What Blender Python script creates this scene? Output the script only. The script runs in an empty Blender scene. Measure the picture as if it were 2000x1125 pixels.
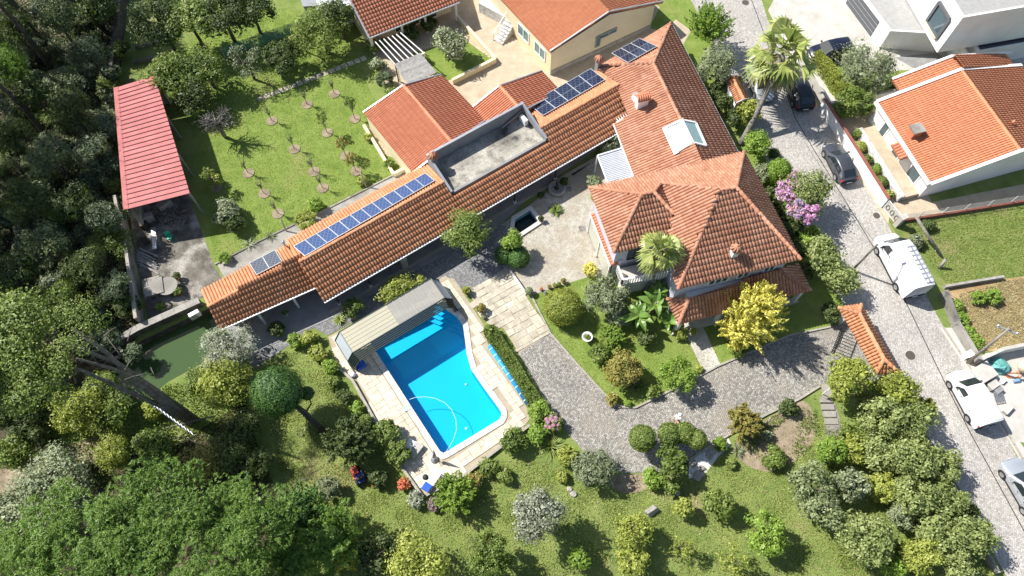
import bpy, math, random
import numpy as np
from mathutils import Vector, Matrix
from mathutils.geometry import tessellate_polygon

random.seed(7); RNG = np.random.default_rng(7)
R = math.radians
SC = bpy.context.scene
COL = SC.collection

# ------------------------------------------------------------------ camera, sky, sun, exposure
CAM_H, FOC, PITCH = 54.0, 1400.0, R(64.5)       # drone height (m), focal length (px of a 2000 px wide frame), look-down angle
cd = bpy.data.cameras.new('camera'); cam = bpy.data.objects.new('camera', cd); COL.objects.link(cam)
cam.location = (0, 0, CAM_H); cam.rotation_euler = (R(90) - PITCH, 0, 0)
cd.sensor_width = 36; cd.lens = 36 * FOC / 2000; cd.clip_start = 0.5; cd.clip_end = 2000
SC.camera = cam
SUN_EL, SUN_AZ = R(46), R(155)                  # the sun stands up-left of the frame (angle from +X)
w = bpy.data.worlds.new('World'); SC.world = w; w.use_nodes = True
nt = w.node_tree; sky = nt.nodes.new('ShaderNodeTexSky'); sky.sky_type = 'NISHITA'; sky.sun_disc = False
sky.sun_elevation = SUN_EL; sky.sun_rotation = R(90) - SUN_AZ; sky.air_density = 1.0; sky.dust_density = 1.2
bg = nt.nodes['Background']; bg.inputs[1].default_value = 0.088; nt.links.new(sky.outputs[0], bg.inputs[0])
sl = bpy.data.lights.new('sun', 'SUN'); sl.energy = 5.0; sl.angle = R(0.53); sl.color = (1, 0.965, 0.91)
so = bpy.data.objects.new('sun', sl); COL.objects.link(so)
so.rotation_euler = Vector((-math.cos(SUN_AZ) * math.cos(SUN_EL), -math.sin(SUN_AZ) * math.cos(SUN_EL), -math.sin(SUN_EL))).to_track_quat('-Z', 'Y').to_euler()
so.location = (-40, 30, 60)
vs = SC.view_settings; vs.view_transform = 'Standard'; vs.look = 'None'; vs.gamma = 1; vs.use_curve_mapping = False; vs.exposure = 0.66

# ------------------------------------------------------------------ placing
CT, ST = math.cos(PITCH), math.sin(PITCH)
def at(x, y, z=0.0):
    """world point at height z that the survey pixel (x, y) of the 2000 x 1125 photograph shows"""
    a, b = x - 1000, 562.5 - y
    v = Vector((a, CT * FOC + ST * b, -ST * FOC + CT * b)); t = (CAM_H - z) / -v.z
    return Vector((v.x * t, v.y * t, z))
def mpp(x, y, z=0.0):
    """metres per photograph pixel there"""
    b = 562.5 - y
    return (CAM_H - z) / (ST * FOC - CT * b)
def pts(z, *xy): return [at(x, y, z) for x, y in xy]
def depth(p): return (Vector(p) - cam.location).length

# ------------------------------------------------------------------ objects
WORLD = {}
def wloc(o): return WORLD.get(o.name, Vector((0, 0, 0))) if o else Vector((0, 0, 0))
def tag(o, label=None, cat=None, group=None, kind=None):
    if label: o['label'] = label
    if cat: o['category'] = cat
    if group: o['group'] = group
    if kind: o['kind'] = kind
    return o
def empty(name, loc, label=None, cat=None, group=None):
    o = bpy.data.objects.new(name, None); COL.objects.link(o); o.location = loc; o.empty_display_size = .3
    WORLD[o.name] = Vector(loc); return tag(o, label, cat, group)
def link(name, me, mat=None, parent=None, loc=None):
    o = bpy.data.objects.new(name, me); COL.objects.link(o)
    if mat and not me.materials: me.materials.append(mat)
    if parent: o.parent = parent
    if loc is not None: o.location = loc
    WORLD[o.name] = wloc(parent) + o.location
    return o
def mesh_np(name, V, F, smooth=False):
    """V (n,3) array, F (m,k) array of equal-sided faces"""
    V = np.asarray(V, np.float32); F = np.asarray(F, np.int32); m, k = F.shape
    me = bpy.data.meshes.new(name); me.vertices.add(len(V)); me.vertices.foreach_set('co', V.ravel())
    me.loops.add(m * k); me.loops.foreach_set('vertex_index', F.ravel())
    me.polygons.add(m); me.polygons.foreach_set('loop_start', np.arange(0, m * k, k, dtype=np.int32)); me.polygons.foreach_set('loop_total', np.full(m, k, np.int32))
    if smooth: me.polygons.foreach_set('use_smooth', np.ones(m, bool))
    me.update(calc_edges=True); return me
class MB:
    """collects shapes in world coordinates; build() links them as ONE mesh object"""
    def __init__(s): s.v = []; s.f = []; s.sm = []
    def add(s, vs, fs, smooth=False):
        n = len(s.v); s.v += [tuple(v) for v in vs]; s.f += [tuple(i + n for i in f) for f in fs]; s.sm += [smooth] * len(fs); return s
    def poly(s, ps): return s.add(ps, [tuple(range(len(ps)))])
    def hull(s, bottom, top):
        n = len(bottom); fs = [tuple(range(n))[::-1], tuple(range(n, 2 * n))] + [(i, (i + 1) % n, n + (i + 1) % n, n + i) for i in range(n)]
        return s.add(list(bottom) + list(top), fs)
    def prism(s, ps, dz):
        ps = [Vector(p) for p in ps]; up = Vector((0, 0, dz)) if not isinstance(dz, Vector) else dz
        a = sum(((ps[i].x * ps[(i + 1) % len(ps)].y - ps[(i + 1) % len(ps)].x * ps[i].y) for i in range(len(ps))))
        if (a < 0) == (up.z > 0): ps = ps[::-1]
        return s.hull(ps, [p + up for p in ps])
    def box(s, c, size, rz=0, M=None):
        hx, hy, hz = size[0] / 2, size[1] / 2, size[2] / 2
        cs = [(-hx, -hy, -hz), (hx, -hy, -hz), (hx, hy, -hz), (-hx, hy, -hz), (-hx, -hy, hz), (hx, -hy, hz), (hx, hy, hz), (-hx, hy, hz)]
        m = Matrix.Translation(Vector(c)) @ (M.to_4x4() if M else Matrix.Rotation(rz, 4, 'Z'))
        return s.add([m @ Vector(q) for q in cs], [(3, 2, 1, 0), (4, 5, 6, 7), (0, 1, 5, 4), (1, 2, 6, 5), (2, 3, 7, 6), (3, 0, 4, 7)])
    def bar(s, a, b, wd, ht, up=(0, 0, 1), off=0):
        """a beam from a to b, wd wide, ht high, sitting with its centre line raised by off along up"""
        a, b, up = Vector(a), Vector(b), Vector(up); d = b - a; x = d.normalized(); y = up.cross(x)
        if y.length < 1e-4: y = Vector((0, 1, 0)).cross(x)
        y.normalize(); z = x.cross(y); M = Matrix((x, y, z)).transposed()
        return s.box((a + b) / 2 + z * off, (d.length, wd, ht), M=M)
    def tube(s, path, rad, n=8, cap=True, smooth=True):
        P = [Vector(p) for p in path]; rad = rad if isinstance(rad, (list, tuple)) else [rad] * len(P); V = []; up = None
        for i, p in enumerate(P):
            t = (P[min(i + 1, len(P) - 1)] - P[max(i - 1, 0)]).normalized()
            if up is None: up = Vector((0, 0, 1)) if abs(t.z) < .9 else Vector((1, 0, 0))
            x = t.cross(up).normalized(); y = x.cross(t).normalized(); up = y
            for k in range(n):
                a = 2 * math.pi * k / n; V.append(p + (x * math.cos(a) + y * math.sin(a)) * rad[i])
        fs = [(i * n + k, i * n + (k + 1) % n, (i + 1) * n + (k + 1) % n, (i + 1) * n + k) for i in range(len(P) - 1) for k in range(n)]
        if cap: fs += [tuple(range(n))[::-1], tuple(range((len(P) - 1) * n, len(P) * n))]
        return s.add(V, fs, smooth)
    def lathe(s, c, prof, n=16, smooth=True):
        c = Vector(c); V = [c + Vector((r * math.cos(2 * math.pi * k / n), r * math.sin(2 * math.pi * k / n), z)) for r, z in prof for k in range(n)]
        fs = [(i * n + k, i * n + (k + 1) % n, (i + 1) * n + (k + 1) % n, (i + 1) * n + k) for i in range(len(prof) - 1) for k in range(n)]
        fs += [tuple(range(n))[::-1], tuple(range((len(prof) - 1) * n, len(prof) * n))]
        return s.add(V, fs, smooth)
    def build(s, name, mat, parent=None, bevel=0):
        o0 = wloc(parent); me = bpy.data.meshes.new(name)
        me.from_pydata([(v[0] - o0.x, v[1] - o0.y, v[2] - o0.z) for v in s.v], [], s.f)
        me.polygons.foreach_set('use_smooth', s.sm); me.update()
        o = link(name, me, mat, parent)
        if bevel:
            m = o.modifiers.new('bevel', 'BEVEL'); m.width = bevel; m.segments = 2; m.limit_method = 'ANGLE'
        return o
def thing_mesh(name, mb, mat, label, cat, group=None, base=None, bevel=0):
    """a thing that is one mesh, origin at its base"""
    V = np.array(mb.v); b = Vector(base) if base is not None else Vector((V[:, 0].mean(), V[:, 1].mean(), V[:, 2].min()))
    mb.v = [(v[0] - b.x, v[1] - b.y, v[2] - b.z) for v in mb.v]
    o = mb.build(name, mat, None, bevel); o.location = b; WORLD[o.name] = b
    return tag(o, label, cat, group)
def sheet(name, outer, mat, holes=(), kind='structure', parent=None):
    loops = [[Vector(p) for p in outer]] + [[Vector(p) for p in h] for h in holes]
    tris = tessellate_polygon(loops); V = [p for l in loops for p in l]; me = bpy.data.meshes.new(name)
    F = []
    for t in tris:
        a, b, c = (V[i] for i in t); F.append(tuple(t) if (b - a).cross(c - a).z > 0 else tuple(t)[::-1])
    o0 = wloc(parent); me.from_pydata([tuple(v - o0) for v in V], [], F); me.update()
    o = link(name, me, mat, parent)
    if kind and not parent: o['kind'] = kind
    return o
def inside(p, poly):
    x, y = p[0], p[1]; r = False; n = len(poly); j = n - 1
    for i in range(n):
        xi, yi, xj, yj = poly[i][0], poly[i][1], poly[j][0], poly[j][1]
        if (yi > y) != (yj > y) and x < (xj - xi) * (y - yi) / (yj - yi) + xi: r = not r
        j = i
    return r
def arc_smooth(ps, it=2):
    """round off a closed outline (Chaikin)"""
    ps = [Vector(p) for p in ps]
    for _ in range(it):
        q = []
        for i in range(len(ps)):
            a, b = ps[i], ps[(i + 1) % len(ps)]; q += [a * .75 + b * .25, a * .25 + b * .75]
        ps = q
    return ps
ORD = ['first', 'second', 'third', 'fourth', 'fifth', 'sixth', 'seventh', 'eighth', 'ninth', 'tenth', 'eleventh', 'twelfth', 'thirteenth', 'fourteenth', 'fifteenth', 'sixteenth', 'seventeenth', 'eighteenth', 'nineteenth', 'twentieth']

# ------------------------------------------------------------------ materials
MATS = {}
class NT:
    def __init__(s, m): s.t = m.node_tree; s.n = s.t.nodes; s.l = s.t.links
    def node(s, t, **kw):
        n = s.n.new(t)
        for k, v in kw.items():
            if k in ('op', 'blend'): setattr(n, {'op': 'operation', 'blend': 'blend_type'}[k], v)
            elif hasattr(n, k): setattr(n, k, v)
        return n
    def noise(s, vec, scale, detail=4, rough=.6):
        n = s.node('ShaderNodeTexNoise'); n.inputs['Scale'].default_value = scale; n.inputs['Detail'].default_value = detail; n.inputs['Roughness'].default_value = rough
        s.l.new(vec, n.inputs['Vector']); return n.outputs['Fac']
    def ramp(s, fac, stops, interp='LINEAR'):
        n = s.node('ShaderNodeValToRGB'); n.color_ramp.interpolation = interp; e = n.color_ramp.elements
        while len(e) > 1: e.remove(e[-1])
        for i, (p, c) in enumerate(stops):
            el = e[0] if i == 0 else e.new(p); el.position = p; el.color = (*c, 1) if len(c) == 3 else c
        s.l.new(fac, n.inputs[0]); return n.outputs[0]
    def mix(s, fac, a, b, blend='MIX'):
        n = s.node('ShaderNodeMix', data_type='RGBA', blend=blend)
        for sock, v in ((n.inputs[0], fac), (n.inputs[6], a), (n.inputs[7], b)):
            if hasattr(v, 'links'): s.l.new(v, sock)
            else: sock.default_value = v if not isinstance(v, tuple) else ((*v, 1) if len(v) == 3 else v)
        return n.outputs[2]
    def math(s, op, a, b=0.5):
        n = s.node('ShaderNodeMath', op=op)
        for sock, v in ((n.inputs[0], a), (n.inputs[1], b)):
            if hasattr(v, 'links'): s.l.new(v, sock)
            else: sock.default_value = v
        return n.outputs[0]
def new_mat(name):
    m = bpy.data.materials.new(name); m.use_nodes = True; MATS[name] = m; T = NT(m); b = T.n['Principled BSDF']; return m, T, b
def gm(c): return c
def surf(name, cols, scale=1.0, rough=.85, bump=.0, bscale=30, speck=0, spec=.3, patch=None, pscale=.15, metal=0, island=0, detail=6, patch_at=(.45, .62)):
    """mottled matt surface: noise between cols, optional second patchy colour, fine bump, per-piece tint"""
    m, T, b = new_mat(name); g = T.node('ShaderNodeNewGeometry'); P = g.outputs['Position']
    n = T.noise(P, scale, detail, .65)
    k = len(cols); c = T.ramp(n, [(.3 + .4 * i / max(k - 1, 1), q) for i, q in enumerate(cols)])
    if patch:
        f = T.ramp(T.noise(P, pscale, 5, .6), [(patch_at[0], (0, 0, 0)), (patch_at[1], (1, 1, 1))]); c = T.mix(f, c, patch)
    if speck:
        f = T.ramp(T.noise(P, 14, 2, .8), [(.35, (1 - speck,) * 3), (.65, (1 + speck,) * 3)]); c = T.mix(1.0, c, f, 'MULTIPLY')
    if island:
        r = g.outputs['Random Per Island']; oi = T.node('ShaderNodeObjectInfo').outputs['Random']; r = T.math('FRACT', T.math('ADD', r, oi), 0)
        f = T.ramp(r, [(0, (1 - island,) * 3), (1, (1 + island,) * 3)]); c = T.mix(1.0, c, f, 'MULTIPLY')
    T.l.new(c, b.inputs['Base Color']); b.inputs['Roughness'].default_value = rough; b.inputs['Metallic'].default_value = metal
    b.inputs['Specular IOR Level'].default_value = spec
    if bump:
        bn = T.node('ShaderNodeBump'); bn.inputs['Strength'].default_value = bump; bn.inputs['Distance'].default_value = .05
        T.l.new(T.noise(P, bscale, 4, .7), bn.inputs['Height']); T.l.new(bn.outputs[0], b.inputs['Normal'])
    return m
def plain(name, col, rough=.5, metal=0, spec=.5, coat=0, var=.06):
    m, T, b = new_mat(name); g = T.node('ShaderNodeNewGeometry')
    f = T.ramp(T.noise(g.outputs['Position'], 2.5, 4, .6), [(.3, tuple(c * (1 - var) for c in col)), (.7, tuple(min(1, c * (1 + var)) for c in col))])
    T.l.new(f, b.inputs['Base Color']); b.inputs['Roughness'].default_value = rough; b.inputs['Metallic'].default_value = metal; b.inputs['Specular IOR Level'].default_value = spec
    b.inputs['Coat Weight'].default_value = coat
    return m
LEAF_GAIN = 1.5
def leafm(name, cols, trans=.3, rough=.5, spec=.35, cl=.6):
    """leaves: colour by leaf (island), by plant (object) and by clump (noise); part of the light passes through"""
    cols = [tuple(min(.8, q * LEAF_GAIN * k_) for q, k_ in zip(c, (.93, 1.0, 1.0))) for c in cols]
    m, T, b = new_mat(name); g = T.node('ShaderNodeNewGeometry'); oi = T.node('ShaderNodeObjectInfo').outputs['Random']
    n = T.noise(g.outputs['Position'], cl, 3, .6)
    r = T.math('ADD', T.math('MULTIPLY', g.outputs['Random Per Island'], .55), T.math('MULTIPLY', n, .65)); r = T.math('ADD', r, T.math('MULTIPLY', T.math('SUBTRACT', oi, .5), .18))
    k = len(cols); c = T.ramp(r, [(.22 + .62 * i / max(k - 1, 1), q) for i, q in enumerate(cols)])
    T.l.new(c, b.inputs['Base Color']); b.inputs['Roughness'].default_value = rough; b.inputs['Specular IOR Level'].default_value = spec
    tr = T.node('ShaderNodeBsdfTranslucent'); tc = T.mix(1.0, c, (1.25, 1.35, .55), 'MULTIPLY'); T.l.new(tc, tr.inputs[0])
    mx = T.node('ShaderNodeMixShader'); mx.inputs[0].default_value = trans
    T.l.new(b.outputs[0], mx.inputs[1]); T.l.new(tr.outputs[0], mx.inputs[2]); T.l.new(mx.outputs[0], T.n['Material Output'].inputs[0])
    return m
def cobble(name, cols, size=.11, mort=(.12, .11, .10), bump=.5, patch=None, rot=.5):
    m, T, b = new_mat(name); g = T.node('ShaderNodeNewGeometry'); P = g.outputs['Position']
    mp = T.node('ShaderNodeMapping'); mp.inputs['Rotation'].default_value = (0, 0, rot); T.l.new(P, mp.inputs[0])
    v = T.node('ShaderNodeTexVoronoi', feature='F1'); v.inputs['Scale'].default_value = 1 / size; v.inputs['Randomness'].default_value = .55; T.l.new(mp.outputs[0], v.inputs['Vector'])
    e = T.node('ShaderNodeTexVoronoi', feature='DISTANCE_TO_EDGE'); e.inputs['Scale'].default_value = 1 / size; e.inputs['Randomness'].default_value = .55; T.l.new(mp.outputs[0], e.inputs['Vector'])
    k = len(cols); bw = T.node('ShaderNodeRGBToBW'); T.l.new(v.outputs['Color'], bw.inputs[0])
    c = T.ramp(bw.outputs[0], [(.15 + .7 * i / max(k - 1, 1), q) for i, q in enumerate(cols)])
    big = T.ramp(T.noise(P, .35, 6, .65), [(.3, (.8, .8, .8)), (.7, (1.18, 1.18, 1.18))]); c = T.mix(1.0, c, big, 'MULTIPLY')
    if patch: c = T.mix(T.ramp(T.noise(P, .22, 6, .7), [(.52, (0, 0, 0)), (.7, (1, 1, 1))]), c, patch)
    f = T.ramp(e.outputs['Distance'], [(.03, (0, 0, 0)), (.12, (1, 1, 1))]); c = T.mix(f, mort, c)
    T.l.new(c, b.inputs['Base Color']); b.inputs['Roughness'].default_value = .75; b.inputs['Specular IOR Level'].default_value = .35
    bn = T.node('ShaderNodeBump'); bn.inputs['Strength'].default_value = bump; bn.inputs['Distance'].default_value = .02
    T.l.new(f, bn.inputs['Height']); T.l.new(bn.outputs[0], b.inputs['Normal'])
    return m
def glassy(name, col, rough=.05, alpha=.5, spec=.6):
    """tinted sheet that lets part of the light straight through"""
    m, T, b = new_mat(name); b.inputs['Base Color'].default_value = (*col, 1); b.inputs['Roughness'].default_value = rough; b.inputs['Specular IOR Level'].default_value = spec
    tr = T.node('ShaderNodeBsdfTransparent'); tr.inputs[0].default_value = (*[min(1, c * .6 + .4) for c in col], 1); mx = T.node('ShaderNodeMixShader'); mx.inputs[0].default_value = alpha
    T.l.new(tr.outputs[0], mx.inputs[1]); T.l.new(b.outputs[0], mx.inputs[2]); T.l.new(mx.outputs[0], T.n['Material Output'].inputs[0])
    return m
def watery(name, tint, gloss_rough=.03, body=None, alpha=0, ripple=.08, rscale=3):
    """clear water: tinted straight-through light under a fresnel mirror; body colour for murky water"""
    m, T, b = new_mat(name); T.n.remove(b); tr = T.node('ShaderNodeBsdfTransparent'); tr.inputs[0].default_value = (*tint, 1)
    gl = T.node('ShaderNodeBsdfGlossy'); gl.inputs['Roughness'].default_value = gloss_rough
    lw = T.node('ShaderNodeLayerWeight'); lw.inputs[0].default_value = .5; fr = T.node('ShaderNodeMath', op='MULTIPLY_ADD'); pw = T.math('POWER', lw.outputs['Facing'], 5.0); T.l.new(pw, fr.inputs[0]); fr.inputs[1].default_value = .9; fr.inputs[2].default_value = .022; src = tr.outputs[0]
    if body:
        df = T.node('ShaderNodeBsdfDiffuse'); df.inputs[0].default_value = (*body, 1); m0 = T.node('ShaderNodeMixShader'); m0.inputs[0].default_value = alpha
        T.l.new(src, m0.inputs[1]); T.l.new(df.outputs[0], m0.inputs[2]); src = m0.outputs[0]
    g = T.node('ShaderNodeNewGeometry'); bn = T.node('ShaderNodeBump'); bn.inputs['Strength'].default_value = ripple; bn.inputs['Distance'].default_value = .05
    T.l.new(T.noise(g.outputs['Position'], rscale, 3, .5), bn.inputs['Height']); T.l.new(bn.outputs[0], gl.inputs['Normal'])
    mx = T.node('ShaderNodeMixShader'); T.l.new(fr.outputs[0], mx.inputs[0]); T.l.new(src, mx.inputs[1]); T.l.new(gl.outputs[0], mx.inputs[2]); T.l.new(mx.outputs[0], T.n['Material Output'].inputs[0])
    return m
# ------------------------------------------------------------------ material library
surf('soil', [(.17, .135, .09), (.27, .215, .145), (.36, .3, .21)], 1.6, .95, .6, 18, .25)
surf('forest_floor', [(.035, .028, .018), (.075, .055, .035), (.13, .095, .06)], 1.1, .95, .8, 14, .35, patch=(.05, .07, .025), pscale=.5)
surf('grass_rough', [(.13, .19, .042), (.185, .242, .06), (.25, .285, .085)], .55, .95, .9, 26, .30, patch=(.32, .265, .14), pscale=.17, patch_at=(.56, .74))
surf('grass_lawn', [(.13, .20, .032), (.18, .25, .048), (.235, .29, .07)], .8, .95, .8, 30, .22, patch=(.25, .25, .085), pscale=.22, patch_at=(.55, .8))
surf('grass_field', [(.10, .15, .035), (.16, .21, .05), (.24, .25, .09)], .7, .95, .8, 24, .3, patch=(.3, .24, .13), pscale=.25, patch_at=(.55, .75))
surf('straw', [(.26, .17, .08), (.38, .26, .13), (.46, .34, .19)], 1.3, .95, .7, 22, .2)
surf('concrete_old', [(.2, .19, .165), (.33, .31, .275), (.45, .425, .375)], .9, .9, .3, 20, .18, patch=(.085, .08, .07), pscale=.45, patch_at=(.46, .66))
surf('concrete_light', [(.40, .375, .33), (.48, .455, .41), (.55, .52, .47)], .7, .9, .15, 25, .06)
surf('concrete_grey', [(.20, .2, .2), (.26, .26, .255), (.31, .305, .3)], .8, .85, .15, 25, .06)
surf('pebbles', [(.27, .245, .20), (.40, .37, .31), (.50, .47, .40)], 2.2, .9, .5, 34, .3, patch=(.34, .30, .23), pscale=.4)
surf('ochre_paving', [(.38, .31, .215), (.45, .375, .27), (.52, .44, .33)], 1.2, .9, .2, 24, .08)
surf('white_gravel', [(.4, .39, .37), (.62, .61, .58), (.75, .74, .71)], 3, .9, .8, 26, .3)
surf('terrace_floor', [(.12, .115, .1), (.3, .28, .235), (.44, .415, .35), (.5, .475, .41)], 1.0, .9, .3, 16, .3, patch=(.07, .068, .06), pscale=.5, patch_at=(.5, .68), island=.08)
surf('paver', [(.50, .43, .32), (.60, .535, .42), (.67, .61, .50)], 1.4, .85, .15, 30, .05, patch=(.47, .385, .25), pscale=.9, patch_at=(.6, .75), island=.07)
surf('coping', [(.54, .51, .45), (.61, .585, .53), (.67, .64, .59)], 1.2, .8, .1, 30, .04, island=.05)
surf('mortar', [(.34, .29, .21), (.43, .37, .275)], 2, .95, .2)
surf('slab_stone', [(.36, .315, .235), (.48, .43, .335), (.6, .55, .45)], 1.3, .9, .45, 16, .15, island=.13)
surf('kerb_stone', [(.3, .275, .23), (.42, .39, .33)], 2.5, .9, .4, 20, .15)
surf('wall_white', [(.70, .69, .66), (.78, .77, .745), (.82, .815, .8)], .5, .8, .1, 25, .03)
surf('wall_cream', [(.66, .56, .36), (.71, .61, .41), (.74, .65, .45)], .4, .85, .1, 25, .03)
surf('wall_grey', [(.19, .2, .21), (.25, .255, .26), (.30, .30, .30)], .7, .85, .15, 25, .06)
surf('wall_dark_stone', [(.045, .043, .038), (.085, .08, .07), (.15, .14, .12)], 1.8, .9, .6, 12, .2)
surf('granite', [(.24, .225, .2), (.33, .31, .28), (.42, .4, .37)], 2, .85, .3, 20, .2)
surf('pool_shell', [(.003, .48, .70), (.004, .51, .73)], .8, .5, 0)
surf('pool_step', [(.003, .44, .66), (.004, .47, .69)], .8, .5, 0)
cobble('street_cobble', [(.33, .31, .28), (.41, .387, .35), (.48, .453, .415), (.56, .53, .485)], .13, (.26, .243, .218), .5, patch=(.42, .39, .345), rot=.3)
cobble('drive_cobble', [(.2, .188, .165), (.275, .258, .228), (.36, .338, .3), (.48, .45, .4)], .13, (.12, .112, .098), .6, patch=(.35, .305, .24), rot=.5)
cobble('yard_cobble', [(.15, .15, .155), (.22, .22, .22), (.32, .315, .305)], .12, (.12, .12, .115), .6, rot=.2)
plain('black_void', (.012, .012, .013), .9); plain('dark_metal', (.03, .035, .035), .45, .3); plain('drain_dark', (.02, .02, .02), .7)
plain('iron', (.10, .085, .07), .7, .3)
watery('pool_water', (.62, .90, 1.0), .02, ripple=.14, rscale=2.6)
watery('pond_water', (.35, .5, .3), .06, (.07, .12, .045), .8, .06, 1.5)
watery('dark_water', (.1, .16, .18), .05, (.012, .03, .03), .75, .08, 4)
M = MATS

# ------------------------------------------------------------------ outlines
POOL = pts(0, (733, 686), (712, 652), (846, 587), (893, 619), (905, 636), (909, 665), (912, 690), (921, 722), (945, 757), (973, 795), (979, 804), (980, 812), (976, 820), (876, 881), (866, 886), (859, 882))
POND = pts(0, (222, 698), (282, 662), (394, 608), (412, 600), (436, 650), (392, 712), (330, 745), (262, 800), (190, 800), (182, 745))
FONT = pts(0, (1006, 428), (1035, 411), (1052, 433), (1008, 462), (1002, 456))
DECK = pts(0, (641, 658), (700, 626), (868, 541), (888, 546), (914, 586), (944, 634), (953, 672), (1028, 794), (1035, 818), (1010, 852), (964, 880), (907, 926), (862, 946), (826, 969), (776, 900), (735, 826), (688, 744), (657, 711))
G = 400
ground = sheet('ground', [(-G, -G, 0), (G, -G, 0), (G, G, 0), (-G, G, 0)], M['grass_rough'], (POOL, POND, FONT))
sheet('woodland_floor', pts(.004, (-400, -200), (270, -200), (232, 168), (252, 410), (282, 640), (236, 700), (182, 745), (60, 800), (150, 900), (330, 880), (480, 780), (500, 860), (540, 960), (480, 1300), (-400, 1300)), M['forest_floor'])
sheet('orchard_lawn', pts(.008, (385, 262), (300, 160), (420, 30), (560, 15), (600, 40), (690, 90), (782, 338), (700, 372), (508, 469), (420, 516), (372, 380)), M['grass_lawn'])
sheet('garden_lawn', pts(.012, (1040, 578), (1100, 556), (1150, 540), (1230, 548), (1300, 600), (1400, 560), (1620, 560), (1620, 640), (1540, 656), (1400, 716), (1350, 743), (1240, 797), (1212, 795), (1180, 770), (1130, 715), (1075, 652)), M['grass_lawn'])
sheet('street', pts(.012, (1150, -560), (1290, -150), (1350, 0), (1440, 190), (1500, 320), (1600, 520), (1660, 610), (1760, 770), (1860, 930), (1965, 1125), (2030, 1260), (2300, 1400), (2040, 990), (1960, 845), (1900, 735), (1850, 652), (1800, 560), (1735, 440), (1620, 245), (1568, 150), (1500, 40), (1440, -150), (1270, -560)), M['street_cobble'])
sheet('driveway', pts(.016, (1012, 690), (1075, 651), (1130, 715), (1180, 770), (1212, 795), (1240, 797), (1350, 743), (1400, 716), (1540, 656), (1625, 638), (1668, 625), (1730, 725), (1600, 752), (1560, 778), (1500, 806), (1420, 848), (1342, 896), (1290, 922), (1216, 924), (1150, 892), (1110, 848), (1060, 772)), M['drive_cobble'])
sheet('courtyard', pts(.016, (790, 545), (860, 480), (985, 435), (1195, 285), (1230, 330), (1165, 420), (1215, 545), (1150, 540), (1100, 556), (1038, 577), (1000, 530), (915, 576), (888, 547)), M['pebbles'], [[p + Vector((0, 0, .016)) for p in FONT]])
sheet('courtyard_cobbles', pts(.020, (600, 560), (865, 430), (985, 440), (1000, 470), (975, 510), (985, 525), (930, 562), (912, 574), (870, 538), (690, 628), (640, 655), (612, 640), (500, 720), (440, 660)), M['yard_cobble'])
sheet('portico_floor', pts(.05, (440, 640), (640, 545), (880, 405), (1190, 225), (1210, 262), (1048, 372), (985, 432), (920, 470), (800, 535), (640, 625), (470, 700)), M['concrete_grey'])
surf('yard_ground_shaded', [(.07, .062, .05), (.16, .145, .12), (.30, .28, .24)], .7, .95, .4, 16, .3, patch=(.4, .38, .33), pscale=.35, patch_at=(.5, .62))  # tree shade over the yard is put into these darker tones
sheet('shed_yard', pts(.010, (250, 400), (368, 378), (418, 520), (436, 548), (398, 580), (290, 628)), M['yard_ground_shaded'])
sheet('orchard_path', pts(.016, (424, 516), (508, 470), (640, 407), (772, 340), (840, 322), (640, 470), (440, 548)), M['concrete_old'])
sheet('neighbour_yard', pts(.012, (700, 40), (880, 12), (930, -40), (1160, -80), (1350, 60), (1290, 160), (1120, 240), (860, 340), (745, 300), (712, 262), (760, 190), (730, 100)), M['ochre_paving'])
sheet('neighbour_lawn', pts(.020, (800, 105), (905, 75), (968, 122), (868, 160), (820, 130)), M['grass_lawn'])
sheet('neighbour_lawn', pts(.020, (1268, 55), (1310, -30), (1325, 30), (1300, 62)), M['grass_lawn'])
sheet('street_verge', pts(.008, (1290, -100), (1352, 0), (1440, 190), (1500, 320), (1600, 520), (1660, 610), (1640, 640), (1570, 520), (1440, 260), (1330, 80)), M['grass_lawn'])
sheet('field', pts(.008, (1735, 430), (2150, 370), (2150, 520), (1960, 545), (1850, 560), (1800, 540)), M['grass_field'])
sheet('straw_plot', pts(.012, (1842, 566), (1960, 545), (2150, 520), (2150, 660), (1900, 690)), M['straw'])
sheet('building_yard', pts(.012, (1893, 712), (1925, 690), (2150, 660), (2200, 900), (1975, 860)), M['concrete_light'])
sheet('street_apron', pts(.016, (1835, 640), (1860, 640), (1905, 720), (1990, 860), (2060, 960), (2030, 962), (1960, 845), (1900, 737)), M['concrete_light'])
sheet('street_apron', pts(.022, (1578, 160), (1600, 165), (1660, 260), (1740, 400), (1735, 438), (1640, 285)), M['ochre_paving'])
sheet('white_house_yard', pts(.016, (1625, 225), (1720, 190), (1820, 395), (2150, 330), (2150, 372), (1752, 432), (1735, 408)), M['ochre_paving'])
sheet('modern_house_yard', pts(.010, (1500, 20), (1560, -90), (1720, -60), (1780, 60), (1990, 30), (2100, 160), (1720, 186), (1620, 215), (1568, 150)), M['concrete_light'])
sheet('modern_house_lawn', pts(.020, (1596, 118), (1722, 140), (1842, 132), (1854, 146), (1812, 172), (1640, 196), (1620, 180)), M['grass_lawn'])
sheet('lower_path', pts(.008, (1604, 748), (1620, 752), (1650, 850), (1612, 850)), M['concrete_old'])
sheet('entrance_path', pts(.020, (1338, 650), (1374, 640), (1408, 713), (1376, 730)), M['concrete_light'])
sheet('gravel_bed', pts(.012, (1420, 850), (1345, 898), (1345, 935), (1375, 930), (1400, 895), (1428, 868)), M['white_gravel'])
for a in [((1195, 925), (1290, 928), (1330, 912), (1320, 940), (1270, 950), (1240, 965), (1205, 960), (1188, 945)), ((1430, 860), (1510, 810), (1580, 770), (1600, 860), (1520, 930), (1440, 905))]:
    sheet('bare_soil', arc_smooth(pts(.005 + .001 * a[0][0] / 1000, *a)), M['soil'])

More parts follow.
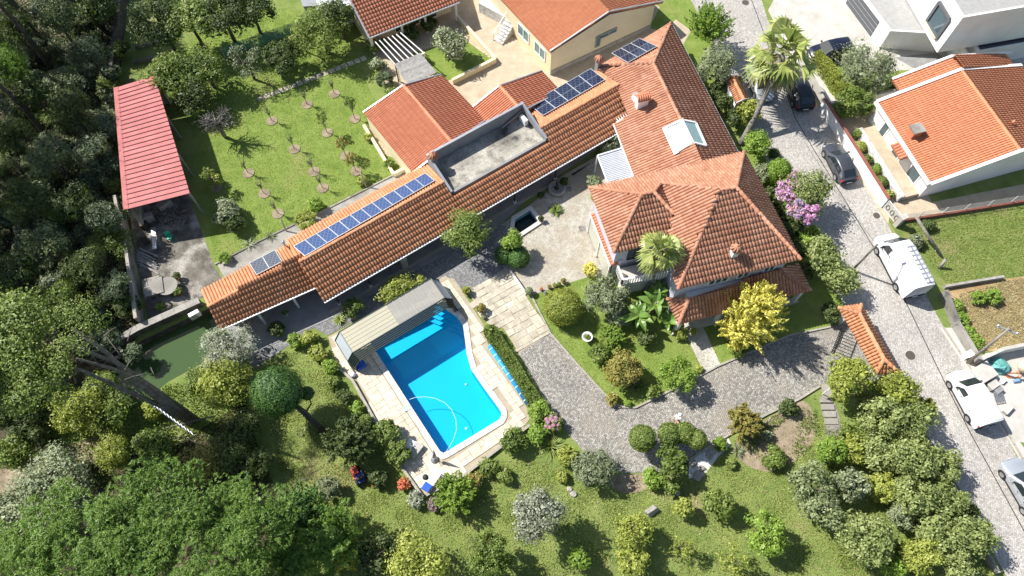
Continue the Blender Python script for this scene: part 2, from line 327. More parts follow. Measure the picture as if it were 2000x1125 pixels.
# kerbs: real steps
def kerb(name, pl, wd, ht, mat, z=0, piece=1.1, label=None):
    """a line of separate kerb stones"""
    k = 0; root = None
    for a, b in zip(pl, pl[1:]):
        L = (b - a).length; n = max(1, round(L / piece))
        for i in range(n):
            p, q = a.lerp(b, (i + .01) / n), a.lerp(b, (i + .985) / n); m = MB().bar(p + Vector((0, 0, z)), q + Vector((0, 0, z)), wd, ht + random.uniform(-.012, .012), off=ht / 2)
            if root is None: root = m.build(name, mat); root['kind'] = 'structure'
            else: m.build('kerb_stone', mat, root)
    return root
kerb('garden_kerb', pts(0, (1036, 575), (1075, 652), (1130, 715), (1180, 770), (1196, 784), (1214, 795), (1240, 797), (1350, 743), (1400, 716), (1540, 656), (1625, 638)), .14, .13, M['kerb_stone'])
kerb('drive_kerb', pts(0, (1290, 928), (1345, 899), (1422, 850), (1500, 808), (1560, 780), (1600, 755)), .16, .16, M['kerb_stone'])
kerb('orchard_kerb', pts(0, (420, 517), (508, 471), (640, 408), (774, 340)), .1, .12, M['concrete_old'])
kerb('street_kerb', pts(0, (1842, 640), (1905, 735), (1965, 842), (2045, 980)), .14, .12, M['kerb_stone'])
# drains and gutters
m = MB(); pl = pts(.0155, (1468, 0), (1554, 232), (1587, 288), (1668, 420), (1761, 573), (1840, 736), (1896, 847), (2010, 1055), (2080, 1200))
for a, b in zip(pl, pl[1:]): m.bar(a, b, .07, .006)
m.build('street_gutter', M['drain_dark'])['kind'] = 'structure'
def slot_drain(a, b, wd): MB().bar(a, b, wd, .02).build('slot_drain', M['drain_dark'])['kind'] = 'structure'
slot_drain(at(1001, 531, .02), at(1031, 572, .02), .16)
slot_drain(at(1117, 341, .03), at(1150, 318, .03), .30)
MB().bar(at(996, 529, .02), at(1028, 575, .02), .2, .10, off=.05).build('drain_edging', M['coping'])['kind'] = 'structure'

# ------------------------------------------------------------------ swimming pool
pe = empty('swimming_pool', at(850, 740, -1.5), 'swimming pool of turquoise water with one curved long side', 'pool')
m = MB(); n = len(POOL); dz = Vector((0, 0, -1.5)); zw = -.10
low = [p + dz for p in POOL]
fl = tessellate_polygon([low])
m.add(low, [t if (low[t[1]] - low[t[0]]).cross(low[t[2]] - low[t[0]]).z > 0 else t[::-1] for t in fl])
for i in range(n): m.poly([POOL[i], POOL[(i + 1) % n], low[(i + 1) % n], low[i]])
m.build('basin', M['pool_shell'], pe)
A, B, C = POOL[2], POOL[3], POOL[4]; inn = (POOL[0] - POOL[1]).normalized(); run = (POOL[2] - POOL[1]).normalized()
for k in range(4):      # entry steps in the corner under the enclosure
    a = POOL[2] - run * (.4 + .42 * k); b = POOL[3] + (POOL[4] - POOL[3]).normalized() * (.05 + .55 * k); c = POOL[3] - run * .02
    ps = [POOL[2] - run * .05, a, b + (a - b).normalized() * .2, b, POOL[3]]
    ps = [Vector((p.x, p.y, -1.49)) for p in ps]
    MB().prism(ps, 1.08 - .27 * k).build('step', M['pool_step'], pe)
wp = [Vector((p.x, p.y, zw)) for p in POOL]
wm = MB().add(wp, [t if (wp[t[1]] - wp[t[0]]).cross(wp[t[2]] - wp[t[0]]).z > 0 else t[::-1] for t in tessellate_polygon([wp])]).build('water', M['pool_water'], pe)
plain('white_plastic', (.8, .8, .79), .4); plain('pale_hose', (.55, .78, .8), .5); plain('blue_fabric', (.02, .10, .50), .8, var=.12); plain('blue_vinyl', (.02, .28, .62), .5, var=.15)
for px, py, r in ((911, 837, .12), (910, 751, .10)): MB().lathe(at(px, py, -1.49), [(r, 0), (r, .03), (r * .6, .05)], 14).build('floor_drain', M['white_plastic'], pe)
# coping stones round the edge, each its own piece
cen = sum(POOL, Vector()) / n
def outset(P, d):
    r = []
    for i in range(len(P)):
        a, b, c = P[i - 1], P[i], P[(i + 1) % len(P)]; n1 = (b - a).normalized(); n2 = (c - b).normalized()
        n1 = Vector((n1.y, -n1.x, 0)); n2 = Vector((n2.y, -n2.x, 0)); k = (n1 + n2).normalized(); r.append(b + k * d / max(.5, k.dot(n1)))
    return r
s_out = 1 if sum((POOL[i - 1].x * POOL[i].y - POOL[i].x * POOL[i - 1].y) for i in range(n)) > 0 else -1
O1 = outset(POOL, s_out * .42); I1 = outset(POOL, -s_out * .03)
for i in range(n):
    a, b, c, d = I1[i], I1[(i + 1) % n], O1[(i + 1) % n], O1[i]; k = max(1, round((b - a).length / .62))
    for j in range(k):
        g = .012 / max((b - a).length, .3)
        q = [a.lerp(b, j / k + g), a.lerp(b, (j + 1) / k - g), d.lerp(c, (j + 1) / k - g), d.lerp(c, j / k + g)]
        MB().prism([p + Vector((0, 0, .03)) for p in q], .06 + random.uniform(0, .004)).build('coping_stone', M['coping'], pe)

# deck: mortar bed and separate pavers in a random pattern
deck = sheet('pool_deck', [p + Vector((0, 0, .03)) for p in DECK], M['mortar'], [[p + Vector((0, 0, .03)) for p in outset(POOL, s_out * .02)]])
u = (POOL[15] - POOL[0]).normalized(); v = Vector((-u.y, u.x, 0)); CL = .46
org = POOL[0] - u * 9 - v * 12; occ = set(); ring = outset(POOL, s_out * .43)
def okp(q): return all(inside(p, DECK) and not inside(p, ring) for p in q)
for i in range(60):
    for j in range(60):
        if (i, j) in occ: continue
        for (wi, wj) in random.sample([(2, 1), (1, 2), (1, 1), (2, 2), (1, 1)], 5) + [(1, 1)]:
            cells = [(i + a, j + b) for a in range(wi) for b in range(wj)]
            if any(c in occ for c in cells): continue
            g = .012; a0 = org + u * (i * CL + g) + v * (j * CL + g); du = u * (wi * CL - 2 * g); dv = v * (wj * CL - 2 * g)
            q = [a0, a0 + du, a0 + du + dv, a0 + dv]
            if okp(q):
                occ.update(cells); zz = random.uniform(0, .006); MB().prism([p + Vector((0, 0, .032)) for p in q], .045 + zz).build('paver', M['paver'], deck); break
# irregular stone slabs of the walk
PATH = pts(.022, (915, 573), (991, 526), (1075, 651), (1014, 690), (984, 642), (952, 630))
walk = sheet('stone_walk', PATH, M['mortar'])
a0, du, dv = at(991, 526, .024), at(1075, 651, .024) - at(991, 526, .024), at(915, 573, .024) - at(991, 526, .024)
L = du.length; ud = du.normalized(); vd = Vector((ud.y, -ud.x, 0)); vd = vd if vd.dot(dv) > 0 else -vd; x = 0; row = 0
while x < L - .1:
    hgt = min(random.uniform(.42, .62), L - x); y = -.05
    while y < 5:
        wd = random.uniform(.5, 1.25); j = lambda: random.uniform(-.03, .03)
        q = [a0 + ud * (x + .015 + j()) + vd * (y + .015), a0 + ud * (x + hgt - .015 + j()) + vd * (y + .015 + j()), a0 + ud * (x + hgt - .015 + j()) + vd * (y + wd - .015 + j()), a0 + ud * (x + .015 + j()) + vd * (y + wd - .015)]
        c = sum(q, Vector()) / 4
        if inside(c, PATH) and sum(inside(p, PATH) for p in q) >= 2: MB().prism(q, .03 + random.uniform(0, .02)).build('slab', M['slab_stone'], walk)
        y += wd
    x += hgt
# stepping stones across the orchard
p0, p1 = at(502, 195, .01), at(716, 112, .01); n_s = 17
for i in range(n_s):
    c = p0.lerp(p1, (i + .5) / n_s); d = (p1 - p0) / n_s * .40; e = Vector((-d.y, d.x, 0)).normalized() * .27
    tag(MB().prism([c - d - e, c + d - e, c + d + e, c - d + e], .03).build('stepping_stone', M['slab_stone']), f'{ORD[i]} flat stepping stone from the left in the line crossing the orchard lawn', 'stepping stone', 'stepping stones across the orchard')
# ------------------------------------------------------------------ tiled roofs
def tile_mat(name, cols, lichen=None, isl=.16):
    m, T, b = new_mat(name); g = T.node('ShaderNodeNewGeometry'); P = g.outputs['Position']; oi = T.node('ShaderNodeObjectInfo').outputs['Random']
    r = T.math('FRACT', T.math('ADD', g.outputs['Random Per Island'], oi), 0)
    r = T.math('ADD', T.math('MULTIPLY', r, .36), T.math('MULTIPLY', T.noise(P, .5, 6, .65), .66))
    k = len(cols); c = T.ramp(r, [(.2 + .62 * i / (k - 1), q) for i, q in enumerate(cols)])
    if lichen:
        c = T.mix(T.ramp(T.noise(P, 2.6, 6, .75), [(.54, (0, 0, 0)), (.76, (.6, .6, .6))]), c, lichen)
        c = T.mix(T.ramp(T.noise(P, 1.1, 7, .7), [(.56, (0, 0, 0)), (.74, (.55, .55, .55))]), c, tuple(q * .5 for q in cols[0]))
        c = T.mix(T.ramp(T.noise(P, 9, 4, .7), [(.58, (0, 0, 0)), (.8, (.5, .5, .5))]), c, tuple(q * .45 for q in cols[0]))
    T.l.new(c, b.inputs['Base Color']); b.inputs['Roughness'].default_value = .8; b.inputs['Specular IOR Level'].default_value = .3
    bn = T.node('ShaderNodeBump'); bn.inputs['Strength'].default_value = .25; bn.inputs['Distance'].default_value = .02; T.l.new(T.noise(P, 25, 3, .7), bn.inputs['Height']); T.l.new(bn.outputs[0], b.inputs['Normal'])
    return m
tile_mat('tile_aged', [(.31, .135, .08), (.385, .178, .108), (.45, .225, .14), (.51, .28, .188)], (.47, .345, .26))
tile_mat('tile_wing', [(.42, .17, .08), (.49, .215, .106), (.54, .255, .132), (.58, .3, .168)], (.52, .35, .24))
tile_mat('tile_new', [(.47, .175, .085), (.52, .21, .108), (.57, .25, .135)])
tile_mat('tile_red', [(.46, .165, .09), (.52, .2, .112), (.57, .24, .14)])
tile_mat('tile_salmon', [(.49, .185, .1), (.55, .225, .125), (.6, .265, .155)])
TILE = {}
def tile_data(cw, rl, mat):
    key = (cw, rl, mat)
    if key not in TILE:
        xs = [-.5, -.415, -.385, -.2, .15, .335, .365, .5]; zs = [-.075, -.075, .03, .06, .06, .03, -.075, -.075]; t = .024
        V = []; n = len(xs)
        for y, dz in ((-.53 * rl, t), (.53 * rl, 0)):
            V += [(x * cw * 1.0, y, z + dz) for x, z in zip(xs, zs)]
        V += [(x * cw, -.53 * rl, z - .004) for x, z in zip(xs, zs)]
        F = [(i, i + 1, n + i + 1, n + i) for i in range(n - 1)] + [(2 * n + i, 2 * n + i + 1, i + 1, i) for i in range(n - 1)]
        me = mesh_np('tile', V, F); me.materials.append(M[mat])
        TILE[key] = (me, np.array(V), np.array(F))
    return TILE[key]
CAP = {}
def cap_data(L, r, mat):
    key = (L, r, mat)
    if key not in CAP:
        V = []; n = 7
        for y, s in ((-.55 * L, 1.08), (.5 * L, .92)):
            V += [(r * s * math.cos(math.pi * k / (n - 1)), y, r * s * math.sin(math.pi * k / (n - 1)) * .8) for k in range(n)]
        V += [(v[0] * .85, v[1], v[2] * .8) for v in V[:n]]
        F = [(i + 1, i, n + i, n + i + 1) for i in range(n - 1)] + [(i, i + 1, 2 * n + i + 1, 2 * n + i) for i in range(n - 1)]
        me = mesh_np('ridge_tile', V, F); me.materials.append(M[mat]); CAP[key] = me
    return CAP[key]
def plane(a, b, c): n = (Vector(b) - Vector(a)).cross(Vector(c) - Vector(a)).normalized(); n = n if n.z > 0 else -n; return Vector(a), n
def on(px, py, pl):
    """where the sight line of a survey pixel meets a roof plane"""
    o = cam.location; d = at(px, py, 0) - o; p, n = pl; return o + d * ((p - o).dot(n) / d.dot(n))
def drop(p, pl): q, n = pl; return Vector((p.x, p.y, q.z - (n.x * (p.x - q.x) + n.y * (p.y - q.y)) / n.z))
def roof(parent, slopes, mat, caps=(), cw=.25, rl=.45, over=.0, nmax=300, skip=None, deckmat=None, name='roof', deck_t=.12):
    """slopes: [(polygon, eave_a, eave_b)]; lays real tiles column by column on every slope"""
    dk = MB(); allm = []; me, TV, TF = tile_data(cw, rl, mat)
    for poly, ea, eb in slopes:
        poly = [Vector(p) for p in poly]; nn = Vector()
        for i in range(len(poly)): nn += poly[i].cross(poly[(i + 1) % len(poly)])
        nn = Vector((0, 0, 0))
        for i in range(1, len(poly) - 1): nn += (poly[i] - poly[0]).cross(poly[i + 1] - poly[0])
        nn.normalize()
        if nn.z < 0: poly = poly[::-1]; nn = -nn
        dk.hull([p - nn * (.10 + deck_t) for p in poly], [p - nn * .10 for p in poly])
        e = (Vector(eb) - Vector(ea)).normalized(); s = nn.cross(e)
        cen = sum(poly, Vector()) / len(poly)
        if s.z < 0: e = -e; s = nn.cross(e)
        q2 = [((p - ea).dot(e), (p - ea).dot(s)) for p in poly]; x0, x1 = min(q[0] for q in q2), max(q[0] for q in q2); y0, y1 = min(q[1] for q in q2), max(q[1] for q in q2)
        nc = max(1, round((x1 - x0) / cw)); w_ = (x1 - x0) / nc; nr = max(1, round((y1 - y0) / rl)); h_ = (y1 - y0) / nr
        for i in range(nc):
            for j in range(nr):
                x, y = x0 + (i + .5) * w_, y0 + (j + .5) * h_
                if not inside((x, y), q2): continue
                p = Vector(ea) + e * x + s * y
                if skip and skip(p): continue
                t = random.gauss(0, .012); a = e.copy(); b = (s + nn * random.gauss(0, .012) + e * t).normalized(); c = a.cross(b).normalized(); a = b.cross(c)
                Mx = Matrix((a * (w_ / cw), b * (h_ / rl), c)).transposed().to_4x4(); Mx.translation = p + nn * random.uniform(-.004, .006); allm.append(Mx)
    ro = dk.build(name, M[deckmat or mat], parent); o0 = wloc(ro)
    allm.sort(key=lambda m_: depth(m_.translation))
    for m_ in allm[:nmax]:
        o = bpy.data.objects.new('tile', me); COL.objects.link(o); o.parent = ro; m2 = m_.copy(); m2.translation -= o0; o.matrix_local = m2
    rest = allm[nmax:]
    if rest:
        A = np.array([[list(r) for r in m_] for m_ in rest]); V = np.einsum('nij,vj->nvi', A[:, :3, :3], TV) + A[:, None, :3, 3] - np.array(o0)
        k = len(TV); F = (TF[None] + (np.arange(len(rest)) * k)[:, None, None]).reshape(-1, 4)
        o = link('roof_tiles', mesh_np('roof_tiles', V.reshape(-1, 3), F), M[mat], ro); o['kind'] = 'stuff'
    cm = cap_data(.42, .15, mat)
    for a, b in caps:
        a, b = Vector(a), Vector(b); d = b - a; n_ = max(1, round(d.length / .42)); y = d.normalized(); x = y.cross(Vector((0, 0, 1))).normalized(); z = x.cross(y)
        for i in range(n_):
            Mx = Matrix((x, y * (d.length / n_ / .42), z)).transposed().to_4x4(); Mx.translation = a.lerp(b, (i + .5) / n_) + z * (.02 + random.uniform(-.008, .008)) + x * random.uniform(-.012, .012) - o0
            o = bpy.data.objects.new('ridge_tile', cm); COL.objects.link(o); o.parent = ro; o.matrix_local = Mx
    return ro
def walls(parent, foot, z0, z1, mat, name='wall'):
    return MB().prism([Vector((p.x, p.y, z0)) for p in foot], z1 - z0).build(name, mat, parent)
def opening(parent, a, b, z0, z1, out, name='window', frame='white_plastic', pane='window_glass', mull=1, fw=.07):
    """a window in a vertical wall between ground points a and b (left to right), facing out: frame and separate panes"""
    a, b, out = Vector(a), Vector(b), Vector(out).normalized(); d = b - a; m = MB(); o_ = out * .03
    A = lambda t, z: Vector((a.x + d.x * t, a.y + d.y * t, z)) + o_
    m.bar(A(0, z0), A(1, z0), .1, fw, off=fw / 2); m.bar(A(0, z1), A(1, z1), .1, fw, off=-fw / 2)
    for t in [0] + [(i + 1) / (mull + 1) for i in range(mull)] + [1]: m.bar(A(t, z0 + fw), A(t, z1 - fw), .1, fw, up=out)
    f = m.build(name, M[frame], parent)
    for i in range(mull + 1):
        t0, t1 = i / (mull + 1), (i + 1) / (mull + 1)
        MB().poly([A(t0, z0) - out * .005, A(t1, z0) - out * .005, A(t1, z1) - out * .005, A(t0, z1) - out * .005]).build('pane', M[pane], f)
    return f
plain('window_glass', (.05, .09, .11), .06, 0, .9); plain('teal_glass', (.10, .2, .21), .08, 0, .9); plain('white_paint', (.80, .79, .77), .5); plain('grey_metal', (.32, .33, .34), .45, .5)
plain('zinc', (.5, .52, .54), .4, .6); plain('dark_wood', (.05, .035, .025), .7); plain('garage_grey', (.10, .105, .115), .45); plain('roof_felt', (.33, .325, .31), .9, var=.1)
plain('terrace_seal', (.40, .38, .33), .9, var=.2)
surf('lattice_tile', [(.42, .42, .5), (.52, .52, .6), (.6, .6, .66)], 14, .5, .1, 30, .15)
def gable_frame(o, ang): u_ = Vector((math.cos(ang), math.sin(ang), 0)); return Vector(o), u_, Vector((-u_.y, u_.x, 0))

# ------------------------------------------------------------------ the long wing with the portico
WA = R(34.3); wu = Vector((math.cos(WA), math.sin(WA), 0)); wv = Vector((-math.sin(WA), math.cos(WA), 0))   # wv points away from the courtyard
def wl(p): return p.dot(wu), p.dot(wv)
def wp_(s, t, z): q = wu * s + wv * t; return Vector((q.x, q.y, z))
ZE, ZR, ZB = 2.4, 3.55, 2.75
rM = [wl(at(588, 513, ZR)), wl(at(879, 352, ZR)), wl(at(1056, 248, ZR)), wl(at(1202, 163, ZR))]; tR = sum(q[1] for q in rM) / 4
fM = [wl(at(637, 592, ZE)), wl(at(980, 386, ZE)), wl(at(1190, 267, ZE))]; tF = sum(q[1] for q in fM) / 3
bM = [wl(at(579, 468, ZB)), wl(at(827, 327, ZB)), wl(at(1032, 208, ZB)), wl(at(1150, 137, ZB))]; tB = sum(q[1] for q in bM) / 4
s0, s1 = fM[0][0] - .1, rM[3][0] + .2; sT0 = wl(at(845, 325, 3.6))[0]; sT1 = wl(at(1045, 235, 4.4))[0] + .3
wing = empty('portico_wing', wp_(s0 + 8, tR, 0), 'long low wing with orange tiled roof and open portico facing the courtyard', 'building')
tC = tF + (tR - tF) * .60          # how far the flat terrace is cut into the front slope
zC = ZE + (ZR - ZE) * .60
front = [wp_(s0, tF, ZE), wp_(s1 + .4, tF, ZE), wp_(s1, tR, ZR), wp_(sT1, tR, ZR), wp_(sT1, tC, zC), wp_(sT0, tC, zC), wp_(sT0, tR, ZR), wp_(s0, tR, ZR)]
b1 = [wp_(s0, tB, ZB), wp_(s0, tR, ZR), wp_(sT0, tR, ZR), wp_(sT0, tB, ZB)]; b2 = [wp_(sT1, tB, ZB), wp_(sT1, tR, ZR), wp_(s1, tR, ZR), wp_(s1, tB, ZB)]
def sub_front():        # the L-shaped front slope as three convex pieces
    return [([wp_(s0, tF, ZE), wp_(s1 + .4, tF, ZE), wp_(s1 + .25, tC, zC), wp_(s0, tC, zC)], front[0], front[1]),
            ([wp_(s0, tC, zC), wp_(sT0, tC, zC), wp_(sT0, tR, ZR), wp_(s0, tR, ZR)], front[0], front[1]),
            ([wp_(sT1, tC, zC), wp_(s1 + .25, tC, zC), wp_(s1, tR, ZR), wp_(sT1, tR, ZR)], front[0], front[1])]
roof(wing, sub_front() + [(b1, b1[0], b1[3]), (b2, b2[0], b2[3])], 'tile_wing', [(wp_(s0, tR, ZR), wp_(sT0, tR, ZR)), (wp_(sT1, tR, ZR), wp_(s1, tR, ZR))], .25, .45)
tW = tF + 2.3               # the wall behind the portico
walls(wing, [wp_(s0 + .3, tW, 0), wp_(s1 - .3, tW, 0), wp_(s1 - .3, tB + .25, 0), wp_(s0 + .3, tB + .25, 0)], 0, 2.35, M['wall_white'])
MB().bar(wp_(s0, tF - .07, ZE - .04), wp_(s1 - 1, tF - .07, ZE - .04), .12, .10).build('gutter', M['white_paint'], wing)
MB().bar(wp_(s0, tF + .35, ZE - .12), wp_(s1 - 1, tF + .35, ZE - .12), .16, .2).build('beam', M['dark_wood'], wing)
for px, py in ((667, 600), (729, 566), (1010, 402), (1090, 357)):
    b = at(px, py); s_, t_ = wl(b); b = wp_(s_, tF + .35, 0)
    c = MB().tube([b + Vector((0, 0, .25)), b + Vector((0, 0, 2.25))], .07, 10).build('post', M['dark_metal'], wing); MB().box(b + Vector((0, 0, .13)), (.24, .24, .26), WA).build('post_base', M['white_paint'], c)
b = wp_(wl(at(791, 520))[0], tF + .4, 0); MB().box(b + Vector((0, 0, 1.1)), (.55, .45, 2.2), WA).build('stone_pier', M['granite'], wing)
MB().bar(wp_(s0, tF + .1, .05), wp_(s1 - .5, tF + .1, .05), .28, .09).build('step_edge', M['kerb_stone'], wing)
for s_ in np.linspace(s0 + 3, s1 - 3, 8):
    opening(wing, wp_(s_ - .55, tW, 0), wp_(s_ + .55, tW, 0), .1, 2.1, -wv, 'door', 'dark_wood', 'window_glass', 0)
# flat terrace cut into the roof
ZT, ZP = 2.85, 4.25; tP = wl(at(1015, 203, ZP))[1]; tPf = wl(at(888, 372, zC + .1))[1]
te = empty('roof_terrace', wp_((sT0 + sT1) / 2, (tP + tPf) / 2, 2.4), 'grey walled flat roof terrace set into the long tiled wing', 'terrace')
MB().prism([wp_(sT0, tPf - .1, 2.4), wp_(sT1, tPf - .1, 2.4), wp_(sT1, tP, 2.4), wp_(sT0, tP, 2.4)], ZT - 2.4).build('slab', M['concrete_grey'], te)
wd = (tP - .15 - tPf) ; nu = 12; nv_ = 4
for i in range(nu):
    for j in range(nv_):
        a = sT0 + .16 + (sT1 - sT0 - .32) * i / nu; b = sT0 + .16 + (sT1 - sT0 - .32) * (i + 1) / nu - .015; c = tPf + .22 + (wd - .25) * j / nv_; d = tPf + .22 + (wd - .25) * (j + 1) / nv_ - .015
        MB().prism([wp_(a, c, ZT), wp_(b, c, ZT), wp_(b, d, ZT), wp_(a, d, ZT)], .02 + random.uniform(0, .006)).build('paving_slab', M['terrace_floor'], te)
MB().bar(wp_(sT0, tP - .07, ZT + .0), wp_(sT1, tP - .07, ZT), .15, ZP - ZT, off=(ZP - ZT) / 2).build('parapet', M['wall_grey'], te)
MB().bar(wp_(sT0 - .04, tP - .07, ZP + .002), wp_(sT1 + .04, tP - .07, ZP + .002), .22, .05, off=.025).build('parapet_cap', M['zinc'], te)
for sx in (sT0 + .075, sT1 - .075):
    q = [wp_(sx, tP - .16, 2.6), wp_(sx, tPf - .05, 2.6), wp_(sx, tPf - .05, zC + .22), wp_(sx, tP - .16, ZP - .01)]
    MB().hull([p - wu * .075 for p in q], [p + wu * .075 for p in q]).build('side_wall', M['wall_grey'], te)
    MB().bar(wp_(sx, tPf - .05, zC + .24), wp_(sx, tP - .2, ZP + .02), .2, .04).build('wall_cap', M['zinc'], te)
MB().bar(wp_(sT0 + .16, tPf, ZT), wp_(sT1 - .16, tPf, ZT), .2, .3, off=.15).build('kerb_wall', M['concrete_grey'], te)
plain('ac_white', (.74, .74, .72), .5)
def ac_unit(c, rz, label):
    e = empty('air_conditioner', c, label, 'air conditioner'); M3 = Matrix.Rotation(rz, 3, 'Z')
    MB().box(Vector(c) + Vector((0, 0, .36)), (.85, .36, .66), rz).build('casing', M['ac_white'], e, .02)
    f = Vector(c) + M3 @ Vector((-.12, -.185, .36)); m = MB()
    for k in range(7): m.bar(f + M3 @ Vector((-.26, 0, -.24 + .08 * k)), f + M3 @ Vector((.26, 0, -.24 + .08 * k)), .01, .02)
    m.build('grille', M['dark_metal'], e); return e
ac_unit(wp_(sT1 - .55, tP - 1.0, ZT + .03), WA + R(90), 'white air conditioning unit standing in the corner of the grey roof terrace')
# the lower western end of the wing
wA2 = R(32.6); xu = Vector((math.cos(wA2), math.sin(wA2), 0)); xv = Vector((-xu.y, xu.x, 0)); ZR2, ZE2, ZB2 = 3.2, 2.25, 2.5
wr0, wr1 = at(406, 599, ZR2), at(583, 504, ZR2); wf0, wf1 = at(429, 644, ZE2), at(619, 560, ZE2); wb0, wb1 = at(392, 567, ZB2), at(574, 471, ZB2)
wr1 += (wr1 - wr0).normalized() * .3; wf1 += (wf1 - wf0).normalized() * .5; wb1 += (wb1 - wb0).normalized() * .4
we = empty('western_wing', (wr0 + wr1) / 2 - Vector((0, 0, ZR2)), 'lower western end of the long tiled wing beside the green pond', 'building')
pl = plane(wf0, wf1, wr0); pb = plane(wb0, wb1, wr0)
roof(we, [([wf0, wf1, drop(wr1, pl), wr0], wf0, wf1), ([wb0, wr0, drop(wr1, pb), wb1], wb0, wb1)], 'tile_wing', [(wr0, wr1)], .25, .45)
ii = lambda p, k: p.lerp((wr0 + wr1 + wf0 + wf1 + wb0 + wb1) / 6, k)
walls(we, [ii(wb0, .1), ii(wb1, .03), ii(wr1.lerp(wf1, .2), .03), ii(wr0.lerp(wf0, .2), .1)], -.6, 2.25, M['wall_white'])
MB().bar(wf0 - xv * .07, wf1 - xv * .07, .12, .1).build('gutter', M['white_paint'], we)
for px, py in ((519, 632), (584, 600)):
    b = at(px, py); MB().box(b + Vector((0, 0, 1.05)), (.18, .18, 2.1), wA2).build('post', M['white_paint'], we)
MB().bar(wf1 + Vector((0, 0, .05)), wr1 + Vector((0, 0, .08)), .14, .14).build('verge_cap', M['white_paint'], we)

# ------------------------------------------------------------------ two orange annexes behind the wing
def gable(name, label, La, Lb, Ra_, Rb, Ga, Gb, mat, wall, base=0, over=.25, cw=.22, rl=.42, nmax=300, trim=True):
    """left eave La-Lb, right eave Ra-Rb, ridge Ga-Gb"""
    La, Lb, Ra_, Rb, Ga, Gb = map(Vector, (La, Lb, Ra_, Rb, Ga, Gb)); c = (La + Lb + Ra_ + Rb) / 4
    e = empty(name, (c.x, c.y, base), label, 'building')
    p1 = plane(La, Lb, Ga); p2 = plane(Ra_, Rb, Ga); g2 = drop(Gb, p1)
    roof(e, [([La, Lb, g2, Ga], La, Lb), ([Ra_, Ga, g2, Rb], Ra_, Rb)], mat, [(Ga, g2)], cw, rl, nmax=nmax)
    if wall:
        k = lambda p: p.lerp(c, .035); b_ = [k(p) for p in (La, Lb, Rb, Ra_)]; bo = [Vector((p.x, p.y, base)) for p in b_]; m = MB(); n = Vector((0, 0, -.2)); tp = [p + n for p in b_]; ga, gb = k(Ga) + n, k(g2) + n
        m.add(bo + tp + [ga, gb], [(0, 1, 5, 4), (3, 2, 6, 7)[::-1], (1, 2, 6, 9, 5), (0, 4, 8, 7, 3)]); m.build('wall', M[wall], e)
    if trim:
        for a, b in ((La, Ga), (Ga, Ra_), (Lb, g2), (g2, Rb)): MB().bar(a + Vector((0, 0, .07)), b + Vector((0, 0, .07)), .10, .12).build('verge', M['zinc'], e)
    return e
gable('garden_annex', 'orange tiled annex with cream walls beside the orchard lawn', at(710, 220, 2.5), at(806, 338, 2.5), at(862, 146, 2.5), at(948, 236, 2.5), at(788, 167, 3.7), at(884, 280, 3.7), 'tile_red', 'wall_cream')
gable('small_annex', 'smaller orange tiled annex between the grey terrace and the ochre yard', at(924, 209, 2.5), at(968, 262, 2.5), at(1058, 139, 2.5), at(1096, 180, 2.5), at(976, 168, 3.5), at(1020, 218, 3.5), 'tile_red', 'wall_cream')

# ------------------------------------------------------------------ villa: rear range
ZE, ZR = 2.9, 4.7
N0, E1 = at(1310, 44, ZE), at(1441, 298, ZE); K0 = at(1276, 124, ZR); K1 = at(1370, 318, ZR)
rear = empty('villa_rear_range', at(1330, 215, 0), 'one storey rear range of the villa with hipped terracotta roof and skylight', 'building')
pR = plane(N0, E1, K0); K1 = drop(K1, pR); E1b = E1 + (E1 - N0).normalized() * 1.2; K1b = drop(K1 + (K1 - K0).normalized() * 1.0, pR)
L0 = at(1170, 130, ZE); W0 = at(1199, 241, ZE); W1 = at(1240, 348, ZE); wdir = (W1 - W0).normalized(); pL = plane(W0, W1, K0)
W1b = W1 + wdir * 1.2
Lq = W0 - wdir * ((W0 - at(1212, 176, ZE)).dot(wdir))
pBk = plane(N0, L0, K0)
L1 = on(1228, 224, pL); L2 = on(1210, 172, pL)
SKYL = [on(1299, 252, pL), K0.lerp(K1, .60), K0.lerp(K1, .82), on(1321, 300, pL)]
SKR = [K0.lerp(K1, .60), on(1357, 242, pR), on(1377, 287, pR), K0.lerp(K1, .82)]
roof(rear, [([N0, E1b, drop(K1b, pR), K0], N0, E1), ([W0, W1b, drop(K1b, pL), K0, on(1172, 133, pL), L2, L1], W0, W1), ([N0, K0, L0 + Vector((0, 0, .1))], N0, L0)], 'tile_aged',
     [(K0, N0), (K0, K1), (K0, L0 + Vector((0, 0, .1)))], .25, .45, skip=lambda p: inside(p, SKYL) or inside(p, SKR))
cen = (N0 + E1 + W1 + L0) / 4; f = [p.lerp(cen, .06) for p in (N0, E1b, W1b, W0, L0)]
walls(rear, f, 0, ZE - .15, M['wall_white'])
MB().bar(N0 + (E1 - N0).normalized() * .2 + Vector((.06, 0, -.06)), E1 + Vector((.06, 0, -.06)), .1, .1).build('gutter', M['white_paint'], rear)
MB().bar(W0 + Vector((-.05, 0, -.06)), W1 + Vector((-.05, 0, -.06)), .1, .1).build('gutter', M['white_paint'], rear)
plain('skylight_glass', (.62, .66, .66), .12, 0, .8); plain('skylight_teal', (.22, .33, .34), .1, 0, .8)
sk = empty('skylight', (SKYL[1] + SKYL[2]) / 2, 'white framed glass skylight straddling the ridge of the rear roof', 'skylight')
for Q, pl_, gm_ in ((SKYL, pL, 'skylight_glass'), (SKR, pR, 'skylight_teal')):
    q = [Vector(p) + pl_[1] * .12 for p in Q]; up = pl_[1]
    MB().hull([p - up * .2 for p in q], [p + up * .02 for p in q]).build('pane', M[gm_], sk)
    m = MB()
    for a, b in zip(q, q[1:] + q[:1]): m.bar(a + up * .04, b + up * .04, .16, .14, up=up)
    m.build('frame', M['white_paint'], sk)
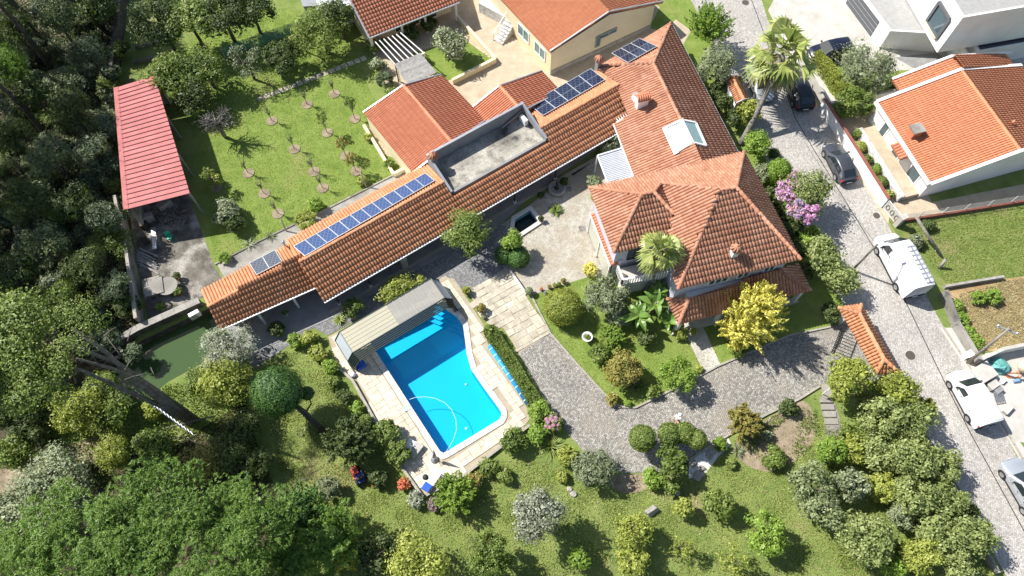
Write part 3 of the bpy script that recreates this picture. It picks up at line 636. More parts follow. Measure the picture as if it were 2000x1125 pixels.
MB().bar(SKYL[0] + pL[1] * .14 - wdir * .1, SKYL[3] + pL[1] * .14 + wdir * .1, .42, .06, up=pL[1]).build('flashing', M['white_paint'], sk)

# ------------------------------------------------------------------ villa: main two-storey block
HA = R(15); hu = Vector((math.cos(HA), math.sin(HA), 0)); hv = Vector((-hu.y, hu.x, 0)); ZE, ZR = 5.9, 8.2
A_, B_, D_, E_, F_ = at(1150, 366, ZE), at(1198, 494, ZE), at(1324, 565, ZE), at(1564, 507, ZE), at(1453, 296, ZE)
G1, G2 = at(1405, 371, ZR), at(1437, 366, ZR)
villa = empty('villa', at(1380, 440, 0), 'two storey villa with steep hipped terracotta roofs and tiled walls', 'building')
pB = plane(A_, F_, G1); pF = plane(D_, E_, G1); pRt = plane(E_, F_, G2); G1 = on(1405, 371, pB); G2 = on(1438, 366, pB)
pLt = plane(D_, D_ + hv * 3, G1)
P1, P2, V1 = on(1254, 379, pB), on(1277, 375, pB), on(1291, 357, pB)
V2 = on(1316, 418, pLt); C_ = at(1306, 470, ZE); Wv = at(1305, 470, ZE)
roof(villa, [([A_, P1, P2, V1, G1, G2, F_], A_, F_), ([D_, E_, G2, G1], D_, E_), ([E_, F_, G2], E_, F_), ([D_, G1, V1, V2, Wv], D_, D_ + hv * 3), ([A_, B_, P1], A_, B_), ([B_, Wv, V2, P2, P1], B_, B_ + hu * 3), ([P2, V2, V1], V2, V2 + hv)],
     'tile_aged', [(A_, P1), (B_, P1), (P1, P2), (P2, V2), (V1, G1), (G1, G2), (G1, D_), (G2, E_), (G2, F_), (P2, V1)], .26, .45)
up_f = [D_ + (hu * .55 + hv * .5), E_ + (-hu * .55 + hv * .5), F_ + (-hu * .55 - hv * .5), A_ + (hu * .55 - hv * .5), B_ + (hu * .55 + hv * .5), Wv + (hu * .5 + hv * .5)]
walls(villa, up_f, 0, ZE - .12, M['lattice_tile'])
def on_wall(a, b, t0, t1, z0, z1, out, **k): return opening(villa, a.lerp(b, t0), a.lerp(b, t1), z0, z1, out, **k)
on_wall(up_f[0], up_f[1], .28, .46, 4.0, 4.95, -hv, mull=2); on_wall(up_f[0], up_f[1], .55, .66, 4.0, 4.95, -hv); on_wall(up_f[0], up_f[1], .8, .9, 4.0, 4.95, -hv)
on_wall(up_f[4], up_f[5], .25, .6, 3.1, 5.0, -hv, frame='dark_wood', mull=2)
on_wall(up_f[1], up_f[2], .3, .5, 3.8, 4.9, hu); on_wall(up_f[1], up_f[2], .65, .8, 3.8, 4.9, hu)
# lower roof round the front
ZO, ZI = 2.6, 3.75
o1, o2, o3, o4 = at(1302, 584, ZO), at(1325, 634, ZO), at(1584, 567, ZO), at(1558, 514, ZO)
pf = plane(o2, o3, at(1345, 586, ZI)); i1 = on(1345, 586, pf); i2 = on(1519, 527, pf); i1b = i1 + hv * 1.3; i2b = i2 + hv * 1.4
roof(villa, [([o2, o3, i2, i1], o2, o3), ([o1, o2, i1], o1, o2), ([o3, o4, i2], o3, o4)], 'tile_aged', [(i1, o2), (i2, o3), (i1, o1)], .26, .45, nmax=120, name='porch_roof')
MB().prism([Vector((p.x, p.y, 0)) for p in (i1 + hv * .25 + hu * .2, i2 + hv * .25, i2 + hv * 1.6, i1 + hv * 1.6)], 3.5).build('porch_wall', M['wall_white'], villa)
for p in (o2 + hu * .4 + hv * .35, o3 - hu * .4 + hv * .35, o2.lerp(o3, .35) + hv * .35, o2.lerp(o3, .68) + hv * .35):
    MB().box((p.x, p.y, 1.2), (.3, .3, 2.4), HA).build('porch_pillar', M['wall_white'], villa)
MB().bar(o2 + hv * .3 + Vector((0, 0, -.2)), o3 + hv * .3 + Vector((0, 0, -.2)), .25, .2).build('porch_beam', M['white_paint'], villa)
MB().prism([Vector((p.x, p.y, 0.01)) for p in (o2 + hv * .1, o3 + hv * .1, i2 + hv * .5, i1 + hv * .5)], .12).build('porch_floor', M['concrete_light'], villa)
# narrow tile canopy with white screen along the courtyard side
c0, c1 = at(1154, 418, 2.9), at(1193, 519, 2.9); cd_ = (c1 - c0).normalized(); cn = Vector((-cd_.y, cd_.x, 0)); cn = cn if cn.x > 0 else -cn
pc = [c0, c1, c1 + cn * .55 + Vector((0, 0, .22)), c0 + cn * .55 + Vector((0, 0, .22))]
roof(villa, [(pc, c0, c1)], 'tile_red', (), .26, .4, nmax=60, name='canopy_roof')
MB().hull([p + cn * .6 - Vector((0, 0, 0)) for p in (c0, c1, c1 + cn * .3, c0 + cn * .3)], [p + cn * .6 + Vector((0, 0, .5)) for p in (c0, c1, c1 + cn * .3, c0 + cn * .3)]).build('lattice_wall', M['lattice_tile'], villa)
MB().bar(c0 - cn * .05 - Vector((0, 0, .1)), c1 - cn * .05 - Vector((0, 0, .1)), .1, .16).build('fascia', M['white_paint'], villa)
for t in (.02, .5, .98): p = c0.lerp(c1, t); MB().bar((p.x, p.y, 0), (p.x, p.y, 2.85), .12, .12).build('screen_post', M['white_paint'], villa)
plain('screen_glass', (.5, .5, .42), .2, 0, .6)
MB().poly([Vector((c0.x, c0.y, .25)), Vector((c1.x, c1.y, .25)), c1 - Vector((0, 0, .2)), c0 - Vector((0, 0, .2))]).build('glass_screen', M['screen_glass'], villa)
# balcony with white balustrade under the left front eave
bz = 2.6; q = pts(bz, (1204, 530), (1292, 503), (1300, 540), (1214, 556)); bal = MB().prism(q, -.25).build('balcony', M['concrete_light'], villa)
m = MB()
for a, b in ((q[0], q[3]), (q[3], q[2])):
    m.bar(a + Vector((0, 0, .9)), b + Vector((0, 0, .9)), .14, .1); n_ = round((b - a).length / .22)
    for k in range(n_ + 1): p = a.lerp(b, k / n_); m.bar(p, p + Vector((0, 0, .9)), .09, .09)
m.build('balustrade', M['white_paint'], bal)
MB().prism([Vector((p.x, p.y, 0)) for p in (q[0] + hu * .4 + hv * .3, q[1], q[2] + hv * .3, q[3] + hu * .4 + hv * .3)], bz - .26).build('ground_floor_wall', M['wall_white'], villa)

# chimneys, dish
def chimney(name, label, base, w_, d_, h, rz, wallm, top='tile'):
    base = Vector(base); e = empty(name, base, label, 'chimney'); Mz = Matrix.Rotation(rz, 3, 'Z')
    MB().box(base + Vector((0, 0, h / 2 - .5)), (w_, d_, h + 1.0), rz).build('stack', M[wallm], e)
    if top == 'star':       # pot with a pyramid of tiles
        MB().box(base + Vector((0, 0, h + .05)), (w_ * 1.25, d_ * 1.25, .09), rz).build('cap_slab', M['concrete_light'], e)
        for k in range(8):
            a = math.pi * k / 4; o = Vector((math.cos(a), math.sin(a), 0)); MB().tube([base + o * .42 + Vector((0, 0, h + .12)), base + o * .05 + Vector((0, 0, h + .55))], [.11, .07], 7).build('cap_tile', M['tile_aged'], e)
        MB().lathe(base + Vector((0, 0, h + .5)), [(.08, 0), (.07, .12), (.02, .2)], 8).build('finial', M['tile_aged'], e)
    elif top == 'tile':
        for s_ in (-1, 1):
            q = [base + Mz @ Vector(p) for p in ((-w_ * .65, s_ * d_ * .75, h + .05), (w_ * .65, s_ * d_ * .75, h + .05), (w_ * .65, 0, h + .4), (-w_ * .65, 0, h + .4))]
            n_ = max(3, round(w_ * 1.3 / .2))
            for k in range(n_): a, b = q[0].lerp(q[1], (k + .5) / n_), q[3].lerp(q[2], (k + .5) / n_); MB().tube([a, b], [.1, .085], 7).build('cap_tile', M['tile_red'], e)
        MB().box(base + Vector((0, 0, h + .03)), (w_ * 1.15, d_ * 1.15, .07), rz).build('cap_slab', M['white_paint'], e)
    elif top == 'slab':
        MB().box(base + Vector((0, 0, h + .06)), (w_ * 1.25, d_ * 1.25, .12), rz).build('cap_slab', M['concrete_old'], e)
    return e
chimney('chimney', 'white chimney with a tiled gable cap on the rear roof', on(1252, 206, pL), .95, .6, 1.0, R(15), 'white_paint')
chimney('chimney', 'slim grey chimney with star of tiles at the rear roof corner', on(1168, 130, pL) , .42, .42, .8, R(34), 'concrete_grey', 'star')
chimney('chimney', 'white chimney with tile pyramid on the front slope of the villa', on(1432, 497, pF), .5, .5, .75, R(15), 'white_paint', 'star')
chimney('chimney', 'chimney with star of dark tiles on the corner of the roof terrace', wp_(sT0 + .35, tP - .55, 3.2), .5, .5, 1.05, R(34), 'wall_grey', 'star')
d0 = on(1240, 200, pL); e = empty('satellite_dish', d0, 'pale round satellite dish beside the tiled chimney', 'satellite dish')
MB().tube([d0, d0 + Vector((0, 0, .75))], .03, 6).build('mast', M['zinc'], e)
m = MB(); ax = Vector((-.5, -.75, .45)).normalized(); x_ = ax.cross(Vector((0, 0, 1))).normalized(); y_ = x_.cross(ax); c = d0 + Vector((0, 0, .75)); V = [c]; n_ = 18
for r, dz in ((.2, .02), (.42, .09)): V += [c + ax * dz + (x_ * math.cos(2 * math.pi * k / n_) + y_ * math.sin(2 * math.pi * k / n_) * 1.1) * r for k in range(n_)]
m.add(V, [(0, 1 + k, 1 + (k + 1) % n_) for k in range(n_)] + [(1 + k, 1 + n_ + k, 1 + n_ + (k + 1) % n_, 1 + (k + 1) % n_) for k in range(n_)], True); m.build('reflector', M['white_paint'], e)
MB().tube([c, c + ax * .45], .015, 5).build('feed_arm', M['zinc'], e)
# vent pipe on the wing
b = on(556, 478, plane(b1[0], b1[1], b1[2])); thing_mesh('vent_pipe', MB().tube([b - Vector((0, 0, .1)), b + Vector((0, 0, .45))], .09, 10).lathe(b + Vector((0, 0, .45)), [(.15, 0), (.15, .05), (.03, .14)], 10), M['zinc'], 'small zinc vent pipe on the back slope of the wing', 'vent')

# ------------------------------------------------------------------ solar panels
def solar_mat(name, cell, line):
    m, T, b = new_mat(name); tc = T.node('ShaderNodeTexCoord'); br = T.node('ShaderNodeTexBrick'); br.offset = 0; T.l.new(tc.outputs['Generated'], br.inputs['Vector'])
    br.inputs['Color1'].default_value = (*cell, 1); br.inputs['Color2'].default_value = (*[q * 1.2 for q in cell], 1); br.inputs['Mortar'].default_value = (*line, 1)
    br.inputs['Scale'].default_value = 1; br.inputs['Mortar Size'].default_value = .012; br.inputs['Brick Width'].default_value = 1 / 6; br.inputs['Row Height'].default_value = 1 / 10
    T.l.new(br.outputs[0], b.inputs['Base Color']); b.inputs['Roughness'].default_value = .12; b.inputs['Specular IOR Level'].default_value = .7
    return m
solar_mat('cells_blue', (.03, .06, .16), (.12, .16, .26)); solar_mat('cells_dark', (.008, .012, .035), (.06, .07, .1)); solar_mat('cells_grey', (.06, .07, .09), (.16, .17, .19))
plain('aluminium', (.62, .63, .64), .4, .4)
def panel(q, up, label, group, cells, split=False):
    """q: four corners of the panel on the roof"""
    q = [Vector(p) + up * .17 for p in q]; c = sum(q, Vector()) / 4; e = empty('solar_panel', c, label, 'solar panel', group)
    MB().hull([p - up * .03 for p in q], [p for p in q]).build('cells', M[cells], e)
    m = MB()
    for a, b in zip(q, q[1:] + q[:1]): m.bar(a, b, .045, .06, up=up)
    if split: m.bar((q[0] + q[3]) / 2 + up * .004, (q[1] + q[2]) / 2 + up * .004, .02, .006, up=up)
    m.build('frame', M['aluminium'], e)
    return e
def array(c00, c10, c11, c01, nx, ny, up, cells, lab, group, split=False):
    """c00-c10 runs along the roof, c00-c01 up the slope"""
    for j in range(ny):
        for i in range(nx):
            B = lambda s, t: c00.lerp(c10, s).lerp(c01.lerp(c11, s), t)
            g = .010; s0_, s1_, t0_, t1_ = i / nx + g / nx, (i + 1) / nx - g / nx, j / ny + g, (j + 1) / ny - g
            panel([B(s0_, t0_), B(s1_, t0_), B(s1_, t1_), B(s0_, t1_)], up, lab(i, j), group, cells, split)
pbk = plane(b1[0], b1[1], b1[2])
array(on(597, 503, pbk), on(850, 356, pbk), on(832, 341, pbk), on(575, 484, pbk), 12, 1, pbk[1], 'cells_blue', lambda i, j: f'blue solar panel, {ORD[i]} from the left in the long row on the wing', 'long row of solar panels on the wing')
pw = plane(wb0, wb1, wr0)
array(on(503, 540, pw), on(553, 514, pw), on(539, 491, pw), on(489, 517, pw), 2, 1, pw[1], 'cells_grey', lambda i, j: ['left one of the two grey solar panels on the low western roof', 'right one of the two grey solar panels on the low western roof'][i], 'two panels on the low western roof')
array(on(1061, 229, pbk), on(1182, 159, pbk), on(1154, 137, pbk), on(1033, 207, pbk), 5, 1, pbk[1], 'cells_dark', lambda i, j: f'dark solar panel, {ORD[i]} from the left in the row beside the grey terrace', 'row of dark solar panels beside the terrace', True)
array(on(1227, 126, pBk), on(1284, 94, pBk), on(1250, 78, pBk), on(1195, 107, pBk), 3, 1, pBk[1], 'cells_dark', lambda i, j: ['left', 'middle', 'right'][i] + ' one of the three dark solar panels on the rear roof', 'three dark panels on the rear roof', True)
# ------------------------------------------------------------------ water: pond and courtyard basin
def basin(name, label, outline, depth_, wz, shell, water, rim=None, rimw=.3, cat='pool', floor=None):
    c = sum(outline, Vector()) / len(outline); e = empty(name, c - Vector((0, 0, depth_)), label, cat); m = MB(); lo = [p - Vector((0, 0, depth_)) for p in outline]; n = len(outline)
    for i in range(n): m.poly([outline[i], outline[(i + 1) % n], lo[(i + 1) % n], lo[i]])
    m.build('wall', M[shell], e); fx = lambda V: [t if (V[t[1]] - V[t[0]]).cross(V[t[2]] - V[t[0]]).z > 0 else t[::-1] for t in tessellate_polygon([V])]
    MB().add(lo, fx(lo)).build('floor', M[floor or shell], e); wp = [Vector((p.x, p.y, wz)) for p in outline]; MB().add(wp, fx(wp)).build('water', M[water], e)
    if rim:
        sg = 1 if sum((outline[i - 1].x * outline[i].y - outline[i].x * outline[i - 1].y) for i in range(n)) > 0 else -1; O = outset(outline, sg * rimw); I = outset(outline, -sg * .02)
        for i in range(n): MB().prism([I[i] + Vector((0, 0, .0)), I[(i + 1) % n], O[(i + 1) % n], O[i]], .16 + .002 * i).build('rim', M[rim], e)
    return e
plain('basin_blue', (.10, .26, .36), .5, var=.2)
basin('courtyard_basin', 'small angular blue basin with dark water in the courtyard', FONT, .9, -.5, 'basin_blue', 'dark_water', 'coping', .32, floor='wall_dark_stone')
basin('pond', 'murky green pond behind a dark stone wall', POND, 1.6, -.8, 'wall_dark_stone', 'pond_water', cat='pond')
def wall_line(name, label, pl, wd, ht, mat, z=0, cap=None, capw=.1, capname='coping', cat='wall', group=None):
    c = sum(pl, Vector()) / len(pl); e = empty(name, (c.x, c.y, z), label, cat, group)
    for i, (a, b) in enumerate(zip(pl, pl[1:])):
        a, b = Vector((a.x, a.y, z)), Vector((b.x, b.y, z)); d = (b - a).normalized() * .002 * i; h = ht + .001 * i
        MB().bar(a, b + d, wd, h, off=h / 2).build('wall_face', M[mat], e)
        if cap:
            L = (b - a).length; n = max(1, round(L / 1.0))
            for k in range(n): MB().bar(a.lerp(b, (k + .005) / n) + Vector((0, 0, h)), a.lerp(b, (k + .995) / n) + Vector((0, 0, h)), wd + capw, .07, off=.035 + random.uniform(0, .006)).build(capname, M[cap], e)
    return e
plain('coping_red', (.26, .09, .06), .7, var=.15)
wall_line('pond_wall', 'dark weathered stone wall between the pond and the shed yard', pts(0, (216, 684), (276, 648), (396, 594)), .5, .75, 'wall_dark_stone', -.9 + .9, 'concrete_old', .06)
wall_line('yard_wall', 'grey block wall dividing the shed yard from the woodland', pts(0, (240, 400), (262, 500), (282, 636)), .22, 1.5, 'concrete_old', 0, 'kerb_stone', .04)
wall_line('woodland_wall', 'dark overgrown wall running up from the red roofed shed', pts(0, (226, 170), (236, 80), (255, -40)), .3, 1.3, 'wall_dark_stone')
wall_line('cream_wall', 'cream wall round the small lawn of the neighbouring yard', pts(0, (895, 40), (968, 122), (884, 164)), .22, .55, 'wall_cream', 0, 'wall_cream', .06)
wall_line('cream_wall', 'low cream retaining wall beside the orchard and the orange annex', pts(0, (712, 250), (770, 345), (800, 330)), .2, .45, 'wall_cream', 0, 'wall_cream', .06)
wall_line('deck_wall', 'low rough stone edging along the left side of the pool deck', pts(0, (654, 712), (690, 745), (735, 826), (776, 900), (825, 970)), .2, .32, 'kerb_stone')
wall_line('deck_wall', 'low rough stone edging along the lower side of the pool deck', pts(0, (833, 968), (907, 929), (966, 883), (1034, 832)), .2, .28, 'kerb_stone')
# ------------------------------------------------------------------ street walls
wall_line('street_wall', 'white street wall with dark red coping before the white house', pts(0, (1600, 212), (1660, 305), (1722, 405)), .2, 1.35, 'wall_white', 0, 'coping_red', .08)
wall_line('street_wall', 'grey rendered street wall below the hedge of the modern house', pts(0, (1560, 128), (1612, 218)), .2, 1.3, 'concrete_light', 0)
wall_line('plot_wall', 'white boundary wall between the modern house and the white house', pts(0, (1612, 218), (1722, 196), (1840, 172)), .2, 1.2, 'wall_white', 0, 'concrete_light', .05)
wall_line('retaining_wall', 'old concrete retaining wall below the straw plot beside the street', pts(0, (1838, 575), (1862, 640), (1905, 712)), .3, .9, 'concrete_old', 0)
wall_line('plot_wall', 'low stone wall between the green field and the straw plot', pts(0, (1842, 563), (1905, 552), (1955, 544)), .2, .45, 'granite', 0)
wall_line('yard_wall', 'white concrete wall above the building yard', pts(0, (1912, 705), (1945, 690), (2120, 655)), .22, 1.0, 'wall_white', 0, 'concrete_light', .04)
wall_line('field_wall', 'low red brick wall under the field fence', pts(0, (1745, 436), (1880, 415), (2120, 376)), .18, .35, 'coping_red', 0)
wall_line('boundary_wall', 'overgrown boundary wall of the garden along the lower street', pts(0, (1725, 735), (1830, 905), (1940, 1120)), .22, .7, 'concrete_old', 0)
# chain fence on the field wall, turquoise mesh fence
plain('fence_mesh', (.5, .52, .52), .5, .4); plain('mesh_teal', (.08, .3, .26), .6)
def mesh_fence(name, label, pl, ht, z0, mat, gap=.22, posts=2.2):
    c = sum(pl, Vector()) / len(pl); e = empty(name, (c.x, c.y, z0), label, 'fence'); w_ = MB()
    for a, b in zip(pl, pl[1:]):
        L = (b - a).length; d = (b - a) / L
        for k in range(int(L / gap)): 
            p = a + d * (k * gap); w_.add([p + Vector((0, 0, z0)), p + d * .03 + Vector((0, 0, z0)), p + d * .03 + Vector((0, 0, z0 + ht)), p + Vector((0, 0, z0 + ht))], [(0, 1, 2, 3)])
        for k in range(int(ht / .16) + 1): w_.bar(a + Vector((0, 0, z0 + k * .16)), b + Vector((0, 0, z0 + k * .16)), .015, .015)
        for k in range(int(L / posts) + 1): p = a + d * (k * posts); MB().bar(p + Vector((0, 0, z0 - .1)), p + Vector((0, 0, z0 + ht + .06)), .06, .06).build('post', M['concrete_light'], e)
    w_.build('mesh', M[mat], e); return e
mesh_fence('wire_fence', 'pale wire fence standing on the red field wall', pts(0, (1745, 434), (1880, 413), (2120, 374)), .8, .36, 'fence_mesh')
mesh_fence('wire_fence', 'turquoise mesh fence behind the orchard trees', pts(0, (440, 112), (500, 92), (596, 58)), 1.3, .05, 'mesh_teal', .07)
# ornamental white gates
plain('gate_white', (.7, .7, .68), .5)
def orn_gate(a, b, ht, label, mat='gate_white'):
    c = (a + b) / 2; e = empty('metal_gate', c, label, 'gate'); d = b - a; L = d.length
    m = MB()
    for z in (.12, ht): m.bar(a + Vector((0, 0, z)), b + Vector((0, 0, z)), .05, .06)
    for t in (0, .5, 1): m.bar(a + d * t + Vector((0, 0, .1)), a + d * t + Vector((0, 0, ht)), .06, .06)
    m.build('frame', M[mat], e); MB().bar(a + Vector((0, 0, ht / 2)), b + Vector((0, 0, ht / 2)), .02, ht - .2).build('backing_sheet', M['concrete_light'], e)
    n_ = max(3, int(L / .45))
    for k in range(n_):
        p = a + d * ((k + .5) / n_); pa = []
        for q in range(13): t = 2 * math.pi * q / 12; pa.append(p + d.normalized() * .17 * math.cos(t) + Vector((0, 0, ht / 2 + .28 * math.sin(t))) + Vector((-.03, -.015, 0)))
        MB().tube(pa, .025, 5, False).build('scroll', M['dark_metal'], e)
orn_gate(at(1724, 408), at(1748, 438), 1.3, 'ornamental metal gate at the lower corner of the white house')
orn_gate(at(1622, 247), at(1634, 266), 1.2, 'small ornamental gate in the white street wall')
p = at(1750, 440); thing_mesh('gate_pillar', MB().box(p + Vector((0, 0, .7)), (.5, .4, 1.4), R(25)).box(p + Vector((0, 0, 1.45)), (.62, .5, .12), R(25)), M['concrete_light'], 'concrete gate pillar at the corner of the green field', 'pillar')

# ------------------------------------------------------------------ gate roof of the villa
ZE, ZR = 2.3, 3.0
gl0, gl1, gr0, gr1, g0, g1 = at(1637, 600, ZE), at(1710, 731, ZE), at(1682, 594, ZE), at(1758, 730, ZE), at(1678, 611, ZR), at(1727, 702, ZR)
ge = empty('gate_house', (gl0 + gr1) / 2 - Vector((0, 0, ZE)), 'small tiled gate roof over the driveway entrance on the street', 'gateway')
pl1, pl2 = plane(gl0, gl1, g0), plane(gr0, gr1, g0)
roof(ge, [([gl0, gl1, g1, g0], gl0, gl1), ([gr0, g0, g1, gr1], gr0, gr1), ([gl0, g0, gr0], gl0, gr0), ([gl1, gr1, g1], gl1, gr1)], 'tile_wing', [(g0, g1), (g0, gl0), (g0, gr0), (g1, gl1), (g1, gr1)], .25, .42, nmax=300)
mid0, mid1 = (gl0 + gr0) / 2, (gl1 + gr1) / 2
for t in (.06, .94): p = mid0.lerp(mid1, t); MB().box((p.x, p.y, ZE / 2), (.5, .5, ZE), R(-63)).build('pillar', M['wall_white'], ge)
MB().bar(mid0.lerp(mid1, .05) - Vector((0, 0, .15)), mid0.lerp(mid1, .95) - Vector((0, 0, .15)), .4, .22).build('lintel', M['wall_white'], ge)
for a, b in (((1640, 645), (1622, 690)),):
    A_, B_ = at(*a), at(*b); m = MB(); g_ = empty('drive_gate', (A_ + B_) / 2, 'dark metal drive gate standing open under the tiled gate roof', 'gate')
    for k in range(9): p = A_.lerp(B_, k / 8); MB().bar(p + Vector((0, 0, .1)), p + Vector((0, 0, 1.7)), .09, .03, up=(0, 1, 0)).build('bar', M['dark_metal'], g_)
    for z in (.25, 1.6): MB().bar(A_ + Vector((0, 0, z)), B_ + Vector((0, 0, z)), .04, .08).build('rail', M['dark_metal'], g_)
# small tiled lodge roof further up the street
s0_, s1_ = at(1424, 165, 2.0), at(1440, 200, 2.0)
gable('meter_house', 'tiny tiled shelter by the street beside the parked silver car', at(1418, 152, 1.9), at(1438, 202, 1.9), at(1438, 148, 1.9), at(1461, 194, 1.9), at(1430, 150, 2.3), at(1452, 197, 2.3), 'tile_wing', 'wall_white', nmax=200)

# ------------------------------------------------------------------ yellow neighbour house
ZE, ZR = 3.05, 4.7
yl1 = at(1074, 101, ZE); yw = R(30); y_u = (at(1269, 55) - at(1074, 146)).normalized(); y_v = (at(1000, 22, ZE) - yl1).normalized()
yr1 = at(1296, 3, ZE); yg1 = at(1190, 23, ZR); dv_ = y_v * 14
yel = gable('yellow_house', 'cream walled neighbour house with bright orange tiled roof', yl1, yl1 + dv_, yr1, yr1 + dv_, yg1, yg1 + dv_, 'tile_new', None)
b0, b1_ = at(1074, 146), at(1269, 55); q = [b0, b1_, b1_ + y_v * 14, b0 + y_v * 14]
m = MB(); gz = Vector((yg1.x, yg1.y, 0)); tt = (gz - b0).dot((b1_ - b0).normalized()) / (b1_ - b0).length; gm_ = b0.lerp(b1_, tt)
m.add(q + [p + Vector((0, 0, ZE - .1)) for p in q] + [gm_ + Vector((0, 0, ZR - .22)), gm_ + y_v * 14 + Vector((0, 0, ZR - .22))], [(0, 1, 5, 8, 4), (3, 0, 4, 7), (1, 2, 6, 5), (2, 3, 7, 9, 6)]); m.build('wall', M['wall_cream'], yel)
ow = Vector((y_u.y, -y_u.x, 0))
MB().bar(b0 + ow * .04, b1_ + ow * .04, .1, .5, off=.25).build('plinth', M['granite'], yel)
opening(yel, b0.lerp(b1_, .43), b0.lerp(b1_, .475), .9, 2.4, ow, frame='granite', pane='teal_glass', mull=0, fw=.1); opening(yel, b0.lerp(b1_, .475), b0.lerp(b1_, .63), 1.8, 2.4, ow, frame='granite', pane='teal_glass', mull=1, fw=.1)
ol = Vector((-y_u.x, -y_u.y, 0)); lw = lambda d: b0 + y_v * d
for d0, d1 in ((.9, 2.6), (3.6, 5.4)): opening(yel, lw(d1), lw(d0), 1.0, 2.4, ol, pane='teal_glass', mull=1)
# outside stair
se = empty('outside_stair', at(985, 70), 'white stone stair with thin rail beside the cream house', 'stairs'); st0 = at(972, 84); sd = (at(1003, 52) - st0).normalized(); sn = Vector((-sd.y, sd.x, 0))
for k in range(7): MB().prism([st0 + sd * .32 * k - sn * .55, st0 + sd * .32 * (k + 1) - sn * .55, st0 + sd * .32 * (k + 1) + sn * .55, st0 + sd * .32 * k + sn * .55], .17 * (k + 1)).build('step', M['white_gravel'], se)
MB().prism([st0 + sd * 2.24 - sn * .55, st0 + sd * 3.6 - sn * .55, st0 + sd * 3.6 + sn * 4, st0 + sd * 2.24 + sn * 4], 1.2).build('landing', M['white_gravel'], se)
m = MB()
for k in range(4): p = st0 + sd * .75 * k + sn * .5 + Vector((0, 0, .17 * 2.2 * k)); m.bar(p, p + Vector((0, 0, .95)), .04, .04)
m.bar(st0 + sn * .5 + Vector((0, 0, .95)), st0 + sd * 2.25 + sn * .5 + Vector((0, 0, 2.05)), .04, .04); m.build('handrail', M['zinc'], se)

# ------------------------------------------------------------------ house at the top with salmon tiles, pergola and plank roof
ZE = 2.4; t0, t1 = at(721, 74, ZE), at(897, 4, ZE); tv = (at(676, 0, 3.4) - t0); tu = (t1 - t0).normalized(); nrm = Vector((-tu.y, tu.x, 0)); up_ = Vector((nrm.x, nrm.y, .36))
far = 7.0
hs = empty('salmon_roof_house', at(800, 20), 'house with salmon tiled roof and cream veranda at the top', 'building')
tq = [t0, t1, t1 + up_ * far, t0 + up_ * far]; roof(hs, [(tq, t0, t1)], 'tile_salmon', (), .30, .42)
w0, w1 = t0 + nrm * 1.6 + tu * .5, t1 + nrm * 1.6 - tu * .3
walls(hs, [w0, w1, w1 + nrm * 5, w0 + nrm * 5], 0, 2.7, M['wall_cream']); MB().bar(t0 - nrm * .06, t1 - nrm * .06, .12, .12).build('gutter', M['zinc'], hs); MB().bar(t0, tq[3], .14, .16).build('verge', M['zinc'], hs)
for t in (.02, .36, .62, .97): p = t0.lerp(t1, t) + nrm * .25; MB().bar((p.x, p.y, 0), (p.x, p.y, 2.35), .2, .2).build('veranda_post', M['white_paint'], hs)
for t in (.3, .5, .72): opening(hs, w0.lerp(w1, t), w0.lerp(w1, t + .1), .2, 2.0, -nrm, 'door', 'white_plastic', 'window_glass', 0)
walls(hs, [t0 + tu * .12 + nrm * .2, t0 + tu * .35 + nrm * .2, t0 + tu * .35 + nrm * 7, t0 + tu * .12 + nrm * 7], 0, 2.3, M['wall_cream'], 'side_wall')
pg = empty('pergola', at(775, 105), 'white beam pergola over a small paved terrace', 'pergola')
for k in range(7):
    a = at(733 + k * 8.2, 82 - k * 3.0, 2.2); b = at(776 + k * 8.6, 131 - k * 4.6, 2.2); MB().bar(a, b, .07, .1).build('beam', M['white_paint'], pg)
MB().bar(at(776, 131, 2.15), at(830, 103, 2.15), .1, .14).build('cross_beam', M['white_paint'], pg)
for p in ((776, 131), (828, 104)): q = at(*p, 2.1); MB().bar((q.x, q.y, 0), q, .1, .1).build('post', M['white_paint'], pg)
surf('grey_plank', [(.2, .195, .18), (.29, .28, .26), (.36, .345, .32)], 3, .9, .3, 20, .15, island=.12)
pk = empty('plank_shelter', at(812, 135), 'flat shelter roofed with weathered grey planks', 'shelter'); c4 = pts(2.25, (770, 126), (821, 104), (853, 142), (796, 166))
for k in range(16): a, b = c4[0].lerp(c4[3], (k + .05) / 16), c4[1].lerp(c4[2], (k + .05) / 16); d, c = c4[0].lerp(c4[3], (k + .97) / 16), c4[1].lerp(c4[2], (k + .97) / 16); MB().prism([a, b, c, d], .05 + random.uniform(0, .01)).build('plank', M['grey_plank'], pk)
for p in c4: q = p.lerp(sum(c4, Vector()) / 4, .05); MB().bar((q.x, q.y, 0), (q.x, q.y, 2.24), .1, .1).build('post', M['dark_wood'], pk)
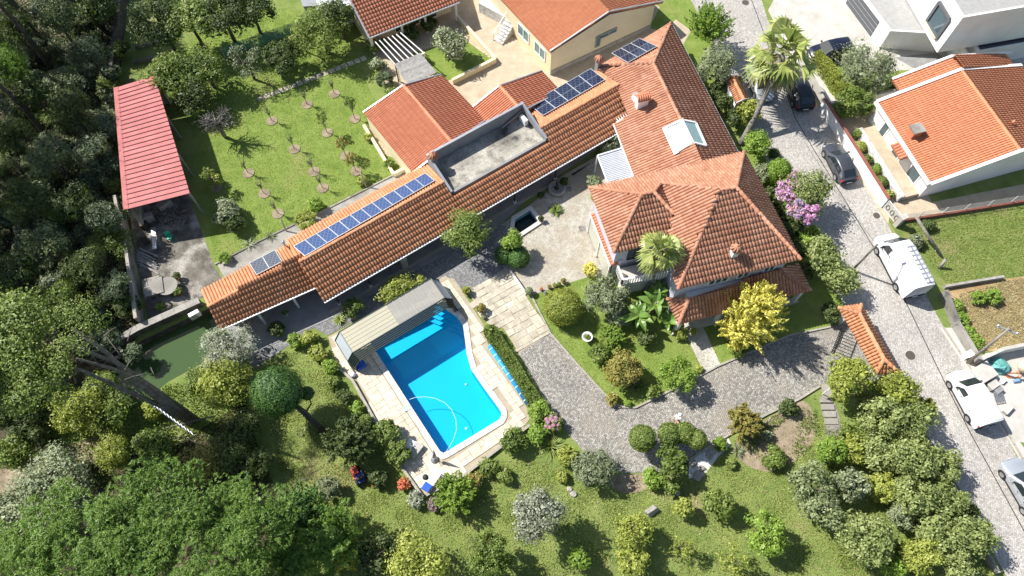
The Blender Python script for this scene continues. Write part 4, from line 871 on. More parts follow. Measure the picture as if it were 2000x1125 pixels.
# outbuilding with ribbed metal roof at the top edge
ob = empty('metal_roof_shed', at(615, 20), 'shed with ribbed grey metal roof at the top edge', 'shed'); c4 = pts(2.3, (614, -10), (676, -35), (694, 5), (628, 36))
for k in range(12): a, b = c4[0].lerp(c4[1], k / 12), c4[3].lerp(c4[2], k / 12); d = (c4[1] - c4[0]) / 12; MB().hull([a, a + d * .96, b + d * .96, b], [a + Vector((0, 0, .05)), a + d * .96 + Vector((0, 0, .09)), b + d * .96 + Vector((0, 0, .09)), b + Vector((0, 0, .05))]).build('roof_sheet', M['zinc'], ob)
walls(ob, [p.lerp(sum(c4, Vector()) / 4, .08) for p in c4], 0, 2.25, M['concrete_light'])
c4 = pts(2.0, (584, -10), (612, -20), (622, 12), (592, 14)); ob = empty('glass_lean_to', at(600, 12), 'small glazed lean-to beside the metal roofed shed', 'shed'); MB().prism(c4, .08).build('roof', M['grey_metal'], ob); walls(ob, [p.lerp(sum(c4, Vector()) / 4, .08) for p in c4], 0, 1.95, M['concrete_old'])

# ------------------------------------------------------------------ white house on the right
ZE, ZR = 2.5, 4.3
wl0, wl1 = at(1712, 199, ZE), at(1817, 360, ZE); wg0, wg1 = at(1884, 146, ZR), at(1993, 306, ZR); ax_ = (wl1 - wl0).normalized(); wn = Vector((-ax_.y, ax_.x, 0)); wn = wn if wn.x > 0 else -wn
wid = (wg0 - wl0).dot(wn); wg0 = Vector((wl0.x, wl0.y, ZR)) + wn * wid; wg1 = Vector((wl1.x, wl1.y, ZR)) + wn * wid
wr0_, wr1_ = Vector((wl0.x, wl0.y, ZE)) + wn * 2 * wid, Vector((wl1.x, wl1.y, ZE)) + wn * 2 * wid
wh = gable('white_house', 'white neighbour house with vivid orange gabled roof', wl0, wl1, wr0_, wr1_, wg0, wg1, 'tile_new', 'wall_white', trim=False, cw=.22)
for a, b in ((wl0, wg0), (wg0, wr0_), (wl1, wg1), (wg1, wr1_)): MB().bar(a + Vector((0, 0, .06)), b + Vector((0, 0, .06)), .3, .16).build('verge', M['white_paint'], wh)
MB().bar(wl0 - wn * .12, wl1 - wn * .12, .3, .2).build('gutter', M['white_paint'], wh)
k0, k1 = wl0 - ax_ * 1.6 + wn * 2.2, wl0 - ax_ * 0.05 + wn * 2.2
gx = wg0 + wn * 1.4; pz = plane(wl0, wl1, wg0)
roof(wh, [([drop(k0, pz), drop(k1, pz), drop(wg0, pz), drop(wg0 - ax_ * 1.6, pz)], drop(k0, pz), drop(k1, pz)), ([drop(wg0, pz), wr0_ - wn * 1, wr0_ - wn * 1 - ax_ * 1.6, drop(wg0 - ax_ * 1.6, pz)], wr0_, wr1_)], 'tile_new', (), .22, .42, nmax=60, name='rear_roof')
for a, b in ((k0, wg0 - ax_ * 1.6), (wg0 - ax_ * 1.6, wr0_ - ax_ * 1.6)): MB().bar(drop(a, pz) + Vector((0, 0, .06)) if a is k0 else a + Vector((0, 0, .06)), b + Vector((0, 0, .06)), .25, .16).build('verge', M['white_paint'], wh)
fz = wl1.lerp(wr1_, .035); ff = lambda t: (wl1.lerp(wr1_, t) - ax_ * .32)
for t in (.22, .36, .6): a, b = ff(t), ff(t + .06); opening(wh, Vector((a.x, a.y, 0)), Vector((b.x, b.y, 0)), .9, 1.9, ax_, pane='window_glass', mull=1)
lf = lambda d: wl0.lerp(wl1, d) + wn * .27
for d0, d1, z0 in ((.2, .28, .1), (.45, .55, .1), (.72, .86, .5)): a, b = lf(d1), lf(d0); opening(wh, Vector((a.x, a.y, 0)), Vector((b.x, b.y, 0)), z0, 1.9, -wn, pane='window_glass', mull=0)
vb = [wl0 + ax_ * 1.2 - wn * 1.5, wl1 - ax_ * .3 - wn * 1.5, wl1 - ax_ * .3 + wn * .2, wl0 + ax_ * 1.2 + wn * .2]; MB().prism([Vector((p.x, p.y, 0.02)) for p in vb], .5).build('veranda_floor', M['ochre_paving'], wh)
surf('white_rubble', [(.25, .24, .22), (.6, .58, .55), (.8, .79, .76)], 3.5, .85, .8, 7, .3)
MB().bar(vb[0] * 1 + Vector((0, 0, -ZE + .02)), vb[1] + Vector((0, 0, -ZE + .02)), .5, .75, off=.37).build('rubble_parapet', M['white_rubble'], wh)
c0_, c1_ = wl0.lerp(wl1, .48) - wn * .9 - Vector((0, 0, .3)), wl0.lerp(wl1, .66) - wn * .9 - Vector((0, 0, .3)); roof(wh, [([c0_, c1_, c1_ + wn * .8 + Vector((0, 0, .25)), c0_ + wn * .8 + Vector((0, 0, .25))], c0_, c1_)], 'tile_red', (), .26, .38, nmax=40, name='canopy')
chimney('chimney', 'brick chimney with grey slab cap on the vivid orange roof', on(1783, 262, pz), .8, .9, .75, math.atan2(ax_.y, ax_.x), 'tile_red', 'slab')
b = on(1975, 243, plane(wr0_, wr1_, wg0)); thing_mesh('roof_vent', MB().lathe(b, [(.1, 0), (.1, .25), (.16, .3), (.12, .45), (.02, .5)], 10), M['tile_red'], 'small clay vent on the right slope of the vivid orange roof', 'vent')

# ------------------------------------------------------------------ modern white house
mh = empty('modern_house', at(1800, 60), 'modern white flat roofed house with a large square window box', 'building')
c1, c2 = at(1717, 95), at(1828, 101); du_ = (at(1660, 18) - c1); md = du_.normalized(); mr = (c2 - c1).normalized()
def block(fp, z0, z1, name, wallm, par=.18, roofm='roof_felt'):
    b_ = MB().prism([Vector((p.x, p.y, z0)) for p in fp], z1 - z0).build(name, M[wallm], mh); cc = sum(fp, Vector()) / len(fp)
    for i, (a, b) in enumerate(zip(fp, fp[1:] + fp[:1])): d = (b - a).normalized() * .09; a, b = Vector((a.x, a.y, z1)), Vector((b.x, b.y, z1)); MB().bar(a - d, b + d, .2, par + .002 * i, off=par / 2).build('parapet', M['white_paint'], b_)
    q = [Vector((p.x, p.y, z1 + .03)) for p in [p.lerp(cc, .02) for p in fp]]; MB().prism(q, .02).build('roof_surface', M[roofm], b_); return b_
block([c1, c1 + mr * 6.2, c1 + mr * 6.2 + md * 9, c1 + md * 9], 0, 2.25, 'garage_block', 'wall_white')
g0_, g1_ = c1 + md * 1.6 - mr * .03, c1 + md * 6.5 - mr * .03; gd = MB().poly([g0_ + Vector((0, 0, .05)), g1_ + Vector((0, 0, .05)), g1_ + Vector((0, 0, 2.0)), g0_ + Vector((0, 0, 2.0))]).build('garage_door', M['garage_grey'], mh)
for k in range(1, 4): MB().bar(g0_ - mr * .01 + Vector((0, 0, .05 + .49 * k)), g1_ - mr * .01 + Vector((0, 0, .05 + .49 * k)), .015, .025).build('door_seam', M['zinc'], gd)
k0_ = at(1830, 103, 2.45); kd = (at(1814, 75, 2.45) - k0_).normalized(); kr = (at(1960, 80, 2.45) - k0_).normalized(); k0_.z = 0
block([k0_, k0_ + kr * 12, k0_ + kr * 12 + kd * 9, k0_ + kd * 9], 2.45, 6.7, 'upper_box', 'wall_white')
wf = [k0_ + kd * a - kr * .05 + Vector((0, 0, z)) for a, z in ((1.0, 3.3), (3.2, 3.3), (3.2, 5.6), (1.0, 5.6))]
win = MB().poly([p - kr * .0 for p in wf]).build('window', M['window_glass'], mh); m = MB()
for a, b in zip(wf, wf[1:] + wf[:1]): m.bar(a - kr * .04, b - kr * .04, .3, .16, up=kr)
m.build('window_frame', M['garage_grey'], win); MB().bar(wf[0] - kr * .1, wf[1] - kr * .1, .25, .06).build('window_sill', M['wall_cream'], win)
lb = at(1868, 136); block([lb + kr * 1.0, lb + kr * 12, lb + kr * 12 + kd * 3.4, lb + kr * 1.0 + kd * 3.4], 0, 2.1, 'low_block', 'wall_white', .2, 'garage_grey')
MB().hull([lb, lb + kd * 3, lb + kd * 3 + kr * .2, lb + kr * .2], [p + Vector((0, 0, 2.0)) for p in (lb, lb + kd * 3, lb + kd * 3 + kr * .2, lb + kr * .2)]).build('fin_wall', M['wall_white'], mh)
sheet('modern_terrace', pts(.024, (1748, 112), (1830, 102), (1868, 136), (1842, 148), (1800, 142)), M['concrete_grey'])
p = at(1852, 122); pt = empty('potted_plant', p, 'white round planter beside the terrace of the modern house', 'planter'); MB().lathe(p, [(.15, .02), (.34, .2), (.36, .4), (.26, .58), (.2, .58)], 14).build('pot', M['white_paint'], pt)

# ------------------------------------------------------------------ red metal shed
surf('shed_red', [(.33, .085, .082), (.40, .11, .105), (.46, .15, .14)], .9, .6, .05, 20, .08, island=.07); plain('shed_red_dark', (.22, .04, .045), .6, .1)
sh = empty('red_roof_shed', at(300, 285), 'long open shed with faded red ribbed metal roof', 'shed'); q = [at(229, 171, 3.2), at(302, 148, 3.6), at(371, 378, 3.6), at(249, 409, 3.2)]; n_ = 27
for k in range(n_):
    a, b = q[0].lerp(q[3], k / n_), q[1].lerp(q[2], k / n_); c, d = q[1].lerp(q[2], (k + .995) / n_), q[0].lerp(q[3], (k + .995) / n_); u3 = Vector((0, 0, .03))
    s_ = MB().hull([a, b, c, d], [p + u3 for p in (a, b, c, d)]).build('roof_sheet', M['shed_red'], sh); MB().bar(d + u3, c + u3, .06, .06, off=.03).build('rib', M['shed_red_dark'], s_)
MB().bar(q[0] + Vector((-.1, 0, .03)), q[3] + Vector((-.1, 0, .03)), .42, .07).build('edge_flashing', M['shed_red'], sh)
fl_ = [Vector((p.x, p.y, 0)) for p in (q[0] + Vector((.1, 0, 0)), q[3] + Vector((.1, 0, 0)))]; MB().bar(fl_[0], fl_[1], .2, 3.1, off=1.55).build('back_wall', M['concrete_old'], sh); MB().bar(fl_[0], Vector((q[1].x, q[1].y, 0)), .2, 3.1, off=1.55).build('end_wall', M['concrete_old'], sh)
for t in (.02, .34, .66, .98): p = q[1].lerp(q[2], t); MB().bar((p.x - .15, p.y, 0), (p.x - .15, p.y, 3.55), .14, .14).build('post', M['grey_metal'], sh)

# ------------------------------------------------------------------ white louvred carport
cp = empty('louvred_canopy', at(1200, 345), 'white louvred canopy roof between villa and rear range', 'canopy'); q = pts(2.5, (1167, 304), (1216, 291), (1241, 346), (1188, 360)); q[1].z = q[2].z = 2.65
for k in range(18):
    a, b = q[0].lerp(q[3], (k + .04) / 18), q[1].lerp(q[2], (k + .04) / 18); c, d = q[1].lerp(q[2], (k + .52) / 18), q[0].lerp(q[3], (k + .52) / 18); MB().hull([a, b, c - Vector((0, 0, .05)), d - Vector((0, 0, .05))], [a + Vector((0, 0, .03)), b + Vector((0, 0, .03)), c - Vector((0, 0, .02)), d - Vector((0, 0, .02))]).build('slat', M['white_paint'], cp)
plain('slat_back', (.30, .42, .55), .5); MB().hull([p - Vector((0, 0, .12)) for p in q], [p - Vector((0, 0, .09)) for p in q]).build('tray', M['slat_back'], cp)
for a, b in zip(q, q[1:] + q[:1]): MB().bar(a, b, .1, .14).build('rim', M['white_paint'], cp)
for p in (q[0], q[3]): MB().bar((p.x, p.y, 0), p - Vector((0, 0, .1)), .1, .1).build('post', M['white_paint'], cp)

# ------------------------------------------------------------------ telescopic pool enclosure
def clear_panel(name, col, a, stripe=None):
    m = glassy(name, col, .25, a, .5); return m
clear_panel('poly_beige', (.52, .49, .37), .74); clear_panel('poly_clear', (.44, .42, .37), .62); clear_panel('poly_blue', (.5, .56, .60), .75)
plain('enclosure_frame', (.022, .038, .032), .4, .2); plain('enclosure_edge', (.18, .2, .19), .4, .4)
ce = empty('pool_enclosure', at(780, 650), 'retracted telescopic pool enclosure with dark green frames and ribbed roof', 'pool enclosure')
ZT2, ZM = 2.0, 1.05
T1, T2, T4 = at(664, 649, ZT2), at(842, 545, ZT2), at(690, 688, ZT2); cu = (T2 - T1).normalized(); cv = Vector((cu.y, -cu.x, 0)); LU = (T2 - T1).length; LV = (T4 - T1).dot(cv)
def cp_(s_, t_, z): q = T1 + cu * s_ + cv * t_; return Vector((q.x, q.y, z))
sl_ = -.62; sr = LU + .62
nb = 6
for k in range(nb):
    t0_, t1_ = LV * k / nb, LV * (k + .97) / nb; MB().hull([cp_(0, t0_, ZT2), cp_(LU * .5, t0_, ZT2), cp_(LU * .5, t1_, ZT2), cp_(0, t1_, ZT2)], [cp_(0, t0_, ZT2 + .03), cp_(LU * .5, t0_, ZT2 + .03), cp_(LU * .5, t1_, ZT2 + .05), cp_(0, t1_, ZT2 + .05)]).build('roof_panel', M['poly_beige'], ce)
nb = 7
for k in range(nb):
    a, b = LU * (.5 + .5 * k / nb), LU * (.5 + .5 * (k + .985) / nb); pn = MB().hull([cp_(a, 0, ZT2), cp_(b, 0, ZT2), cp_(b, LV, ZT2), cp_(a, LV, ZT2)], [cp_(a, 0, ZT2 + .02), cp_(b, 0, ZT2 + .02), cp_(b, LV, ZT2 + .02), cp_(a, LV, ZT2 + .02)]).build('roof_panel', M['poly_clear'], ce)
    MB().bar(cp_(b, 0, ZT2 + .03), cp_(b, LV, ZT2 + .03), .05, .04).build('glazing_bar', M['grey_metal'], pn)
for s_, so_ in ((0, sl_), (LU, sr)):
    MB().hull([cp_(s_, 0, ZT2), cp_(so_, 0, ZM), cp_(so_, LV, ZM), cp_(s_, LV, ZT2)], [cp_(s_, 0, ZT2 + .03), cp_(so_, 0, ZM + .03), cp_(so_, LV, ZM + .03), cp_(s_, LV, ZT2 + .03)]).build('side_panel', M['poly_blue'], ce)
    MB().hull([cp_(so_, 0, .06), cp_(so_, LV, .06), cp_(so_, LV, ZM), cp_(so_, 0, ZM)], [p + cu * .03 for p in (cp_(so_, 0, .06), cp_(so_, LV, .06), cp_(so_, LV, ZM), cp_(so_, 0, ZM))]).build('lower_panel', M['poly_blue'], ce)
for k in range(7):      # nested arches at the open front and one at the back
    t = LV + .02 + k * .13 if k < 6 else -.04; d = .07 * k if k < 6 else 0; m = MB()
    pa = [cp_(sl_ + d * .6, t, .06), cp_(sl_ + d * .6, t, ZM - d * .5), cp_(d * .4, t, ZT2 - d * 1.0), cp_(LU - d * .4, t, ZT2 - d * 1.0), cp_(sr - d * .6, t, ZM - d * .5), cp_(sr - d * .6, t, .06)]
    for a, b in zip(pa, pa[1:]): m.bar(a, b + (b - a).normalized() * .05, .1, .09, up=cv)
    m.build('arch', M['enclosure_frame'], ce)
for s_, z in ((0, ZT2 + .04), (LU, ZT2 + .04)): MB().bar(cp_(s_, 0, z), cp_(s_, LV, z), .07, .06).build('edge_bar', M['enclosure_edge'], ce)
for s_ in (sl_, sr): MB().bar(cp_(s_, -.1, .1), cp_(s_, LV + .75, .1), .12, .1).build('rail', M['enclosure_frame'], ce)
# ------------------------------------------------------------------ foliage
leafm('leaf_mid', [(.04, .062, .012), (.08, .112, .02), (.13, .165, .034), (.2, .225, .06)])
leafm('leaf_slate', [(.045, .058, .02), (.085, .102, .038), (.135, .152, .062), (.21, .225, .11)], .15)
leafm('leaf_pale', [(.07, .09, .026), (.13, .152, .045), (.2, .22, .075), (.28, .295, .125)])
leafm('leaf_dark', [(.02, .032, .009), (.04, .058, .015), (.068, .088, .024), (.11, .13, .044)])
leafm('leaf_bright', [(.06, .105, .012), (.11, .17, .02), (.17, .235, .034), (.24, .295, .06)])
leafm('leaf_yellow', [(.09, .108, .016), (.16, .175, .028), (.235, .245, .046), (.32, .32, .085)])
leafm('leaf_gold', [(.2, .17, .025), (.36, .3, .04), (.48, .41, .08), (.58, .5, .16)], .2)
leafm('leaf_grey', [(.06, .07, .034), (.11, .122, .062), (.165, .178, .095), (.25, .265, .155)], .15)
leafm('leaf_silver', [(.08, .084, .05), (.14, .142, .092), (.205, .205, .145), (.31, .31, .24)], .15)
leafm('leaf_pine', [(.036, .068, .010), (.07, .122, .017), (.115, .178, .03), (.17, .23, .052)], .25, .5)
leafm('leaf_topiary', [(.018, .045, .009), (.036, .076, .015), (.062, .118, .024), (.10, .165, .04)], .1)
leafm('leaf_fern', [(.022, .032, .016), (.047, .063, .032), (.082, .102, .052), (.14, .162, .088)], .2)
leafm('leaf_rust', [(.10, .085, .024), (.17, .135, .032), (.23, .175, .04), (.20, .19, .05)], .2)
leafm('leaf_red', [(.25, .05, .03), (.42, .09, .05), (.5, .16, .08), (.3, .2, .05)], .2)
leafm('leaf_purple', [(.05, .02, .035), (.1, .04, .06), (.14, .09, .09), (.18, .15, .12)], .15)
leafm('leaf_banana', [(.04, .085, .014), (.07, .13, .022), (.11, .18, .035), (.18, .23, .06)], .2, .4)
leafm('leaf_palm', [(.07, .09, .018), (.13, .155, .035), (.2, .225, .06), (.3, .29, .1)], .2, .4)
leafm('frond_dead', [(.12, .085, .045), (.19, .14, .08), (.27, .21, .13)], .1, .7)
leafm('bloom_magenta', [(.32, .10, .25), (.40, .18, .33), (.46, .28, .41)], .2); leafm('bloom_pink', [(.3, .1, .11), (.38, .16, .17), (.4, .22, .26), (.27, .22, .38)], .15)
leafm('leaf_litter', [(.10, .07, .035), (.2, .15, .07), (.3, .25, .12)], .1)
surf('bark', [(.05, .04, .03), (.095, .08, .065), (.15, .13, .11)], 4, .95, .8, 14, .2); surf('bark_pale', [(.11, .1, .085), (.19, .175, .155), (.28, .265, .24)], 4, .95, .7, 12, .2)
surf('bark_old', [(.10, .088, .07), (.17, .152, .128), (.27, .245, .215)], 3, .95, .9, 10, .3)
def rdir(rng, n): v_ = rng.normal(size=(n, 3)); return v_ / np.linalg.norm(v_, axis=1)[:, None]
def quads(C, N, L, W, rng, T=None):
    n = len(C); T = rdir(rng, n) if T is None else T; N = N / np.linalg.norm(N, axis=1)[:, None]
    T = T - N * (T * N).sum(1)[:, None]; T /= np.linalg.norm(T, axis=1)[:, None] + 1e-9; B = np.cross(N, T)
    L = L * rng.uniform(.7, 1.3, (n, 1)); W = W * rng.uniform(.7, 1.3, (n, 1))
    return np.stack([C - T * L / 2, C + B * W / 2, C + T * L / 2, C - B * W / 2], 1).reshape(-1, 3)
def qmesh(name, V): return mesh_np(name, V, np.arange(len(V)).reshape(-1, 4))
CROWN = {}
def crown(kind, Rm, var=0):
    """crown of unit radius standing on z=0 (centre z=1); leaf size is real for a crown of Rm metres"""
    cls = min((.5, .8, 1.2, 1.8, 2.6, 3.6, 5.0, 7.0), key=lambda q: abs(math.log(q / Rm))); key = (kind, cls, var)
    if key in CROWN: return CROWN[key]
    rng = np.random.default_rng(abs(hash((kind, int(cls * 10), var))) % 2**31 if False else sum(map(ord, kind)) * 131 + int(cls * 10) * 7 + var)
    l = lambda m_: m_ / cls
    if kind in ('broad', 'dense', 'sparse', 'fine', 'scrub', 'sprig'):
        K, rc, sh, n, L, W = {'broad': (26, .36, .62, 620, .20, .12), 'dense': (46, .27, .76, 900, .16, .11), 'sparse': (18, .26, .72, 210, .17, .10), 'sprig': (8, .3, .7, 30, .13, .07), 'fine': (34, .34, .66, 1000, .17, .055), 'scrub': (16, .42, .55, 520, .24, .08)}[kind]
        n = int(n * cls ** 1.7) + (260 if kind != 'sprig' else 40); n = min(n, 9000); K = int(K * (1 if cls < 2 else cls / 2) ** .8); rc = rc / (1 if cls < 2 else (cls / 2) ** .25)
        c = rdir(rng, K) * (sh * rng.uniform(.55, 1.15, (K, 1)) ** .6); c[:, 2] = np.abs(c[:, 2]) * .95 - .28 * (c[:, 2] < 0); r = rc * rng.uniform(.65, 1.3, K)
        i = rng.integers(0, K, n); d = rdir(rng, n); d[:, 2] = np.where(rng.random(n) < .65, np.abs(d[:, 2]), d[:, 2])
        C = c[i] + d * (r[i] * rng.uniform(.55, 1.08, n) ** .7)[:, None]
        N = d * 1.0 + rdir(rng, n) * .75 + np.array([0, 0, .3])
        V = quads(C, N, l(L), l(W), rng)
    elif kind == 'ball':
        n = int(min(9000, 2600 * cls ** 1.5)); d = rdir(rng, n); bump_ = 1 + .05 * np.sin(d[:, 0] * 9 + d[:, 1] * 7) * np.sin(d[:, 2] * 8); C = d * (bump_ * rng.uniform(.86, 1.0, n))[:, None]
        V = quads(C, d + rdir(rng, n) * .6, l(.17), l(.07), rng)
    elif kind in ('feather', 'spire'):      # upswept sprays
        K = int(60 * cls ** .9) + 30; c = rdir(rng, K); c[:, 2] = np.abs(c[:, 2]) if kind == 'feather' else c[:, 2]; c *= rng.uniform(.35, .8, (K, 1)); m_ = 46
        ax = c + np.array([0, 0, .45]); ax /= np.linalg.norm(ax, axis=1)[:, None]
        i = np.repeat(np.arange(K), m_); t = rng.random(K * m_); ln = .42
        C = c[i] + ax[i] * (t * ln)[:, None] + rdir(rng, K * m_) * (.12 * (1.1 - t))[:, None]
        V = quads(C, rdir(rng, K * m_) + C * .9 + np.array([0, 0, .2]), l(.24), l(.085), rng, ax[i] + rdir(rng, K * m_) * .5)
    elif kind == 'pine':                    # flat-topped canopy of needle tufts
        K = int(6.5 * cls ** 1.5); cc = rdir(rng, K) * (rng.uniform(.3, .9, (K, 1))); cc[:, 2] = np.abs(cc[:, 2]) * .8 - .1 + rng.uniform(-.08, .08, K); rr = l(.72) * rng.uniform(.7, 1.3, K)
        tn = 62; i = np.repeat(np.arange(K), tn); d = rdir(rng, K * tn); d[:, 2] = np.abs(d[:, 2]) * 1.1 - .25; d /= np.linalg.norm(d, axis=1)[:, None]
        tc = cc[i] + d * rr[i][:, None] * rng.uniform(.75, 1.05, (K * tn, 1)); bl = 7; j = np.repeat(np.arange(len(tc)), bl)
        ax = d[j] * .8 + np.array([0, 0, .6]) + rdir(rng, len(j)) * .75; ax /= np.linalg.norm(ax, axis=1)[:, None]
        C = tc[j] + ax * l(.13); V = quads(C, rdir(rng, len(j)) * .8 + d[j] * .5, l(.32), l(.052), rng, ax)
    elif kind == 'hedge':                   # clipped block, 1 m cube scaled in use: here cls is ignored
        n = 1500; f = rng.integers(0, 5, n); u_, v_ = rng.uniform(-1, 1, n), rng.uniform(-1, 1, n); w_ = rng.uniform(.84, 1.02, n)
        C = np.zeros((n, 3)); N = np.zeros((n, 3))
        for q, (a, s_) in enumerate(((0, 1), (0, -1), (1, 1), (1, -1), (2, 1))):
            m_ = f == q; b, c_ = [x for x in range(3) if x != a]; C[m_, a] = s_ * w_[m_]; C[m_, b] = u_[m_]; C[m_, c_] = v_[m_]; N[m_, a] = s_
        V = quads(C, N + rdir(rng, n) * .9, .19, .12, rng)
    if kind in ('broad', 'dense', 'ball', 'fine', 'feather', 'spire', 'hedge', 'pine'):      # inner foliage that closes the crown
        nf = int(min(900, 240 + 90 * cls ** 1.3)); d = rdir(rng, nf)
        if kind == 'hedge': C = rng.uniform(-.82, .82, (nf, 3)); N = rdir(rng, nf)
        elif kind == 'pine': i = rng.integers(0, K, nf); C = cc[i] - np.array([0, 0, .25]); N = np.array([0, 0, 1.]) + d * .4
        elif kind in ('broad', 'dense', 'fine'): i = rng.integers(0, K, nf); C = c[i] + d * (r[i] * .55)[:, None]; N = d + rdir(rng, nf) * .3
        else: C = d * (.84 if kind == 'ball' else .5); C[:, 2] = C[:, 2] if kind == 'ball' else np.abs(C[:, 2]); N = d + rdir(rng, nf) * .25
        V = np.concatenate([V, quads(C, N, *((min(.34, l(.42)), min(.28, l(.3))) if kind != 'ball' else (.36, .34)), rng)])
    V = V.copy(); V[:, 2] += 1.0; me = qmesh('crown_' + kind, V); me.materials.append(None); CROWN[key] = me; return me
TRUNK = {}
def trunk_mesh(var=0, bare=False):
    key = (var, bare)
    if key in TRUNK: return TRUNK[key]
    rg = random.Random(var + 50); m = MB(); m.tube([(0, 0, -.05), (.02, .01, .3), (-.02, .02, .65), (0, 0, 1)], [.09, .07, .06, .045], 8)
    for k in range(7 if not bare else 16):
        a = rg.uniform(0, 6.28); z = rg.uniform(.45, .95); L = rg.uniform(.35, .7); p = Vector((0, 0, z)); d = Vector((math.cos(a), math.sin(a), rg.uniform(.4, 1.0))); q = p + d * L * .5 + Vector((rg.uniform(-.05, .05), rg.uniform(-.05, .05), 0)); e = p + d * L
        m.tube([p, q, e], [.035, .025, .01], 5)
        for _ in range(2 if not bare else 6):
            d2 = Vector((rg.uniform(-1, 1), rg.uniform(-1, 1), rg.uniform(-.1, .8))).normalized(); s_ = q.lerp(e, rg.random()); m.tube([s_, s_ + d2 * L * .3, s_ + d2 * L * .5 + Vector((rg.uniform(-.08, .08), rg.uniform(-.08, .08), .02))], [.014, .009, .004], 4)
    me = bpy.data.meshes.new('trunk'); me.from_pydata([v_[:] for v_ in m.v], [], m.f); me.polygons.foreach_set('use_smooth', m.sm); me.update(); me.materials.append(M['bark']); TRUNK[key] = me; return me
def put(name, me, mat, parent=None, loc=(0, 0, 0), scale=(1, 1, 1), rz=0):
    o = bpy.data.objects.new(name, me); COL.objects.link(o)
    if parent: o.parent = parent
    o.location = loc; o.scale = scale; o.rotation_euler = (0, 0, rz)
    if mat: o.material_slots[0].link = 'OBJECT'; o.material_slots[0].material = M[mat]
    WORLD[o.name] = wloc(parent) + Vector(loc); return o
VN = [0]
def tree(kind, x, y, r, zc, mat, label, group=None, flat=.85, name=None, cat='tree', bark=None, tw=1.0, wide=1.0, rz=None):
    """crown centred on survey pixel (x, y) at height zc with radius r px, on a trunk that stands on the ground below"""
    VN[0] += 1; c = at(x, y, zc); Rm = r * 1.08 * mpp(x, y, zc); base = Vector((c.x, c.y, 0)); e = empty(name or 'tree', base, label, cat, group)
    h = (zc + Rm * flat * .2) * (.55 if kind == 'pine' else 1); t = put('trunk', trunk_mesh(VN[0] % 5), bark, e, (0, 0, 0), (max(.9, Rm * .75) * tw, max(.9, Rm * .75) * tw, h), random.uniform(0, 6.28))
    put('crown', crown(kind, Rm, VN[0] % 3), mat, e, (0, 0, zc - Rm * flat), (Rm * wide, Rm / wide, Rm * flat), random.uniform(0, 6.28) if rz is None else rz); return e
def bush(kind, x, y, r, mat, label, group=None, flat=.8, name='shrub', cat='shrub', wide=1.0, rz=None):
    """shrub that rises straight from the ground; (x, y) is the middle of what one sees"""
    VN[0] += 1; Rm = r * 1.08 * mpp(x, y, 0); c = at(x, y, Rm * flat * .9); o = put(name, crown(kind, Rm, VN[0] % 3), mat, None, (c.x, c.y, -.06 * Rm), (Rm * wide, Rm / wide, Rm * flat), random.uniform(0, 6.28) if rz is None else rz)
    return tag(o, label, cat, group)
def hedge(pl, wd, ht, mat, label, name='hedge', z=0):
    e = empty(name, (pl[0] + pl[-1]) / 2, label, 'hedge')
    for a, b in zip(pl, pl[1:]):
        L = (b - a).length; n = max(1, round(L / 1.1)); rz = math.atan2((b - a).y, (b - a).x)
        for k in range(n):
            p = a.lerp(b, (k + .5) / n); put('hedge_section', crown('hedge', 1, (k + VN[0]) % 3), mat, e, p - wloc(e) + Vector((0, 0, z)), (L / n / 2 * 1.06, wd / 2 * random.uniform(.92, 1.1), ht / 2 * random.uniform(.94, 1.06)), rz)
        VN[0] += 1
    return e

# ------------------------------------------------------------------ orchard
PITS = []
SAP = 'young fruit trees in round soil pits'
for i, (x, y, k) in enumerate(((531, 236, 0), (600, 204, 0), (653, 183, 1), (575, 291, 0), (639, 259, 2), (693, 232, 2), (675, 304, 3), (613, 335, 1), (630, 367, 0), (516, 378, 0), (485, 338, 0), (695, 334, 3), (543, 417, 0), (423, 367, 2))):
    p = at(x, y, .05); rd = .52; PITS.append([at(x, y) + Vector((.55 * math.cos(a), .55 * math.sin(a), 0)) for a in np.linspace(0, 2 * math.pi, 13)[:-1]]); MB().poly([p + Vector((rd * math.cos(a), rd * math.sin(a), random.uniform(0, .02))) * 1 for a in np.linspace(0, 2 * math.pi, 21)[:-1]]).build('soil_pit', M['soil'])['kind'] = 'structure'
    h = (1.9, 2.0, 2.2, 1.9)[k]; base = at(x, y); lab = ['bare thin sapling', 'slim sapling with a few grey leaves', 'leafy young fruit tree', 'young fruit tree with rusty yellow leaves'][k]
    where = ['nearest the left edge of the upper lawn row', 'in the middle of the upper pits', 'at the top of the orchard pits', 'in the second pit row', 'right of centre in the orchard', 'rightmost by the annex wall', 'in the pit close to the low cream wall', 'with spread twigs in the lower middle', 'in the pit nearest the wing path', 'in the lower left row', 'in the left middle of the lawn', 'beside the leaning posts by the path', 'in the lowest pit by the shrubs', 'beside the dark shade of the shed'][i]
    e = empty('fruit_tree', base, f'{lab} {where}', 'tree', SAP); put('trunk', trunk_mesh(i, True), 'bark_pale', e, scale=(.42, .42, h * .75), rz=i)
    R_ = (.5, .6, .75, .75)[k]; put('crown', crown('sprig' if k < 2 else 'sparse', .8, i % 3), ['leaf_grey', 'leaf_grey', 'leaf_mid', 'leaf_rust'][k], e, (0, 0, h - R_ * 1.15), (R_ * (.7 if k == 0 else 1), R_ * (.7 if k == 0 else 1), R_ * 1.05), i * 1.3)
